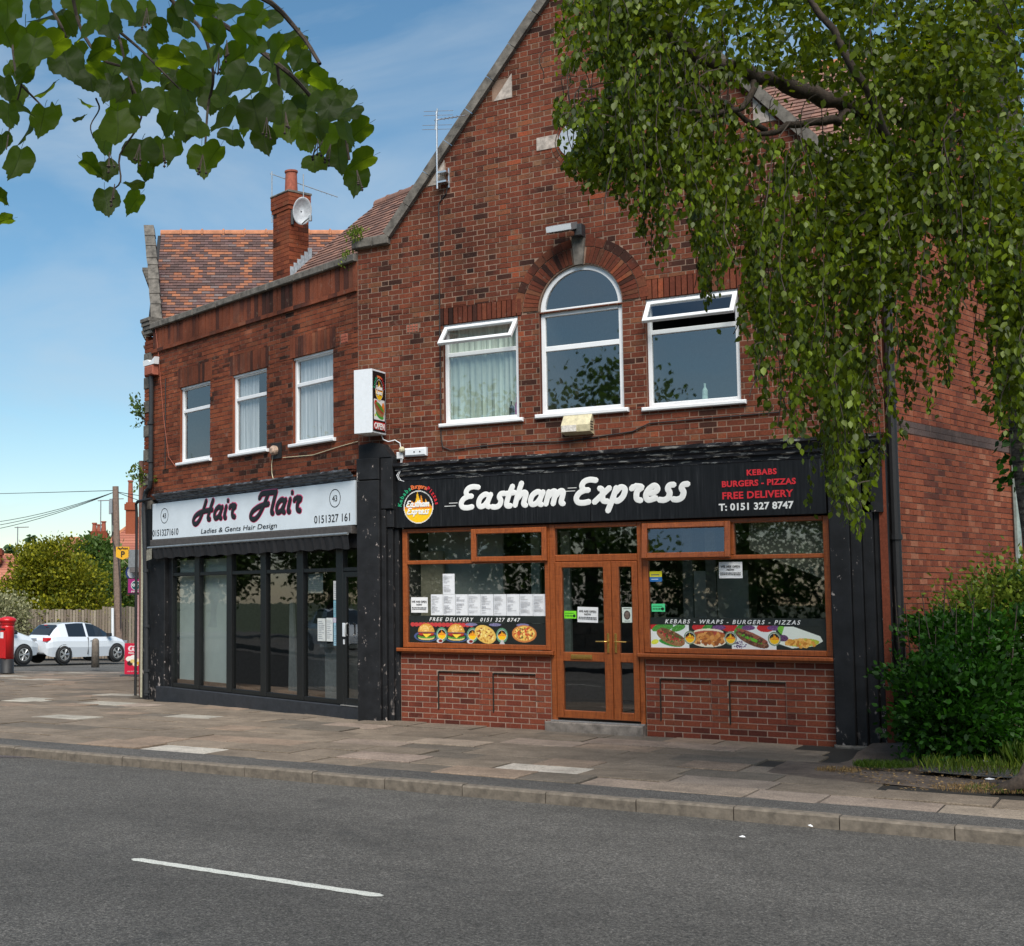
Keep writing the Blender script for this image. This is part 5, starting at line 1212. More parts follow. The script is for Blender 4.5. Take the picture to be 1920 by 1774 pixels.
# dish and aerials on the chimney
DC = CH @ Vector((.80, .05, 8.26))
e = empty('satellite_dish', tuple(DC), 'grey white satellite dish on the right side of the brick chimney', 'satellite dish')
q = (CAM+RT*6-DC).normalized(); rot = q.to_track_quat('Z', 'Y').to_matrix().to_4x4()
b = MB(); A = Matrix.Translation(DC) @ rot @ Matrix.Diagonal((.8, 1.12, 1, 1)); b.lathe([(.0, -.05), (.09, -.04), (.17, -.012), (.205, .012), (.21, .004), (.17, -.03), (.08, -.06), (0, -.065)][::-1], 28, A); b.build('dish', simple('dull white dish', (.50, .53, .56), .5, var=.2, scale=25), e, smooth=True)
b = MB(); b.tube([DC-Vector((0, 0, .22)), DC+q*.25+Vector((0, 0, -.16)), DC+q*.30+RT*.06+Vector((0, 0, -.10))], .012, 6); b.lathe([(.03, 0), (.03, .09)], 8, Matrix.Translation(DC+q*.30+RT*.06+Vector((0, 0, -.17)))); b.build('feed_arm', M_GREYM, e)
b = MB(); b.tube([DC-q*.05, CH @ Vector((.48, .10, 8.20))], .02, 6); b.tube([CH @ Vector((.49, .06, 8.1)), CH @ Vector((.49, .06, 8.35))], .03, 6); b.build('bracket', M_DARKP, e)
e = empty('television_aerial', tuple(CH @ Vector((-.03, .02, 8.3))), 'thin aerial on a mast at the left edge of the brick chimney', 'aerial')
b = MB(); p = CH @ Vector((-.03, .0, 0)); b.tube([p+Vector((0, 0, 8.25)), p+Vector((0, 0, 9.16))], .010, 6); b.build('mast', M_GREYM, e)
b = MB(); t_ = p+Vector((0, 0, 9.12)); b.tube([t_-RT*.03, t_+RT*1.15+Vector((0, 0, -.42))], .008, 5)
for k in range(12): c = t_+RT*(.05+k*.09)+Vector((0, 0, -.02-k*.034)); b.tube([c-HD*.05+Vector((0, 0, -.03)), c+HD*.05+Vector((0, 0, .03))], .0035, 4)
b.build('yagi', M_GREYM, e)
e = empty('aerial_mast', tuple(CH @ Vector((.55, .3, 8.4))), 'short bare mast clamped to the right edge of the chimney cap', 'mast')
b = MB(); p = CH @ Vector((.56, .25, 0)); b.tube([p+Vector((0, 0, 8.4)), p+Vector((0, 0, 9.0))], .010, 6); b.build('mast', M_GREYM, e); b = MB(); b.tube([CH @ Vector((.48, .25, 8.52)), p+Vector((0, 0, 8.52))], .02, 5); b.build('clamp', M_DARKP, e)

# ---- salon ground floor
b = MB(); b.box(.0, .80, -.02, .30, -.12, 3.45, MW, .012); SP = b.build('pier', M_BREND, SB)
b = MB(); b.box(.805, .98, .06, .30, .16, 2.46, MW); b.build('pier_step', M_BREND, SP)
b = MB(); b.box(.52, 6.38, -.03, .30, -.13, .16, MW, .012); b.build('plinth', simple('dark grey painted plinth', (.022, .024, .029), .6, var=.35, scale=10, bump=.3), SB)
b = MB(); b.box(.45, 6.39, .02, .28, 2.46, 3.5, MW); b.build('fascia_backing', M_BREND, SB)
MU = [(.98, 1.02), (1.76, 1.92), (2.79, 2.95), (3.80, 3.96), (4.80, 4.97), (5.80, 5.97)]
b = MB()
for a, c in MU: b.box(a, c, .02, .12, .165, 2.46, MW, .008)
for (a, c), (a2, c2) in zip(MU[:-1], MU[1:]): b.box(c, a2, .03, .10, .165, .235, MW, .006); b.box(c, a2, .03, .10, 2.115, 2.175, MW, .006)
b.box(5.97, 6.37, .03, .10, 2.115, 2.175, MW, .006)
fr = b.build('shopfront_frame', M_BFRAME, SB)
for (a, c), (a2, c2) in zip(MU[:-1], MU[1:]): pane(MW, c, a2, .235, 2.115, .07, M_GLASS, fr); pane(MW, c, a2, 2.175, 2.46, .07, M_GLASS, fr)
pane(MW, 5.97, 6.37, 2.175, 2.46, .07, M_GLASS, fr)
b = MB(); b.box(5.975, 6.05, .02, .07, .175, 2.11, MW, .006); b.box(6.05, 6.37, .02, .07, .175, .27, MW, .006); b.box(6.05, 6.37, .02, .07, 2.03, 2.11, MW, .006); dr = b.build('door', M_BFRAME, SB); pane(MW, 6.05, 6.37, .27, 2.03, .045, M_GLASS, dr)
b = MB(); b.box(5.985, 6.035, -.004, .018, 1.16, 1.36, MW, .004); b.box(6.0, 6.02, .0, .018, 1.05, 1.12, MW); b.build('door_handle', M_WHITEM, dr)
b = MB(); b.tube([(6.115, -.01, 1.18), (6.115, -.04, 1.2), (6.115, -.04, 1.34), (6.115, -.01, 1.36)], .012, 6, MW); b.build('pull_handle', M_SILVER, dr)
b = MB(); b.box(5.97, 6.38, -.036, .02, .162, .174, MW); b.build('threshold', M_SILVER, SB)
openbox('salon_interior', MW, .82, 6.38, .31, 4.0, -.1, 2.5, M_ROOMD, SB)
b = MB(); b.box(1.03, 2.72, .17, .20, .30, 2.40, MW); b.build('window_back_board', simple('pale grey board', (.42, .46, .45), .8, var=.1, scale=1.5), SB)
b = MB(); b.box(1.03, 2.9, .125, .168, .16, .30, MW); b.box(1.0, 4.7, .35, .9, .16, .24, MW); b.build('window_shelf', simple('tan window bed', (.20, .12, .08), .6), SB)
b = MB(); b.prism([(3.90, .2), (4.15, .2), (4.02, 1.7), (3.94, 1.7)], .5, .54, MW); b.box(5.22, 5.80, .25, .6, .2, .98, MW); b.box(5.16, 5.85, .2, .65, .98, 1.03, MW); b.build('reception_desk', simple('grey salon desk', (.16, .17, .175), .5), SB)
b = MB(); b.box(3.0, 3.75, 1.4, 1.5, .2, 1.5, MW); b.box(2.5, 2.6, 2.0, 2.5, .2, 1.2, MW); b.build('salon_mirror_unit', M_GREYM, SB)
b = MB(); b.tube([(2.4, .3, .82), (2.4, .3, .70), (2.62, .3, .70), (2.62, .3, .84)], .014, 5, MW); b.build('towel_rail', M_WHITEM, SB)
# sign
HS = empty('salon_fascia_sign', tuple(MW @ Vector((3.3, -.05, 3.1))), 'white fascia sign with slanted black and pink Hair Flair lettering', 'shop sign')
b = MB(); b.box(.42, 6.385, -.06, .018, 2.785, 3.435, MW, .004); b.build('sign_panel', M_SIGNW, HS)
for (m, wd, y, dep) in ((M_PTXT, .114, -.060, .003), (M_KTXT, .085, -.0655, .006)):
    script('lettering', 'HaiR', MW, 1.98, 3.055, y, .33, wd, m, HS, xs=1.40, dep=dep); script('lettering', 'FlaiR', MW, 3.72, 3.055, y, .345, wd, m, HS, xs=1.34, dep=dep)
text('lettering', 'Ladies & Gents Hair Design', MW, 2.10, 2.83, -.063, .115, M_KTXT, HS, xs=1.78, offset=.0, shear=.15)
text('lettering', '01513271610', MW, .43, 2.845, -.063, .165, M_KTXT, HS, xs=1.02); text('lettering', '0151327 161', MW, 5.38, 2.85, -.063, .165, M_KTXT, HS, xs=1.05)
for u in (.86, 5.90):
    text('lettering', '43', MW, u, 3.155, -.063, .13, M_KTXT, HS, align='CENTER')
    b = MB(); n = 24; 
    for k in range(n):
        t0, t1 = 2*math.pi*k/n, 2*math.pi*(k+1)/n
        b.sheet([(u+.125*math.cos(t0), -.062, 3.20+.125*math.sin(t0)), (u+.138*math.cos(t0), -.062, 3.20+.138*math.sin(t0)), (u+.138*math.cos(t1), -.062, 3.20+.138*math.sin(t1)), (u+.125*math.cos(t1), -.062, 3.20+.125*math.sin(t1))], MW)
    b.build('number_ring', M_KTXT, HS)
AW = empty('rolled_awning', tuple(MW @ Vector((3.3, -.1, 2.6))), 'rolled up black shop awning on a white bar under the Hair Flair sign', 'awning')
b = MB(); b.tube([(.44, -.16, 2.635), (6.33, -.16, 2.655)], .022, 10, MW); b.build('front_bar', M_GREYM, AW)
b = MB(); b.box(.44, 6.36, -.12, .018, 2.66, 2.775, MW, .01); b.build('awning_box', simple('brown grey awning box', (.07, .062, .058), .7), AW)
b = MB(); n = 90; V = []
for k in range(n+1):
    u = .42+(6.34-.42)*k/n; y = -.165-.012*math.sin(k*2.3); V += [(u, y, 2.625), (u, y+.035+.01*math.sin(k*1.1), 2.44+.012*math.sin(k*.9))]
for k in range(n): b.add([V[2*k], V[2*k+1], V[2*k+3], V[2*k+2]], [(0, 1, 2, 3)], MW)
b.build('valance', simple('black canvas', (.014, .014, .016), .85, var=.3), AW, smooth=True)
b = MB(); b.sheet([(.40, -.168, 2.60), (.62, -.182, 2.62), (.60, -.17, 2.43), (.38, -.16, 2.40)], MW); b.build('faded_corner', simple('faded canvas', (.25, .23, .18), .85, var=.5, scale=30), AW)
def wpaper(u0, u1, z0, z1, col, lab, cat='notice', y=.055, lines=0):
    e = empty('window_notice', tuple(MW @ Vector((u0, y, z0))), lab, cat); b = MB(); b.sheet([(u0, y, z0), (u1, y, z0), (u1, y, z1), (u0, y, z1)], MW); b.build('sheet', simple('notice '+lab[:12], col, .7, var=.12, scale=25), e)
    b = MB(); z = z1-.05
    while z > z0+.03:
        b.box(u0+.02, random.uniform(u0+(u1-u0)*.5, u1-.02), y-.002, y-.001, z, z+.006, MW); z -= .028
    b.build('small_print', simple('notice print', (.22, .24, .28), .8), e)
wpaper(5.30, 5.50, 1.08, 1.42, (.60, .62, .60), 'white price list, left one of the pair above the salon desk'); wpaper(5.52, 5.68, 1.08, 1.43, (.64, .66, .64), 'white price list, right one of the pair above the salon desk')
wpaper(5.70, 5.80, 1.70, 1.98, (.62, .62, .60), 'top white leaflet in the column beside the salon door'); wpaper(5.70, 5.80, 1.44, 1.69, (.20, .42, .50), 'teal leaflet in the column beside the salon door'); wpaper(5.69, 5.80, 1.36, 1.436, (.55, .52, .62), 'lilac leaflet in the column beside the salon door'); wpaper(5.70, 5.80, 1.02, 1.355, (.30, .50, .60), 'lowest blue leaflet in the column beside the salon door')
wpaper(5.0, 5.38, 1.80, 2.10, (.14, .17, .18), 'large dim poster behind the upper glass of the fifth salon pane', y=.1)
# extractor vent, pipes, cables
e = empty('wall_vent', tuple(MW @ Vector((4.32, -.05, 4.1))), 'round rusty extractor vent on a black plate between two wing windows', 'vent')
b = MB(); b.box(4.19, 4.46, -.03, -.01, 3.93, 4.18, MW); b.build('plate', M_BLACK, e); b = MB(); b.lathe([(.075, 0), (.08, .05), (.05, .09), (.03, .095)], 16, MW @ Matrix.Translation((4.31, -.03, 4.06)) @ Matrix.Rotation(R(90), 4, 'X')); b.build('cowl', simple('rusty cream cowl', (.38, .27, .20), .6, var=.6, scale=20), e)
b = MB(); b.tube([(4.24, -.03, 3.98), (4.2, -.03, 3.85), (4.21, -.03, 3.7), (4.25, -.03, 3.6)], .006, 5, MW); b.tube([(4.5, -.02, 3.93), (5.3, -.02, 3.90), (6.0, -.02, 3.97), (6.4, -.02, 4.0)], .006, 5, MW); b.build('cable', M_CREAM, e)
e = empty('drainpipe', tuple(MW @ Vector((.4, -.08, 0))), 'dark grey drainpipe with red brick hopper down the left end of the salon', 'drainpipe')
b = MB(); b.tube([(.40, -.09, 5.80), (.40, -.09, 3.86), (.36, -.09, 3.75), (.22, -.09, 3.66), (.20, -.10, 3.58), (.21, -.12, 3.3), (.30, -.11, 1.6), (.34, -.11, -.02)], .045, 10, MW); b.build('pipe', M_DARKP, e)
for z, u in ((4.9, .40), (4.2, .40), (2.2, .27), (1.2, .315), (.4, .335), (.02, .34)): b = MB(); b.lathe([(.06, 0), (.06, .05)], 12, MW @ Matrix.Translation((u, -.10, z))); b.build('pipe_collar', M_DARKP, e)
b = MB(); b.box(.24, .56, -.16, -.03, 5.80, 5.98, MW, .02); b.build('hopper', M_TERRA, e)
b = MB(); A = MW; b.prism([(.20, 5.99), (.60, 5.99), (.62, 6.12), (.45, 6.04), (.34, 6.10), (.18, 6.10)], -.15, -.05, MW); b.build('plastic_bag_rag', M_WHITE, e)
b = MB(); b.tube([(.42, -.03, 6.75), (.55, -.03, 6.2), (.75, -.03, 5.0), (.95, -.03, 4.25), (1.2, -.03, 4.05)], .006, 5, MW); o = b.build('loose_cable', M_TERRA, None); o['label'] = 'thin pinkish cable sagging down the brick left of the leftmost wing window'; o['category'] = 'cable'
b = MB(); b.tube([(.80, -.02, 5.7), (.80, -.02, 4.05)], .010, 5, MW); o = b.build('wall_cable', M_CABLE, None); o['label'] = 'straight dark cable down the brick beside the leftmost wing window'; o['category'] = 'cable'
e = empty('corner_pipe', tuple(MW @ Vector((-.1, 0, 0))), 'thin black pipe bent at its top, off the left corner of the salon', 'pipe')
b = MB(); b.tube([(.55, -.16, 3.52), (.0, -.14, 3.50), (-.09, -.12, 3.46), (-.10, -.1, 3.3), (-.10, -.1, -.05)], .028, 8, MW); b.build('pipe', M_BLACK, e)
b = MB(); b.box(-.065, -.005, -.02, .02, -.08, 3.4, MW); b.build('pale_edging_strip', simple('pale cream strip', (.55, .52, .38), .5), e)
b = MB(); b.tube([L(-2.19, 25.6, 4.35), L(-2.19, 25.6, 3.45), L(-2.15, 25.5, -.1)], .055, 10); o = b.build('side_drainpipe', simple('brown pipe', (.16, .08, .06), .6), None); o['label'] = 'brown downpipe seen edge on at the far left corner under the stone corbels'; o['category'] = 'drainpipe'

# ============================================================ RIGHT-HAND WING
RB = empty('side_building', tuple(MR @ Vector((1.8, 0, 0))), 'orange brick side wall standing back at an angle behind the birch and the shrubs', 'building')
def extR(z):
    if z < 6.9: return [(0.0, 5.6)]
    d = (z-6.9)/.97; a, c = d, 5.0-d
    return [(a, c)] if c > a else []
brickwall(MR, extR, .0, 9.2, [], [], M_BRICKR, M_MORTD, RB, gauge=.0752, bond='garden', singles=240, keep=lambda b: .9 < b[2] < 4.2 and b[0] < 3.6, proud=.006, joint=.012, excl=[(0, 5.6, 3.69, 3.845)])
b = MB()
bl = []
for r_ in range(2):
    x = 0 if r_ else -.11
    while x < 5.6: bl.append((max(x, 0)+.004, min(x+.225, 5.6)-.004, 3.695+r_*.075, 3.765+r_*.075, 0, random.random())); x += .225
put_bricks(MR, bl, brick_mat('dark band brick', [(0, (.08, .055, .05)), (1, (.12, .08, .07))]), RB, nm='band_brick', singles=60)
b = MB(); b.box(0, 5.6, .02, .2, 0, 6.8, MR); b.build('wall_core', M_BRICKR, RB)
b = MB(); b.sheet([(6.28, .3, 0), (6.42, .3, 0), (6.42, .3, 6.9), (6.28, .3, 6.9)]); b.build('corner_infill', M_BRICK, RB)
tiles(Matrix.Identity(4), (0, .32, 7.0), R(45), lambda s: (max(GX1-.1-(s*.707)*0.85, 3.5), 6.45+s*.707*.242), 2.9, M_TILE2, RB, singles=0)
b = MB(); b.add([(3.4, .32, 6.96), (6.4, .32, 6.96), (6.9, 2.38, 9.0), (3.4, 2.38, 9.0)], [(0, 1, 2, 3)]); b.add([(3.4, 2.38, 9.0), (6.9, 2.38, 9.0), (7.5, 4.8, 6.9), (3.4, 4.8, 6.9)], [(0, 1, 2, 3)]); b.build('roof_underlay', M_BLACK, RB)
for k in range(8): b = MB(); b.lathe([(.10, 0), (.10, .40), (.125, .405), (.125, .44)], 12, Matrix.Translation((3.6+k*.445, 2.38, 9.02)) @ Matrix.Rotation(R(90), 4, 'Y')); b.build('ridge_tile', M_RIDGE, RB)
b = MB(); b.tube([(6.40, .18, 6.7), (6.40, .18, .2)], .055, 10)
for z in (5.4, 4.0, 2.4, .9): b.lathe([(.07, 0), (.07, .06)], 12, Matrix.Translation((6.40, .18, z)))
o = b.build('drainpipe', M_BLACK, None); o['label'] = 'thick black drainpipe at the corner between the takeaway front and the orange side wall'; o['category'] = 'drainpipe'
b = MB(); b.tube([MR @ Vector((3.68, -.06, 6.5)), MR @ Vector((3.68, -.06, .2))], .045, 8); o = b.build('drainpipe', simple('pale green grey pipe', (.22, .27, .25), .6), None); o['label'] = 'pale green grey drainpipe on the orange side wall behind the birch trunk'; o['category'] = 'drainpipe'
b = MB(); b.box(3.74, 5.6, -.02, .0, .0, 6.5, MR) if 0 else None

# ============================================================ SIDE STREET, LEFT
def gz(p): return G(p.x, p.y)
def onground(lat, Z): p = L(lat, Z, 0); p.z = G(p.x, p.y); return p
def zy(y, Z): return 1.705+(1124-y)/F*Z
p = L(-7.0, 38, -.36); e = empty('post_box', tuple(p), 'red pillar post box with black base at the left edge', 'post box')
T = Matrix.Translation(p)
b = MB(); b.lathe([(.205, 0), (.205, .02), (.195, .03), (.195, .40)], 28, T); b.build('base', M_BLACK, e, smooth=True)
b = MB(); b.lathe([(.19, .40), (.19, 1.28), (.19, 1.34)], 28, T); b.build('body', M_RED, e, smooth=True)
b = MB(); b.lathe([(.20, 1.345), (.205, 1.38), (.20, 1.40), (.235, 1.44), (.25, 1.46), (.25, 1.50), (.22, 1.535), (.12, 1.575), (0.0, 1.59)], 28, T); b.build('cap', M_RED, e, smooth=True)
fr_ = (CAM-p); fr_.z = 0; fr_.normalize(); FP = frame(tuple(p+fr_*0), (-fr_).cross(Vector((0, 0, 1))).x*1, (-fr_).cross(Vector((0, 0, 1))).y); FP = FP @ Matrix.Rotation(R(50), 4, 'Z') if 0 else FP
FP = frame(tuple(p), (RT*.75-HD*.3-RT*0).x, (RT*.9+HD*.5).y)
dv = (-HD*.75-RT*.66).normalized(); uu = Vector((0, 0, 1)).cross(dv); FP = frame(tuple(p), uu.x, uu.y)
b = MB(); b.box(-.11, .11, -.20, -.17, 1.22, 1.255, FP); b.build('posting_slot', M_BLACK, e); b = MB(); b.box(-.07, .07, -.2, -.17, .98, 1.15, FP); b.build('collection_plate', M_WHITE, e)
b = MB(); b.box(-.14, .14, -.196, -.15, .42, 1.18, FP, .01); b.build('door', M_RED, e)
e = empty('bollard', tuple(L(-5.23, 44, -.47)), 'round topped concrete bollard in front of the white hatchback', 'bollard')
b = MB(); b.lathe([(.135, 0), (.12, .8), (.11, .88), (.07, .93), (0, .95)], 20, Matrix.Translation(L(-5.23, 44, -.50))); b.build('post', simple('weathered concrete', (.17, .14, .11), .9, var=.4, scale=14), e, smooth=True)
e = empty('black_post', tuple(L(-4.62, 24.3, -.1)), 'slim black post cut by the left edge of the view', 'post')
b = MB(); q = L(-4.66, 24.3, -.12); b.lathe([(.05, 0), (.05, 1.25), (.035, 1.27), (.035, 1.29)], 14, Matrix.Translation(q)); b.build('shaft', M_BLACK, e); b = MB(); b.lathe([(.055, 1.29), (.06, 1.38), (.02, 1.42)], 14, Matrix.Translation(q)); b.build('top_band', M_RED, e)

def make_car(base, fwd, lab, hatch=True, k=1.0, suv=False):
    fwd = fwd.normalized(); left = Vector((0, 0, 1)).cross(fwd); M = Matrix(((fwd.x, left.x, 0, base.x), (fwd.y, left.y, 0, base.y), (0, 0, 1, base.z), (0, 0, 0, 1)))
    e = empty('parked_car', tuple(base), lab, 'car', 'white cars parked in the side street')
    zt = .14 if suv else 0
    #      x,   half bottom, half mid, half belt, half roof, zbottom, zmid, zbelt, ztop
    st = [(.00, .62, .70, .62, .55, .36, .55, .80, .84), (.06, .72, .80, .72, .60, .28, .55, .88, .93), (.22, .78, .845, .78, .62, .24, .58, .95, 1.02), (.42, .80, .86, .80, .60, .22, .58, .96, 1.24), (.62, .80, .865, .80, .58, .20, .58, .96, 1.39),
          (.95, .80, .865, .80, .57, .20, .58, .955, 1.45), (1.45, .80, .865, .80, .57, .20, .56, .945, 1.475), (1.78, .80, .865, .80, .57, .20, .56, .94, 1.47), (1.88, .80, .865, .80, .57, .20, .56, .94, 1.465), (2.25, .80, .865, .80, .57, .20, .56, .93, 1.42),
          (2.60, .80, .865, .80, .56, .20, .56, .925, 1.28), (2.98, .80, .86, .79, .58, .20, .56, .92, 1.06), (3.25, .80, .855, .77, .62, .20, .56, .90, .955), (3.6, .78, .83, .70, .58, .22, .54, .80, .86), (3.86, .70, .76, .58, .46, .25, .50, .66, .70), (4.0, .55, .62, .50, .4, .30, .45, .56, .58)]
    st = [(x*k, a, b_, c, d, e0+zt*.4, f+zt*.5, g+zt, h+zt*1.1) for x, a, b_, c, d, e0, f, g, h in st]
    def ring(s): 
        x, a, m, c, d, zb, zm, zB, zt_ = s; R_ = [(x, -a, zb), (x, -m, zm), (x, -m*.99, (zm+zB)/2+.03), (x, -c, zB), (x, -d, zt_-.03), (x, -d*.8, zt_)]
        return R_+[(p_[0], -p_[1], p_[2]) for p_ in R_[::-1]]
    rings = [ring(s) for s in st]; body = MB(); gl = MB(); n = 12
    for i in range(len(rings)-1):
        for j in range(n-1):
            q = [rings[i][j], rings[i+1][j], rings[i+1][j+1], rings[i][j+1]]; x0 = st[i][0]/k
            isg = (j in (3, 7) and ((.9 < x0 < 1.75) or (1.8 < x0 < 2.95)) ) or (j == 5 and (x0 in (.22, .42) or 2.2 < x0 < 3.0)) or (j in (4, 6) and (x0 in (.22, .42) or 2.2 < x0 < 3.0))
            (gl if isg else body).add(q, [(0, 1, 2, 3)], M)
    body.add(rings[0], [tuple(range(n))[::-1]], M); body.add(rings[-1], [tuple(range(n))], M)
    body.build('body', M_CAR, e, smooth=True); gl.build('windows', M_CGLASS, e)
    for x in (.72*k, 3.22*k):
        for s_ in (-1, 1):
            W = M @ Matrix.Translation((x, s_*.80, .315+zt*.15)) @ Matrix.Rotation(R(-90*s_), 4, 'X'); r = .315+zt*.15
            b = MB(); b.lathe([(r*1.16, -.10), (r*1.16, .062)], 26, W); b.build('wheel_arch', M_BLACK, e)
            b = MB(); b.lathe([(r*.66, -.09), (r*.98, -.09), (r, -.06), (r, .07), (r*.97, .09), (r*.70, .095), (r*.66, .08)], 28, W); wh = b.build('wheel', M_TYRE, e, smooth=True)
            b = MB(); b.lathe([(r*.68, .05), (r*.68, .092), (r*.62, .092), (r*.60, .06)], 28, W)
            for a in range(5 if not suv else 6):
                an = a*2*math.pi/(5 if not suv else 6)
                for off in (-.14, .14): b.tube([(r*.1*math.cos(an), r*.1*math.sin(an), .085), (r*.64*math.cos(an+off), r*.64*math.sin(an+off), .088)], [.022, .022], 5, W)
            b.lathe([(r*.16, .07), (r*.13, .10), (0, .102)], 12, W); b.build('rim', M_SILVER, wh)
    def patch(name, P, mat, dy=.006):
        b = MB(); b.add(P, [tuple(range(len(P)))], M); b.build(name, mat, e)
    if hatch:
        for s_ in (-1, 1):
            b = MB(); b.box(-.015, .20, s_*.66-.13, s_*.66+.13, .80+zt, .935+zt, M, .03); b.build('tail_light', M_REARL, e)
        b = MB(); b.box(-.03, -.005, -.26, .26, .50, .61, M); b.build('number_plate', M_YEL, e)
        b = MB(); b.box(.50, .53, -.08, .08, 1.37, 1.395, M); b.build('brake_light', M_REARL, e)
        b = MB(); b.lathe([(.045, 0), (.045, .012)], 14, M @ Matrix.Translation((.005, 0, .80)) @ Matrix.Rotation(R(-90), 4, 'Y')); b.build('badge', M_SILVER, e)
        b = MB(); b.box(.0, .05, -.62, .62, .32, .40, M, .01); b.build('bumper_insert', M_BLACK, e)
    b = MB(); b.box(1.835*k, 1.845*k, -.872, -.80, .30+zt, .92+zt, M); b.build('door_gap', M_BLACK, e)
    b = MB(); b.box(1.92*k, 2.08*k, -.885, -.86, .80+zt, .825+zt, M, .004); b.build('door_handle', M_CAR, e)
    b = MB(); b.box(2.72*k, 2.88*k, -1.0, -.84, .94+zt, 1.06+zt, M, .03); b.build('wing_mirror', M_BLACK, e)
    for s_ in (-1, 1): b = MB(); b.box(3.62*k, 3.88*k, s_*.60-.11, s_*.60+.11, .66+zt, .76+zt, M, .03); b.build('headlight', M_SILVER, e)
    return e
cf = (RT*.70+HD*.714)
# wheels of the hatchback stand at px 123 and 208
rw = unp(123, 1240, 50.2); base = onground(*toL(rw)[:2]) if 0 else None
q = L((84-480)/F*50.0, 50.0, 0); q.z = -.60
CARB = q-cf.normalized()*.42; CARB.z = -.625
make_car(CARB, cf, 'white three door hatchback seen from behind, parked by the wooden fence')
q = L((42-480)/F*49.0, 49.0, 0)-cf.normalized()*3.25*1.05; q.z = -.60
make_car(q-RT*.38, cf, 'white taller car half hidden behind the red post box', hatch=False, k=1.05, suv=True)

# fence, sandstone wall
FN = empty('wooden_fence', tuple(L(-8, 57, -.8)), 'tall weathered board fence behind the parked white cars', 'fence')
b = MB()
lat = -13.0
while lat < -4.2:
    h = 1.28+random.uniform(-.04, .04) if lat < -6.6 else 1.40+random.uniform(-.03, .03); b.cr = random.random(); p0 = L(lat, 57+random.uniform(-.03, .03), 0)
    vs = []
    for z in (-.78 if lat < -6.1 else -.25, h): 
        for dx, dy in ((0, 0), (.105, 0), (.105, .03), (0, .03)): vs.append(p0+RT*dx+HD*dy+Vector((0, 0, z)))
    b.add(vs, [(0, 1, 5, 4), (1, 2, 6, 5), (2, 3, 7, 6), (3, 0, 4, 7), (4, 5, 6, 7)]); lat += .125
b.build('fence_boards', M_FENCE, FN, kind='stuff')
b = MB()
for z in (.0, .9): 
    vs = [L(a, c, zz_) for zz_ in (z, z+.09) for a, c in ((-13, 57.05), (-4.2, 57.05), (-4.2, 57.1), (-13, 57.1))]; b.add(vs, [(0, 1, 5, 4), (1, 2, 6, 5), (2, 3, 7, 6), (3, 0, 4, 7), (4, 5, 6, 7)])
b.build('rail', M_WOODP, FN)
SWL = empty('sandstone_wall', tuple(L(-5.2, 56.8, -.8)), 'low rough sandstone wall under the boards right of the telegraph pole', 'wall')
for r_ in range(4):
    lat = -6.05-(.2 if r_ % 2 else 0)
    while lat < -4.2:
        w_ = random.uniform(.3, .5); h = .17; b = MB(); z = -.85+r_*.185
        vs = [L(a, c, zz_) for zz_ in (z+.006, z+h) for a, c in ((lat, 56.75+random.uniform(0, .03)), (lat+w_-.02, 56.75), (lat+w_-.02, 57.0), (lat, 57.0))]
        b.add(vs, [(0, 1, 5, 4), (1, 2, 6, 5), (2, 3, 7, 6), (3, 0, 4, 7), (4, 5, 6, 7)]); b.build('stone', M_SAND, SWL); lat += w_
# telegraph pole with wires
TP = empty('telegraph_pole', tuple(L(-5.72, 56, -.8)), 'brown wooden telegraph pole carrying overhead wires', 'telegraph pole')
b = MB(); b.tube([L(-5.66, 56, -.85), L(-5.78, 56, 2.5), L(-5.88, 56, 6.42)], [.17, .155, .13], 12); b.build('pole', M_WOODP, TP)
b = MB(); vs = []; p0 = L(-6.12, 55.9, 5.15); 
for z in (5.25, 5.85): vs += [L(a, c, z) for a, c in ((-6.13, 55.8), (-6.0, 55.8), (-6.0, 55.95), (-6.13, 55.95))]
b.add(vs, [(0, 1, 5, 4), (1, 2, 6, 5), (2, 3, 7, 6), (3, 0, 4, 7), (4, 5, 6, 7)]); b.build('junction_case', M_GREYM, TP)
b = MB(); b.tube([L(-6.0, 55.8, 5.3), L(-5.98, 55.8, 4.2), L(-5.72, 55.8, 3.4), L(-5.62, 55.8, 2.2), L(-5.6, 55.8, .5)], .025, 5); b.build('pole_cable', M_CABLE, TP)
b = MB(); b.tube([L(-5.93, 55.7, 1.35), L(-5.90, 55.7, -.8)], .06, 8); b.build('conduit', M_WHITE, TP)
def wire(a, c, sag, lab):
    b = MB(); P = [a.lerp(c, t)+Vector((0, 0, -sag*4*t*(1-t))) for t in np.linspace(0, 1, 14)]; b.tube(P, .014, 4, cap=False); o = b.build('overhead_wire', M_CABLE, None); o['label'] = lab; o['category'] = 'wire'; o['group'] = 'overhead wires from the telegraph pole'
top = L(-5.88, 56, 6.2)
wire(top, L(-19, 76, 5.9), .5, 'upper thick wire dropping to the left from the pole'); wire(top, L(-19, 74, 5.5), .55, 'middle wire of the bundle dropping to the left from the pole'); wire(top, L(-18, 70, 4.9), .5, 'lowest wire dropping to the left from the pole')
wire(top+Vector((0, 0, .05)), L(-40, 120, 11.0), .1, 'nearly level wire running left from the pole top'); wire(top, L(1.5, 70, 6.9), .3, 'wire running right from the pole behind the corner'); wire(top, L(1.5, 58, 4.2), .2, 'wire dropping right from the pole behind the corner')

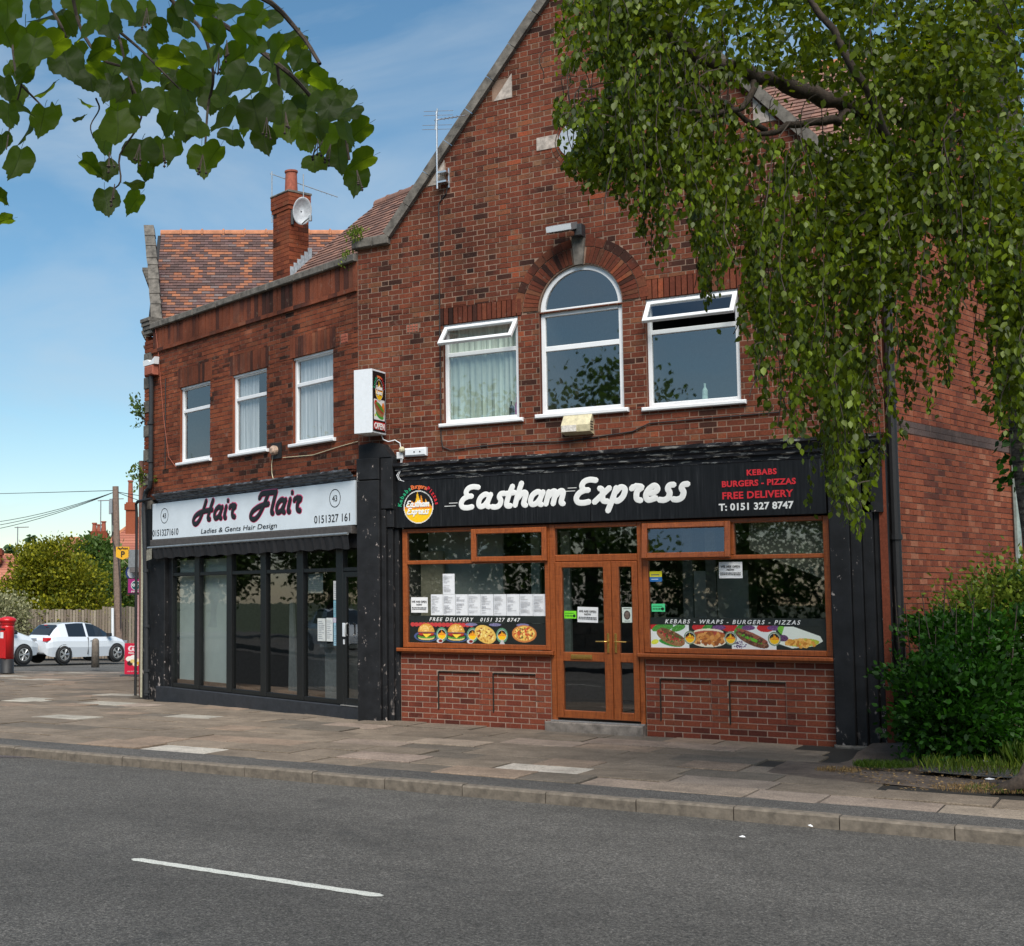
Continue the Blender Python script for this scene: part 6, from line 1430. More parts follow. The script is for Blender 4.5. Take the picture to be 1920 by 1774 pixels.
# hanging shop signs beyond the corner
def board(name, lat0, lat1, Z, z0, z1, mat, lab, cat, th=.05, parts=None, poly=None):
    e = empty(name, tuple(L(lat0, Z, z0)), lab, cat); M = frame(tuple(L(lat0, Z, z0)), RT.x, RT.y); w_, h = lat1-lat0, z1-z0
    b = MB(); b.prism(poly(w_, h) if poly else [(0, 0), (w_, 0), (w_, h), (0, h)], 0, th, M); b.build('sign_board', mat, e)
    if parts: parts(e, M, w_, h)
    return e
def pp(e, M, w_, h):
    text('lettering', 'PayPoint', M, w_/2, h*.80, -.006, .062, M_KTXT, e, align='CENTER', offset=.002)
    text('lettering', 'P', M, w_/2, h*.22, -.006, .17, M_KTXT, e, align='CENTER', offset=.004)
    b = MB(); b.tube([(w_*.6, .02, -.02), (w_*.9, .05, -.10), (w_*1.05, .1, -.14)], .006, 5, M); b.build('cable', M_CREAM, e)
board('paypoint_sign', -2.92, -2.64, 28, 2.53, 2.80, M_YEL, 'yellow shield shaped PayPoint sign beyond the salon corner', 'hanging sign', parts=pp, poly=lambda w, h: [(w*.5, 0), (w, h*.22), (w, h), (0, h), (0, h*.22)])
def bx(e, M, w_, h):
    b = MB(); b.box(.03, w_, .0, .2, -.10, -.005, M); b.build('lower_housing', simple('dark grey casing', (.14, .13, .13), .6), e)
    b = MB()
    for z in (.13, .20): b.lathe([(.008, 0), (.008, .004)], 8, M @ Matrix.Translation((w_*.6, -.002, z)) @ Matrix.Rotation(R(90), 4, 'X'))
    b.build('bolt', M_BLACK, e)
board('grey_cabinet', -2.66, -2.36, 28, 2.37, 2.74, M_GREYM, 'blank grey cabinet fixed beside the yellow sign', 'cabinet', th=.25, parts=bx)
e = empty('round_sign', tuple(L(-2.55, 28.3, 2.28)), 'round white sign with a blue rim half hidden below the grey cabinet', 'sign')
A = frame(tuple(L(-2.56, 28.3, 2.27)), RT.x, RT.y) @ Matrix.Rotation(R(90), 4, 'X')
b = MB(); b.lathe([(.185, 0), (.185, .03)], 28, A); b.build('rim', M_BLUE, e); b = MB(); b.lathe([(.145, .031), (.145, .036)], 28, A); b.build('face', M_WHITE, e)
def pz(e, M, w_, h):
    b = MB(); b.box(.02, w_, -.006, -.001, .04, h-.02, M); b.build('magenta_face', M_PURP, e)
    A = M @ Matrix.Translation((w_*.56, -.007, h*.56)) @ Matrix.Rotation(R(90), 4, 'X'); b = MB(); b.lathe([(.10, 0), (.10, .004)], 24, A); b.build('disc_ring', M_WHITE, e); b = MB(); b.lathe([(.088, .005), (.088, .008)], 24, A); b.build('teal_disc', simple('teal disc', (.01, .10, .11), .4), e)
    text('lettering', 'oc·', M, w_*.56, h*.50, -.018, .12, M_WTXT, e, align='CENTER', offset=.003); text('lettering', 'payzone', M, w_*.55, h*.17, -.009, .055, M_WTXT, e, align='CENTER', offset=.001)
board('payzone_sign', -2.68, -2.36, 28, 1.80, 2.15, M_BLACK, 'magenta payzone sign with a teal disc beyond the salon corner', 'hanging sign', parts=pz)
def wl_(e, M, w_, h):
    A = Art(w_, h, .012, (205, 18, 62)); c = w_*.5
    A.ell(c-.05, h*.83, .075, .075, (240, 225, 230)); A.ell(c+.05, h*.83, .075, .075, (240, 225, 230)); A.ell(c-.04, h*.83, .045, .045, (205, 18, 62)); A.ell(c+.04, h*.83, .045, .045, (205, 18, 62)); A.ell(c, h*.81, .03, .035, (240, 225, 230))
    for (x, z, r, col) in ((.12, .42, .09, (240, 235, 225)), (.22, .46, .08, (245, 240, 235)), (.3, .38, .08, (240, 220, 180)), (.14, .30, .08, (60, 30, 25)), (.28, .28, .08, (250, 235, 200)), (.2, .36, .06, (230, 200, 120)), (.34, .30, .05, (240, 180, 60))): A.ell(x/.42*w_, z*h/.85, r, r*.8, col, 0, 12)
    A.build('printed_face', M, 0, 0, -.003, e); text('lettering', "WALL'S", M, c, h*.655, -.008, .075, M_WTXT, e, align='CENTER', offset=.002); text('lettering', 'Love the Cheese', M, c, h*.08, -.008, .042, M_WTXT, e, align='CENTER')
    b = MB(); b.box(-.12, w_+.1, -.1, .3, -.10, -.02, M, .02); b.build('base', M_DARKP, e); b = MB(); b.box(-.01, w_+.01, .001, .04, -.02, h+.01, M, .006) if 0 else None
board('pavement_sign', -3.50, -3.06, 36, -.28, .54, M_CRED, 'crimson ice cream pavement sign with a white heart emblem by the salon corner', 'pavement sign', parts=wl_)
b = MB(); b.lathe([(.0, 0), (.10, .02), (.11, .3), (.08, .42), (0, .45)], 14, Matrix.Translation(L(-3.15, 37, .16))); o = b.build('blue_drum', M_BLUE, None); o['label'] = 'small blue rounded object showing above the crimson pavement sign'; o['category'] = 'container'
b = MB(); M_ = frame(tuple(L(-3.0, 35, 0)), RT.x, RT.y); b.box(-.02, .06, 0, .02, .0, 1.95, frame(tuple(L(-3.02, 34.5, .2)), RT.x, RT.y)); o = b.build('banner_strip', simple('pale pink banner', (.55, .32, .32), .7), None); o['label'] = 'pale pink vertical banner strip just left of the black salon corner'; o['category'] = 'banner'

# ============================================================ FOLIAGE
LEAF_OV = np.array([(0, 0, 0), (-.34, .0, .28), (-.30, .05, .62), (0, .0, 1.0), (.30, .05, .62), (.34, .0, .28)])
def leaves(name, P, Dr, Nm, size, mat, parent=None, wide=.85, **kw):
    """joined leaf mesh. P base points (n,3), Dr growing direction, Nm face normal"""
    n = len(P); Dr = Dr/np.linalg.norm(Dr, axis=1)[:, None]; X = np.cross(Dr, Nm); X /= np.linalg.norm(X, axis=1)[:, None]+1e-9; Y = np.cross(X, Dr)
    sz = np.broadcast_to(size, (n,))
    V = P[:, None, :]+(LEAF_OV[None, :, 0:1]*wide*X[:, None, :]+LEAF_OV[None, :, 1:2]*Y[:, None, :]*1.6+LEAF_OV[None, :, 2:3]*Dr[:, None, :])*sz[:, None, None]
    i = np.arange(n)[:, None]*6; Fq = np.concatenate([i+np.array([0, 3, 2, 1]), i+np.array([0, 5, 4, 3])], 1).reshape(-1, 4)
    r = np.repeat(rng.random(n), 2)
    return link(D.objects.new(name, fast_mesh(name, V.reshape(-1, 3), Fq, 4, mat, r)), parent, **kw)
def rnd_dirs(n): v = rng.normal(size=(n, 3)); return v/np.linalg.norm(v, axis=1)[:, None]
def A3(v): return np.array(tuple(v))
RTn, HDn = A3(RT), A3(HD); Cn = A3(CAM)
def Ln(lat, Z, z): return Cn*np.array([1, 1, 0])+np.asarray(lat)[:, None]*RTn+np.asarray(Z)[:, None]*HDn+np.asarray(z)[:, None]*np.array([0, 0, 1.])

# ---- weeping birch on the right
tb = L(7.03, 11.9, 0); tb.z = 0
BT = empty('birch_tree', tuple(tb), 'weeping birch at the right edge, its leaf curtains hanging before the brick front', 'tree')
def tri(x, y, Z): p = unp(x, y, Z); return p
b = MB(); b.tube([tb+Vector((0, 0, -.1)), tb+Vector((0, 0, .12)), tb+Vector((0, 0, .5)), tb+Vector((.03, 0, 1.6)), L(6.93, 11.9, 3.0), L(6.90, 11.95, 4.5), L(6.86, 12.0, 6.5), L(6.8, 12.1, 9)], [.34, .25, .20, .185, .175, .16, .13, .08], 16); b.build('trunk', M_BBARK, BT, smooth=True)
b = MB()
for a_ in range(6):
    an = a_*1.05+.3; dx = Vector((math.cos(an), math.sin(an), 0)); b.tube([tb+dx*.14+Vector((0, 0, .35)), tb+dx*.28+Vector((0, 0, .10)), tb+dx*.55+Vector((0, 0, .0))], [.10, .085, .03], 7)
b.build('root_flare', M_BARK, BT, smooth=True)
limbs = [([(1905, 330, 12.0), (1800, 240, 11.8), (1700, 215, 11.4), (1600, 200, 11.0), (1500, 165, 10.8), (1420, 142, 10.6), (1330, 112, 10.5), (1240, 60, 10.5), (1150, -20, 10.6)], .105, .03),
         ([(1600, 200, 11.0), (1560, 228, 10.9), (1490, 236, 10.8), (1440, 250, 10.7), (1390, 270, 10.6)], .045, .015),
         ([(1900, 620, 12.0), (1850, 480, 11.6), (1760, 380, 11.0), (1700, 330, 10.4), (1640, 200, 9.8), (1560, 60, 9.6), (1460, -60, 9.6)], .06, .02),
         ([(1440, 250, 10.7), (1360, 195, 10.6), (1300, 150, 10.6)], .025, .008), ([(1420, 142, 10.6), (1400, 190, 10.5), (1350, 215, 10.4), (1290, 210, 10.3), (1180, 180, 10.3), (1090, 190, 10.3)], .028, .008),
         ([(1905, 100, 12.0), (1840, 20, 11), (1760, -60, 10)], .06, .03), ([(1900, 500, 12.0), (1800, 420, 11.4), (1700, 400, 10.8), (1600, 390, 10.5), (1520, 430, 10.3)], .04, .012)]
for P, r0, r1 in limbs:
    pts = [tri(*q) for q in P]; pts = [Vector(q) for q in cr_spline([A3(q) for q in pts], 4)]
    pts = [q+Vector((random.uniform(-.02, .02), random.uniform(-.02, .02), random.uniform(-.025, .025))) for q in pts]
    b = MB(); b.tube(pts, [r0+(r1-r0)*i/(len(pts)-1) for i in range(len(pts))], 8); b.build('branch', M_BARK, BT, smooth=True)
# outline of the hanging curtain: bearing -> lowest height seen
pf = np.array([(1010, -40), (1040, 215), (1058, 290), (1078, 322), (1110, 325), (1150, 345), (1190, 400), (1230, 490), (1262, 500), (1280, 420), (1306, 440), (1318, 560), (1346, 585), (1358, 470), (1376, 480), (1388, 600), (1415, 720), (1440, 790), (1480, 830), (1520, 930), (1560, 985), (1590, 1045), (1620, 960), (1650, 850), (1690, 830), (1740, 780), (1770, 830), (1805, 700), (1850, 740), (1890, 820), (1960, 900)], float)
SP, SD, SZ = [], [], []; tw = MB()
nstr = 540; k = 0
while k < nstr:
    px_ = 1038+917*rng.random()**.80 if k > 34 else (rng.uniform(1318, 1344) if k < 16 else rng.uniform(1570, 1610)); Z = rng.uniform(9.3, 12.4); bot = np.interp(px_, pf[:, 0], pf[:, 1])
    t = rng.random()**(.5 if k > 34 else .2); yb = bot-(1-t)*bot*1.05+rng.normal(0, 14)
    ln_px = rng.uniform(120, 380)*(1.0 if px_ > 1130 else .6)
    yt = yb-ln_px
    if yb < -60: continue
    # bare gaps where roof, sky and side wall show
    if 1360 < px_ < 1560 and 130 < yb < 320 and rng.random() < .75: continue
    if 1640 < px_ < 1900 and 600 < yb < 900 and rng.random() < .62: continue
    k += 1
    lat = (px_-PX)/F*Z; zb = 1.705+(1124-yb)/F*Z; zt = 1.705+(1124-yt)/F*Z; n = max(6, int((zt-zb)/.020))
    s = np.linspace(0, 1, n); sw = rng.uniform(-.12, .12); ph = rng.uniform(0, 6)
    arch = np.clip(.25-s, 0, 1)**1.5*2.0
    la = lat+sw*s+.03*np.sin(s*7+ph)+arch*rng.uniform(.2, .9); ZZ = Z+.04*np.sin(s*5+ph)+arch*.3; zz_ = zt+(zb-zt)*s-arch*.25
    Q = Ln(la, ZZ, zz_)
    if rng.random() < .55: tw.tube([Vector(q) for q in Q[::max(1, n//9)]], .0045, 3, cap=False)
    dens = rng.uniform(.7, 1.25); m = int(n*dens*1.35); idx = rng.integers(0, n, m)
    off = rnd_dirs(m)*np.array([1, 1, .5])*rng.uniform(.005, .052, (m, 1)); SP.append(Q[idx]+off)
    d = off*7+rnd_dirs(m)*.35+np.array([0, 0, -.9]); SD.append(d); SZ.append(rng.uniform(.045, .082, m)*(.78+.22*(1-s[idx])))
BP, BD, BS = np.concatenate(SP), np.concatenate(SD), np.concatenate(SZ)
# fill of the upper crown, above and around the limbs
def crown(nc, box, spread, per, size):
    P_, D_, S_ = [], [], []
    for _ in range(nc):
        x = rng.uniform(box[0], box[1]); y = rng.uniform(box[2], box[3]); Z = rng.uniform(box[4], box[5]); c = A3(unp(x, y, Z)); m = int(per*rng.uniform(.6, 1.4))
        P_.append(c+rng.normal(size=(m, 3))*np.array([spread, spread, spread*1.3])); D_.append(rnd_dirs(m)+np.array([0, 0, -.8])); S_.append(rng.uniform(size*.7, size*1.25, m))
    return P_, D_, S_
for a_ in ((60, (1080, 1350, -90, 60, 9.8, 11.6), .15, 90, .065), (85, (1400, 1950, -120, 130, 9.4, 12.3), .17, 100, .068), (40, (1600, 1950, 120, 330, 9.8, 12.4), .17, 95, .068), (34, (1070, 1330, 200, 330, 10.0, 11.0), .12, 85, .062), (40, (1560, 1700, 300, 520, 9.8, 11.5), .16, 80, .065), (40, (1860, 1960, 300, 740, 9.8, 11.4), .15, 90, .065), (26, (1410, 1600, 330, 760, 9.8, 11.5), .14, 80, .06)):
    P_, D_, S_ = crown(*a_); BP = np.concatenate([BP]+P_); BD = np.concatenate([BD]+D_); BS = np.concatenate([BS]+S_)
rel = BP-Cn; zc = rel@A3(AX); sx_ = PX+F*(rel@RTn)/zc; sy_ = PY-F*(rel@A3(UP))/zc
keep_ = np.ones(len(BP), bool)
for (cx, cy, rx, ry, pr) in ((1490, 205, 95, 55, .93), (1400, 175, 55, 22, .9), (1478, 60, 22, 50, .7), (1540, 40, 30, 18, .8), (1640, 50, 25, 16, .8), (1000, 300, 34, 300, 1.0), (1830, 640, 40, 130, .75), (1745, 520, 36, 90, .6), (1790, 240, 30, 60, .7), (1870, 880, 30, 80, .85), (1425, 330, 28, 60, .75), (1455, 470, 22, 90, .5), (1300, 30, 26, 18, .7), (1235, 560, 60, 60, 1.0), (1082, 158, 52, 34, .93), (1056, 258, 22, 30, .92), (1130, 390, 25, 40, .8), (1215, 300, 26, 60, .35), (1560, 620, 20, 120, .5), (1470, 700, 16, 90, .55), (1650, 700, 22, 120, .6), (1520, 480, 30, 26, .6)):
    ins = ((sx_-cx)/rx)**2+((sy_-cy)/ry)**2 < 1; keep_ &= ~(ins & (rng.random(len(BP)) < pr))
keep_ &= ~(sy_ > np.interp(sx_, pf[:, 0], pf[:, 1])+14+np.abs(rng.normal(0, 16, len(sx_)))); keep_ &= sx_ > 1031+np.abs(rng.normal(0, 8, len(sx_)))
BP, BD, BS = BP[keep_], BD[keep_], BS[keep_]
leaves('foliage', BP, BD, rnd_dirs(len(BP))+(Cn-BP)/12*.5, BS, M_BIRCH, BT, kind='stuff')
tw.build('twigs', M_BARK, BT, kind='stuff')
# ivy on the trunk
m = 900; q = rng.uniform(2.7, 6.0, m); an = rng.uniform(0, 6.28, m); rr_ = rng.uniform(.18, .36, m)*np.where(q > 3.4, 1.0, .75); P = Ln(6.93+np.cos(an)*rr_, 11.93+np.sin(an)*rr_, q)
iv = leaves('ivy', P, np.stack([np.cos(an), np.sin(an), -.9+0*an], 1)+rnd_dirs(m)*.5, rnd_dirs(m), rng.uniform(.05, .09, m), M_BUSH, None, wide=1.1); iv['label'] = 'dark ivy clinging to the white birch trunk'; iv['category'] = 'ivy'; iv['kind'] = 'stuff'

# ---- shrubs against the side wall
def shrub(cs, nclump, per, size, mat, parent, name='foliage', up=.25, spread=.16):
    P_, D_, S_ = [], [], []
    for (lat, Z, z, rl, rz_, rh) in cs:
        for _ in range(nclump):
            d = rng.normal(size=3); d /= np.linalg.norm(d); r = rng.uniform(.82, 1.12) if rng.random() < .72 else rng.uniform(.15, .6); c = L(lat+d[0]*rl*r, Z+d[1]*rz_*r, max(.05, z+d[2]*rh*r)); m = int(per*rng.uniform(.5, 1.5))
            outd = RTn*d[0]+HDn*d[1]+np.array([0, 0, d[2]+up]); sp = rng.normal(size=(m, 3))*spread*np.array([1.2, 1.2, .55]); P_.append(A3(c)+sp); D_.append(outd+rnd_dirs(m)*.9); S_.append(rng.uniform(size*.6, size*1.3, m))
    P, D__, S_ = np.concatenate(P_), np.concatenate(D_), np.concatenate(S_); ok = P[:, 2] > .02 if cs[0][1] < 30 else np.ones(len(P), bool)
    P, D__, S_ = P[ok], D__[ok], S_[ok]
    return leaves(name, P, D__, rnd_dirs(len(P))+np.array([0, 0, .8]), S_, mat, parent, kind='stuff')
BU = empty('shrub', tuple(L(7.9, 15, 0)), 'big tangled dark green shrub against the orange side wall, right of the black pier', 'shrub')
shrub([(7.5, 14.5, .62, .50, .6, .55), (8.15, 14.9, .85, .7, .6, .70), (8.85, 15.0, 1.1, .6, .6, .85), (7.2, 14.1, .5, .3, .4, .45), (7.75, 14.9, 1.12, .40, .4, .38), (9.1, 14.7, .6, .5, .5, .6)], 48, 105, .072, M_BUSH, BU, spread=.115)
b = MB()
for _ in range(60):
    p = L(random.uniform(7.1, 9.0), random.uniform(14.2, 15.4), 0); q = p+Vector((random.uniform(-.3, .3), random.uniform(-.2, .2), random.uniform(.8, 1.9))); b.tube([p, p.lerp(q, .5)+Vector((random.uniform(-.1, .1), 0, 0)), q], [.014, .009, .004], 4, cap=False)
b.build('stems', M_BARK, BU, kind='stuff')
P_, D_ = [], []
for _ in range(55):
    t_ = random.random(); c = np.array([7.0+1.9*t_, 14.0+.6*random.random(), random.uniform(.3, 1.0)+.75*t_]); d = np.array([random.uniform(-.6, .2), random.uniform(-.7, .1), random.uniform(.1, .9)]); ln_ = random.uniform(.25, .6)
    m = 26; q = rng.uniform(0, 1, m); pts = c+np.outer(q*ln_, d/np.linalg.norm(d))+rng.normal(size=(m, 3))*.025; P_.append(Ln(pts[:, 0], pts[:, 1], pts[:, 2])); D_.append(rnd_dirs(m)+np.array([0, 0, .3]))
P_ = np.concatenate(P_); leaves('stray_shoots', P_, np.concatenate(D_), rnd_dirs(len(P_))+np.array([0, 0, .6]), rng.uniform(.035, .075, len(P_)), M_BUSH, BU, kind='stuff')
BU2 = empty('shrub', tuple(L(8.7, 15.4, 0)), 'yellowish green upper shrub behind the dark one, reaching highest by the birch trunk', 'shrub')
shrub([(8.8, 15.3, 1.80, .55, .4, .42), (8.3, 15.3, 1.55, .5, .4, .30)], 60, 45, .06, M_BUSHY, BU2); b = MB(); b.tube([L(8.7, 15.4, 0), L(8.7, 15.4, 1.0), L(8.6, 15.3, 1.9)], [.03, .02, .008], 6); b.build('stem', M_BARK, BU2)
# weeds and grass at its foot
def tuft(lat, Z, r, n, h, mat, lab, name='grass', z0=.03):
    a = rng.uniform(0, 6.28, n); q = np.sqrt(rng.random(n))*r; P = Ln(lat+np.cos(a)*q*1.6, Z+np.sin(a)*q, np.full(n, z0)); o = leaves(name, P, rnd_dirs(n)*.45+np.array([0, 0, 1.]), rnd_dirs(n), rng.uniform(h*.4, h, n), mat, None, wide=.13); o['label'] = lab; o['category'] = 'grass'; o['kind'] = 'stuff'
tuft(6.28, 13.62, .18, 1100, .085, M_GRASS, 'low green grass patch in the dirt right of the black pier'); tuft(8.1, 13.7, .35, 900, .30, M_GRASS, 'taller rough grass below the shrub near the birch')
tuft(7.3, 13.4, .5, 500, .16, M_BUSHY, 'yellow green weeds along the foot of the shrub', 'weeds'); tuft(5.75, 13.45, .14, 350, .06, M_DRY, 'dry weeds in the gap beside the raised slab edge', 'weeds', .01)
tuft(6.5, 12.15, .28, 900, .05, M_DRY, 'yellowed dry grass and litter by the birch roots', 'grass', .01); tuft(6.6, 12.1, .2, 300, .06, M_GRASS, 'sparse green blades among the dry litter by the birch roots', 'grass', .01)
n = 1400; P = Ln(rng.uniform(5.6, 8.6, n), rng.uniform(11.9, 13.6, n), np.full(n, .035)+rng.uniform(0, .015, n)); o = leaves('leaf_litter', P, rnd_dirs(n)*np.array([1, 1, .15]), np.tile([0, 0, 1.], (n, 1))+rnd_dirs(n)*.3, rng.uniform(.012, .04, n), M_DRY, None); o['label'] = 'brown fallen leaf litter scattered over the bare earth'; o['category'] = 'leaf litter'; o['kind'] = 'stuff'
# small plants growing on the building
def sprig(c, nb, ln, size, mat, lab, side=-1, up=.3):
    e = empty('wall_plant', tuple(c), lab, 'plant'); P_, D_ = [], []; b = MB()
    for _ in range(nb):
        d = (RT*side*random.uniform(.2, 1)+Vector((0, 0, random.uniform(-.25, up+.5)))+HD*random.uniform(-.4, .2)).normalized(); l_ = ln*random.uniform(.4, 1); q = c+d*l_+Vector((0, 0, -.1*l_)); b.tube([c, c.lerp(q, .5)+Vector((0, 0, .06*l_)), q], [.008, .005, .002], 4, cap=False)
        m = int(l_/.022); t = rng.uniform(.25, 1, m); P_.append(A3(c)+np.outer(t, A3(q-c))+rng.normal(size=(m, 3))*.03+np.outer(.06*l_*4*t*(1-t)*.5, [0, 0, 1])); D_.append(rnd_dirs(m)+A3(d)*.6)
    b.build('stem', M_BARK, e); P, D__ = np.concatenate(P_), np.concatenate(D_); leaves('leaves', P, D__, rnd_dirs(len(P)), rng.uniform(size*.6, size*1.2, len(P)), mat, e, kind='stuff')
sprig(unp(272, 790, 24.7), 7, .62, .075, M_TREE, 'leafy sprig growing left from the stone bracket high on the salon corner', -1, .6); sprig(unp(278, 900, 24.4), 9, .42, .07, M_BUSHY, 'bright green sprig growing from the bend of the salon drainpipe', -1, .5); sprig(unp(290, 905, 24.4), 6, .25, .07, M_BUSHY, 'leafy tuft right of the drainpipe bend on the salon corner', 1, .5)
for (x, y, Z, h, lab) in ((655, 484, 19.6, .16, 'yellow green weed growing behind the parapet beside the gable shoulder'), (668, 440, 19.3, .10, 'small weed growing above the gable shoulder stone')):
    c = unp(x, y, Z); n = 150; P = A3(c)+rng.normal(size=(n, 3))*np.array([.08, .05, h*.5]); o = leaves('roof_weed', P, rnd_dirs(n)*.6+np.array([0, 0, 1.]), rnd_dirs(n), rng.uniform(.03, .075, n), M_BUSHY, None, wide=.6); o['label'] = lab; o['category'] = 'weed'; o['kind'] = 'stuff'

# ---- lime branch overhead, close to the camera
LT = empty('lime_tree', tuple(L(-2.2, 2.2, 0)), 'lime tree branch with big serrated leaves hanging into the top left against the sky', 'tree')
b = MB(); b.tube([L(-2.4, 1.6, -.1), L(-2.4, 1.6, 1.0), L(-2.35, 1.65, 2.6), L(-2.2, 1.9, 4.2)], [.26, .2, .18, .14], 14); b.build('trunk', M_BARK, LT, smooth=True)
def lime_mesh(seed):
    r = random.Random(seed); b = MB(); n = 34; out = []
    for i in range(n):
        t = 2*math.pi*i/n; x = .5*math.sin(t)*(1+.10*math.cos(t)); z = -.5+.52*math.cos(t)
        if z > -.1: z -= .16*max(0, 1-abs(x)/.22)
        if z < -.8: x *= .72; z -= .10*max(0, 1-abs(x)/.14)
        s_ = 1+(.022 if i % 2 else -.020)+r.uniform(-.018, .018); out.append((x*s_, z*s_))
    cup = r.uniform(.10, .34); tw_ = r.uniform(-.22, .22); wv = r.uniform(.02, .05); ph = r.uniform(0, 6); dr_ = r.uniform(.1, .45)
    def yv(x, z): return cup*abs(x)**1.3*1.3-dr_*(z+.3)**2+tw_*x*(z+.5)+wv*math.sin(math.atan2(x, z+.5)*5+ph)*math.hypot(x, z+.5)*2
    cx_, cz_ = 0, -.42; vs = []
    for f in (1.0, .68, .34):
        for (x, z) in (out if f == 1.0 else out[::2]): X, Z_ = cx_+(x-cx_)*f, cz_+(z-cz_)*f; vs.append((X, yv(X, Z_), Z_))
    vs.append((cx_, yv(cx_, cz_), cz_)); h = n//2; fs = []
    for i in range(h):
        a, b_, c_, d_, e_ = 2*i, 2*i+1, (2*i+2) % n, n+i, n+(i+1) % h
        fs += [(a, b_, d_), (b_, e_, d_), (b_, c_, e_), (n+i, n+(i+1) % h, n+h+(i+1) % h, n+h+i), (n+h+i, n+h+(i+1) % h, n+2*h)]
    b.add(vs, fs); b.tube([(0, yv(0, -.12), -.12), (.01, .01, .02), (.03, .03, .12)], .008, 4, cap=False)
    return b.mesh('leaf', M_LIME, smooth=True)
LMS = [lime_mesh(i) for i in range(7)]
# (bearing x, y of the leaf's middle, length px, hang angle deg, turn from face-on deg)
LL = [(55, 90, 100, 10, 10), (15, 20, 70, 0, 30), (30, 145, 30, 20, 70), (95, 30, 80, -50, 68), (60, 95, 88, 5, 15), (115, 60, 60, -20, 30), (100, 85, 70, -45, 66), (125, 118, 76, 20, 10), (130, 45, 52, 30, 30), (160, 60, 60, 10, 40), (170, 150, 76, -8, 12), (150, 100, 50, 60, 35), (190, 95, 56, -50, 65), (205, 135, 60, 25, 10), (205, 165, 64, -15, 10), (180, 130, 50, 45, 55), (22, 130, 44, 40, 15), (10, 165, 55, 0, 40), (45, 140, 42, -40, 20), (85, 172, 58, -50, 70), (35, 180, 50, 20, 25), (45, 205, 56, 10, 50), (80, 225, 62, -8, 12), (95, 215, 52, -30, 30), (50, 248, 56, -50, 60), (15, 215, 60, 0, 35), (33, 305, 72, -8, 5), (5, 270, 50, 10, 30), (4, 370, 40, 60, 60), (10, 412, 40, -50, 65),
      (150, 220, 30, 80, 40), (162, 195, 34, 70, 72), (230, 90, 40, 80, 35), (275, 75, 50, 0, 25), (265, 35, 60, 0, 20), (235, 20, 60, 30, 30), (285, 95, 34, 180, 40), (278, 22, 54, 10, 45), (320, 110, 62, 75, 68), (300, 125, 56, 20, 20), (280, 130, 60, 40, 30), (250, 130, 54, 20, 20), (295, 170, 70, -35, 68), (310, 190, 66, 0, 25), (270, 195, 66, 20, 15), (225, 210, 60, 60, 30), (222, 240, 96, 12, 8), (262, 285, 84, -8, 6), (195, 270, 58, -40, 45), (200, 320, 52, 10, 12), (170, 310, 54, 65, 62), (200, 378, 62, 6, 4), (252, 380, 52, -35, 60), (250, 345, 44, -50, 40), (300, 285, 66, -8, 20), (325, 280, 60, -25, 55), (275, 320, 44, -10, 30), (315, 230, 64, -35, 45), (340, 190, 62, 0, 45), (350, 215, 58, 10, 30),
      (350, 20, 52, 20, 25), (385, 10, 60, 80, 35), (405, 25, 56, 60, 60), (330, 30, 56, 30, 35), (345, 55, 56, 0, 30), (395, 60, 60, 60, 50), (365, 95, 64, 10, 35), (430, 20, 66, 75, 40), (480, 28, 62, 80, 40), (475, 40, 70, -70, 55), (500, 35, 66, -40, 25), (410, 70, 66, -30, 62), (440, 110, 74, -50, 60), (395, 110, 56, 20, 20), (360, 140, 70, 60, 30), (375, 155, 60, 0, 15), (425, 165, 70, 0, 35), (455, 145, 84, -20, 6), (480, 165, 74, -15, 58), (500, 80, 62, -50, 60), (520, 95, 62, -40, 55), (545, 75, 66, -50, 25), (555, 95, 54, -30, 60), (560, 110, 50, -20, 15), (515, 125, 62, 0, 12), (475, 95, 66, 10, 35), (440, 200, 60, 10, 35), (395, 190, 60, 0, 30), (350, 240, 66, 10, 12), (370, 245, 60, -10, 20), (415, 225, 66, -10, 45), (435, 260, 60, -20, 15), (380, 300, 68, 2, 4), (400, 290, 56, -20, 50), (480, 215, 84, 10, 8), (505, 185, 60, 5, 15), (495, 262, 56, 10, 10), (530, 215, 66, 0, 12), (540, 240, 60, 5, 10), (520, 215, 60, 0, 70), (555, 165, 50, -10, 20), (570, 145, 44, 75, 66), (585, 140, 50, 80, 40), (575, 205, 70, 10, 35), (600, 190, 66, -40, 30), (595, 235, 60, 0, 30), (630, 215, 76, 0, 25), (620, 175, 56, -40, 25), (645, 185, 56, -30, 12), (655, 210, 54, -50, 40), (675, 245, 58, -50, 45), (625, 245, 62, -10, 40), (640, 270, 60, 0, 15), (590, 308, 62, -3, 6), (575, 265, 50, 15, 12), (560, 245, 54, 20, 35), (680, 300, 58, -50, 55), (635, 300, 56, 0, 25), (668, 335, 62, -8, 6), (610, 260, 60, 0, 55), (650, 250, 56, 10, 60), (600, 150, 50, 60, 50), (555, 200, 52, 20, 30), (460, 60, 60, 40, 35), (300, 60, 56, 70, 40), (330, 150, 60, 40, 20), (240, 170, 56, -30, 25), (75, 15, 60, 20, 20), (180, 25, 66, -10, 25), (205, 50, 60, 15, 30), (10, 60, 60, 30, 20), (140, 10, 60, 0, 20), (350, 175, 56, 30, 40), (460, 230, 54, 0, 50), (420, 195, 56, 15, 25), (590, 175, 56, 25, 20), (615, 205, 56, -15, 20), (535, 150, 60, 15, 30)]
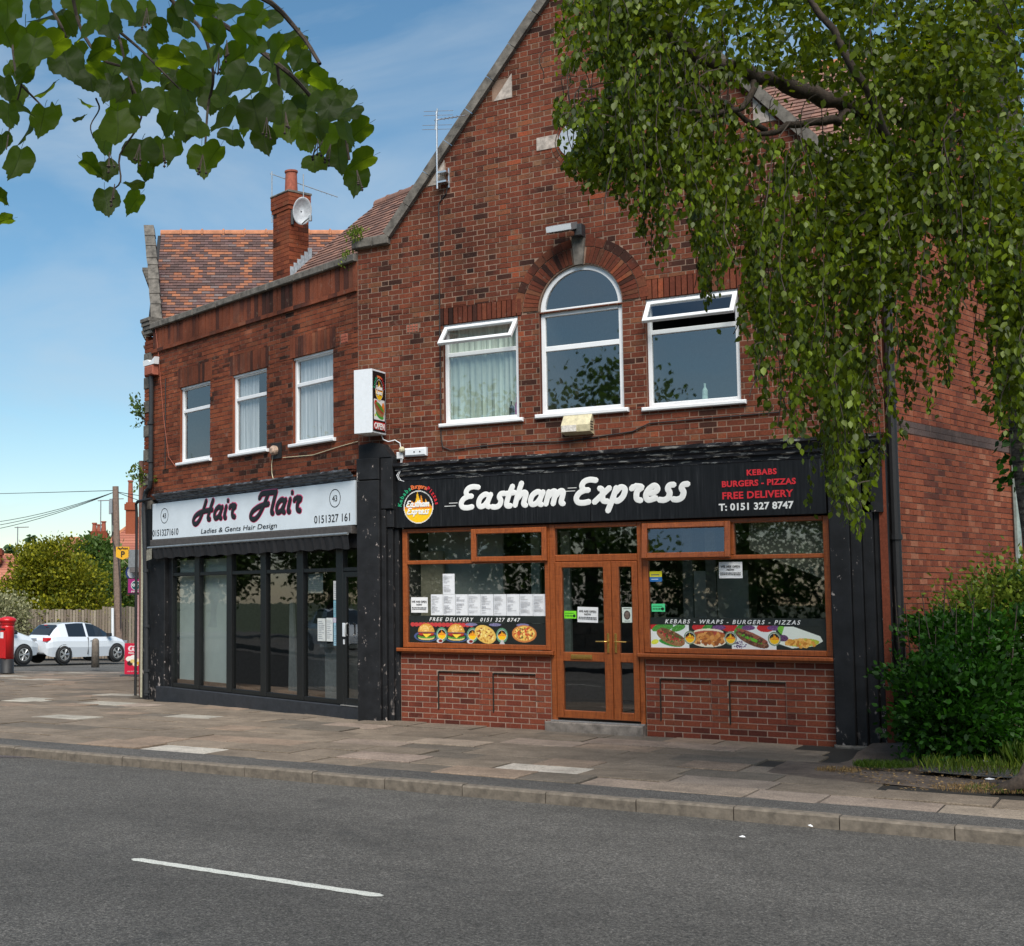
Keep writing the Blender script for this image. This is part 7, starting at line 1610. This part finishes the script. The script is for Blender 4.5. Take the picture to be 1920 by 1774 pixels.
for (x, y, ln, hang, turn) in LL:
    Z = 3.05+random.uniform(-.45, .5); k_ = Z/3.05; size = ln/F*Z*.98
    c = unp(x, y, Z); tl = R(hang+random.uniform(-8, 8)); tn = R(turn*random.choice([-1, 1])+random.uniform(-10, 10)); tip = R(random.uniform(-30, 18)+(22 if turn > 50 else 0))
    B = Matrix(((RT.x, HD.x, 0, 0), (RT.y, HD.y, 0, 0), (RT.z, HD.z, 1, 0), (0, 0, 0, 1)))
    rot = B @ Matrix.Rotation(-tl, 4, 'Y') @ Matrix.Rotation(tn, 4, 'Z') @ Matrix.Rotation(tip, 4, 'X')
    A = Matrix.Translation(c) @ rot @ Matrix.Diagonal((size*random.uniform(.85, 1.02), size, size, 1)) @ Matrix.Translation((0, 0, .52))
    inst('leaf', random.choice(LMS), A, LT)
TWG = [([(-60, -60), (60, -20), (110, 40), (130, 90)], .006), ([(0, 20), (20, 70), (30, 140), (40, 160), (20, 230), (12, 280)], .004), ([(130, -40), (150, 50), (190, 110), (235, 130), (250, 180)], .005), ([(180, -20), (220, 60), (240, 140), (265, 220), (225, 290), (226, 340), (205, 360)], .004), ([(200, 40), (260, 90), (300, 130), (340, 170)], .004), ([(300, -30), (330, 10), (380, 60), (400, 140), (390, 200), (385, 270)], .006), ([(340, 0), (440, 60), (520, 120), (555, 150), (600, 200), (640, 230), (655, 300)], .007), ([(520, 120), (525, 190), (520, 260)], .004), ([(600, 200), (605, 260), (590, 285)], .003), ([(180, 185), (186, 205), (170, 235), (175, 260)], .0025), ([(40, 160), (75, 195), (90, 210)], .003), ([(-80, -90), (100, -60), (300, -40), (480, -10), (560, 60), (600, 120)], .010)]
for P, r in TWG:
    pts = [Vector(q) for q in cr_spline([A3(unp(x, y, 3.1+.05*math.sin(i*2))) for i, (x, y) in enumerate(P)], 4)]; b = MB(); b.tube(pts, [r*(1-.6*i/len(pts)) for i in range(len(pts))], 6, cap=False); b.build('twig', M_BARK, LT)
b = MB(); b.tube([L(-2.3, 1.8, 3.4), L(-1.6, 2.5, 3.6), unp(-120, -140, 3.1), unp(-80, -90, 3.1)], [.09, .04, .02, .012], 8); b.tube([unp(-120, -140, 3.1), unp(120, -150, 3.2), unp(300, -30, 3.1)], [.018, .012, .006], 6); b.build('bough', M_BARK, LT)
# the rest of the lime crown, above the frame, which shades the branch
crp = []; crc = A3(L(-.9, 3.0, 4.6))+A3(sdir)*2.4; m = 2600; dd = rng.normal(size=(m, 3))*np.array([.95, .95, .55])
P = crc+dd; rel_ = P-Cn; zz2 = rel_@A3(AX); yy_ = PY-F*(rel_@A3(UP))/np.maximum(zz2, .05); P = P[(zz2 < .2) | (yy_ < -260)]
leaves('upper_foliage', P, rnd_dirs(len(P))+np.array([0, 0, -1.]), rnd_dirs(len(P)), rng.uniform(.07, .11, len(P)), M_LIME, LT, wide=1.2, kind='stuff')
# seed stalks
b = MB()
for (x, y) in ((205, 315), (215, 375), (275, 45), (262, 300), (380, 320), (595, 290), (668, 345), (500, 250), (535, 240), (350, 165), (410, 130), (425, 105), (620, 300), (305, 300)):
    p = unp(x, y-30, 2.75)
    for _ in range(4): q = unp(x+random.uniform(-12, 12), y+random.uniform(-4, 12), 2.74); b.tube([p, p.lerp(q, .6), q], .0011, 3, cap=False); b.lathe([(0, -.004), (.0035, 0), (0, .004)], 6, Matrix.Translation(q))
b.build('seed_stalks', M_BARK, LT, kind='stuff')

# ============================================================ BACKGROUND, LEFT
def bgtree(name, cs, ncl, per, size, mat, lab, trunk, cat='tree', spread=.3, up=.2, grp=None):
    e = empty(name, tuple(trunk[0]), lab, cat, grp); shrub(cs, ncl, per, size, mat, e, 'crown', up, spread)
    b = MB(); b.tube(trunk, [.22, .12], 8); b.build('trunk', M_BARK, e); return e
bgtree('golden_conifer', [(-9.2, 59.5, 1.5, 1.9, 1.3, 1.4), (-8.85, 59.5, 3.2, .8, .8, 1.15), (-9.95, 59.6, 2.9, .5, .7, 1.0), (-7.75, 59, 2.3, .85, .9, 1.2), (-11.2, 60, 1.3, 1.2, 1.2, 1.1), (-7.3, 58.5, .9, 1.0, .8, 1.1), (-9.0, 58.2, .7, 1.8, .8, 1.0)], 100, 48, .15, M_CONI, 'broad golden yellow conifer rising behind the fence above the white hatchback', [L(-9, 59.8, -.8), L(-9, 59.8, 2)])
bgtree('variegated_shrub', [(-10.7, 56.5, .9, .95, .4, 1.0), (-11.9, 56.5, 1.0, 1.2, .4, 1.1)], 110, 44, .12, M_VARI, 'pale variegated shrub leaning over the fence above the post box', [L(-11.4, 58, -.8), L(-11.4, 58, 1)], 'shrub')
bgtree('garden_tree', [(-7.0, 63, 3.0, .9, 1.0, 1.0), (-6.1, 62, 2.0, .9, 1.0, 1.5), (-5.2, 62, 1.6, .7, 1.0, 1.4), (-7.6, 63.5, 3.9, .6, .7, .6), (-6.4, 62, .8, 1.1, .8, 1.0)], 70, 26, .20, M_TREE, 'loose green garden tree behind the telegraph pole', [L(-6.4, 63, -.8), L(-6.4, 63, 2.5)])
for i, (lat, w_, h, kd) in enumerate([(-40, 5, 5.4, 0), (-36, 5, 5, 0), (-33, 3.5, 7.5, 1), (-31, 3.2, 6.8, 1), (-28.6, 3.6, 8.2, 1), (-26.5, 3.4, 7.2, 1), (-24, 3.3, 8.0, 1), (-21.5, 3.0, 7.0, 1), (-19.6, 2.8, 8.2, 1), (-29.5, 5, 4.6, 0), (-24.5, 5, 4.4, 0), (-20.0, 5, 4.6, 0), (-17.5, 3.5, 6.5, 0)]):
    Z = 165+i*1.5
    ordw = ['first', 'second', 'third', 'fourth', 'fifth', 'sixth', 'seventh', 'eighth']; cnt_ = globals().setdefault('CNT', [0, 0]); lab = ['rounded green tree of the far tree line, %s from the left', 'dark pointed conifer, %s from the left in the far tree line'][kd] % ordw[cnt_[kd]]; cnt_[kd] += 1; e = empty('distant_conifer' if kd else 'distant_tree', tuple(L(lat, Z, -.9)), lab, 'tree', 'conifers of the far tree line' if kd else 'rounded trees of the far tree line')
    if kd:
        P_, D_ = [], []
        for q in range(520):
            t = random.random(); r = (1-t)**.9*w_*.42*random.uniform(.6, 1.05)+.05; a_ = random.uniform(0, 6.28); P_.append((lat+math.cos(a_)*r, Z+math.sin(a_)*r, .5+t*(h+1.2))); D_.append((math.cos(a_), math.sin(a_), -.3))
        P_ = np.array(P_); leaves('crown', Ln(P_[:, 0], P_[:, 1], P_[:, 2]), np.array(D_)+rnd_dirs(520)*.3, rnd_dirs(520), rng.uniform(.5, 1.0, 520), M_FAR, e, kind='stuff')
    else: shrub([(lat, Z, h*.5, w_*.9, 2, h*.55)], 60, 14, .55, M_FAR, e, 'crown', .2, .5)
    b = MB(); b.tube([L(lat, Z, -1), L(lat, Z, h*.7)], [.25, .1], 6); b.build('trunk', M_BARK, e)
def house(name, lat0, lat1, Z, depth, zw, zr, lab, ridge=.5, hip=True, ch=()):
    e = empty(name, tuple(L((lat0+lat1)/2, Z, -1)), lab, 'house'); M = frame(tuple(L(lat0, Z, 0)), RT.x, RT.y); w_ = lat1-lat0
    b = MB(); b.box(0, w_, 0, depth, -1.2, zw, M); b.build('wall', M_BRICKR, e)
    hp = min(depth/2, w_*.35) if hip else 0
    b = MB(); o = .3; V = [(-o, -o, zw-.1), (w_+o, -o, zw-.1), (w_+o, depth+o, zw-.1), (-o, depth+o, zw-.1), (hp, depth/2, zr), (w_-hp, depth/2, zr)]
    n = int((zr-zw)/.16)
    b.add(V, [(0, 1, 5, 4), (1, 2, 5), (2, 3, 4, 5), (3, 0, 4)], M); rf = b.build('roof', M_TILER, e)
    b = MB()
    for k in range(n):
        t0, t1 = k/n, (k+1)/n
        for A_, B_, Cc, Dd in ((V[0], V[1], V[5], V[4]),):
            a0 = [A_[i]+(Dd[i]-A_[i])*t0 for i in range(3)]; a1 = [B_[i]+(Cc[i]-B_[i])*t0 for i in range(3)]; c1 = [B_[i]+(Cc[i]-B_[i])*t1 for i in range(3)]; c0 = [A_[i]+(Dd[i]-A_[i])*t1 for i in range(3)]
            b.cr = random.random(); b.add([(a0[0], a0[1]-.03, a0[2]+.05), (a1[0], a1[1]-.03, a1[2]+.05), (c1[0], c1[1]-.03, c1[2]+.015), (c0[0], c0[1]-.03, c0[2]+.015), (a0[0], a0[1]-.02, a0[2]), (a1[0], a1[1]-.02, a1[2])], [(0, 1, 2, 3), (4, 5, 1, 0)], M)
    b.build('tile_courses', M_TILER, rf, kind='stuff')
    b = MB()
    for P, Q in ((V[4], V[5]), (V[0], V[4]), (V[1], V[5])): b.tube([Vector(P), Vector(Q)], .11, 6, M)
    b.build('ridge_tiles', M_RIDGE, rf, kind='stuff')
    for (u, wd, z0, z1, pots) in ch:
        b = MB(); b.box(u, u+wd, depth*.3, depth*.3+wd*.7, z0, z1, M); b.box(u-.08, u+wd+.08, depth*.3-.08, depth*.3+wd*.7+.08, z1-.45, z1-.1, M); c = b.build('chimney', M_BRICKR, rf)
        for pz_, ph in pots: b = MB(); b.lathe([(.16, z1), (.13, z1+ph), (.17, z1+ph+.02), (.17, z1+ph+.1)], 12, M @ Matrix.Translation((u+pz_, depth*.3+wd*.35, 0))); b.build('chimney_pot', M_TERRA, rf)
    b = MB(); b.box(w_*.3, w_*.3+1.2, -.02, .05, .9, 2.1, M); b.build('window', M_WHITE, e)
    return e
house('red_roofed_house', -10.6, 1.0, 76, 9, 3.2, 6.9, 'brick house with red tiled roof and tall chimney behind the telegraph pole', hip=True, ch=[(2.95, .55, 4.0, 7.4, [(.25, 1.2)])])
house('red_roofed_house', -14.2, -8.2, 84, 8, 2.6, 5.7, 'house with red hipped roof and squat chimney left of the pole', hip=True, ch=[(3.55, 1.0, 4.5, 6.1, [(.2, .45), (.5, .35), (.8, .55)])])
house('red_roofed_house', -22.0, -11.6, 84, 8, 1.8, 4.6, 'low red hipped roof at the left edge above the golden conifer', hip=True, ch=[(4.8, .8, 4.0, 5.0, [])])
house('red_roofed_house', -12.6, -9.4, 100, 6, 3.2, 4.9, 'small piece of red roof showing between the conifer tops', hip=True)
for (lat, z0, z1, lab) in ((-8.65-1.2, 6.0, 8.0, 'thin aerial left of the squat chimney pots'), (-9.1, 6.4, 8.1, 'thin aerial right of the squat chimney pots'), (-15.1, 4.5, 6.3, 'tiny aerial above the low left roof')):
    b = MB(); b.tube([L(lat, 85, z0), L(lat, 85, z1)], .035, 5); b.tube([L(lat-.2, 85, z1-.05), L(lat+.7, 85, z1-.02)], .03, 4); o = b.build('rooftop_aerial', M_GREYM, None); o['label'] = lab; o['category'] = 'aerial'

# ============================================================ ACROSS THE ROAD (seen only mirrored in the panes)
def rowtree(x, y, s, lab, mat, k=1.0):
    e = empty('roadside_tree', (x, y, 0), lab, 'tree', 'trees across the road from the shops'); P_, D_, S_ = [], [], []
    for _ in range(170):
        d = rng.normal(size=3); d /= np.linalg.norm(d); c = np.array([x, y, 5.0*s])+d*np.array([3.6, 3.0, 3.7])*s*rng.uniform(.45, 1); m = 46
        P_.append(c+rng.normal(size=(m, 3))*.42*s); D_.append(d+rnd_dirs(m)); S_.append(rng.uniform(.14, .28, m)*k)
    leaves('crown', np.concatenate(P_), np.concatenate(D_), rnd_dirs(170*46), np.concatenate(S_), mat, e, kind='stuff')
    b = MB(); b.tube([(x, y, 0), (x+.1, y, 2.5*s), (x, y, 5*s)], [.28, .22, .1], 8); b.build('trunk', M_BARK, e)
RW = ['leftmost', 'second', 'third', 'fourth', 'fifth', 'sixth', 'outermost']
for i, (x, y, s_) in enumerate([(-30, -24, 1.2), (-23, -26, 1.05), (-16.5, -25, 1.15), (-11.5, -26, 1.02), (-6.8, -26, 1.08), (-2.2, -26, .86), (3.0, -27, .8)]): rowtree(x, y, s_, 'leafy tree across the road, %s of the row opposite the shops' % RW[i], M_TREE)
for i, (x, y, s_) in enumerate([(-62, -16, 1.3), (-64, -9, 1.15), (-66, -2, 1.35)]): rowtree(x, y, s_, 'leafy tree far down the road to the left, %s of three' % ['nearest the kerb', 'middle one', 'farthest back'][i], M_TREE, 1.6)
e = empty('roadside_hedge', (-18, -23.4, 0), 'long dark hedge across the road behind the photographer', 'hedge'); m = 26000
P = np.stack([rng.uniform(-46, 9, m), -23.6+rng.normal(0, .6, m), np.abs(rng.uniform(0, 1, m))**.7*2.7], 1); P[:, 2] *= 1+.18*np.sin(P[:, 0]*.9)+.12*np.sin(P[:, 0]*2.3); leaves('foliage', P, rnd_dirs(m)+np.array([0, .6, .3]), rnd_dirs(m), rng.uniform(.12, .24, m), M_BUSH, e, kind='stuff')
e = empty('roadside_wall', (-15, -21.4, 0), 'low sandstone wall on the far side of the road behind the photographer', 'wall')
for k in range(3):
    b = MB()
    for j in range(60): b.cr = random.random(); b.box(-45+j*.9+.2*k, -45+j*.9+.88+.2*k, -21.6, -21.2, k*.34, k*.34+.33)
    b.build('stone_course', M_SAND, e, kind='stuff')

# litter
for i, (x, y, sz, lab) in enumerate([(1520, 1550, .022, 'tiny white scrap in the gutter'), (1690, 1543, .03, 'tiny white scrap on the asphalt strip before the big cracked slab'), (1392, 1571, .028, 'flattened white cigarette packet scrap out on the road'), (1650, 1432, .04, 'white scrap at the edge of the green grass patch'), (1752, 1420, .06, 'largest white scrap, at the foot of the shrub'), (1848, 1428, .07, 'flat pale scrap under the tall grass'), (1855, 1462, .05, 'crumpled white tissue in the dry grass by the birch roots'), (325, 1431, .04, 'small orange wrapper in the gutter at the left')]):
    d = AX*F+RT*(x-PX)-UP*(y-PY); zt_ = -.088 if y > 1535 or x < 400 else .045; p = CAM+d*((zt_-CAM.z)/d.z); b = MB(); a = random.uniform(0, 3)
    pts = [(p.x+sz*q*math.cos(a+k*1.26), p.y+sz*.6*q*math.sin(a+k*1.26), zt_+random.uniform(0, .012)) for k, q in enumerate((1, .7, 1, .8, .9))]; b.add([*pts, (p.x, p.y, zt_+.018)], [(k, (k+1) % 5, 5) for k in range(5)])
    o = b.build('litter', M_OTXT if x < 400 else M_PAPER, None); o['label'] = lab; o['category'] = 'litter'
# parked car down the road to the left, out of frame, mirrored in the salon panes
make_car(Vector((-30, -7.2, -.1)), Vector((1, 0, 0)), 'white car parked along the main road well left of the salon', hatch=True)
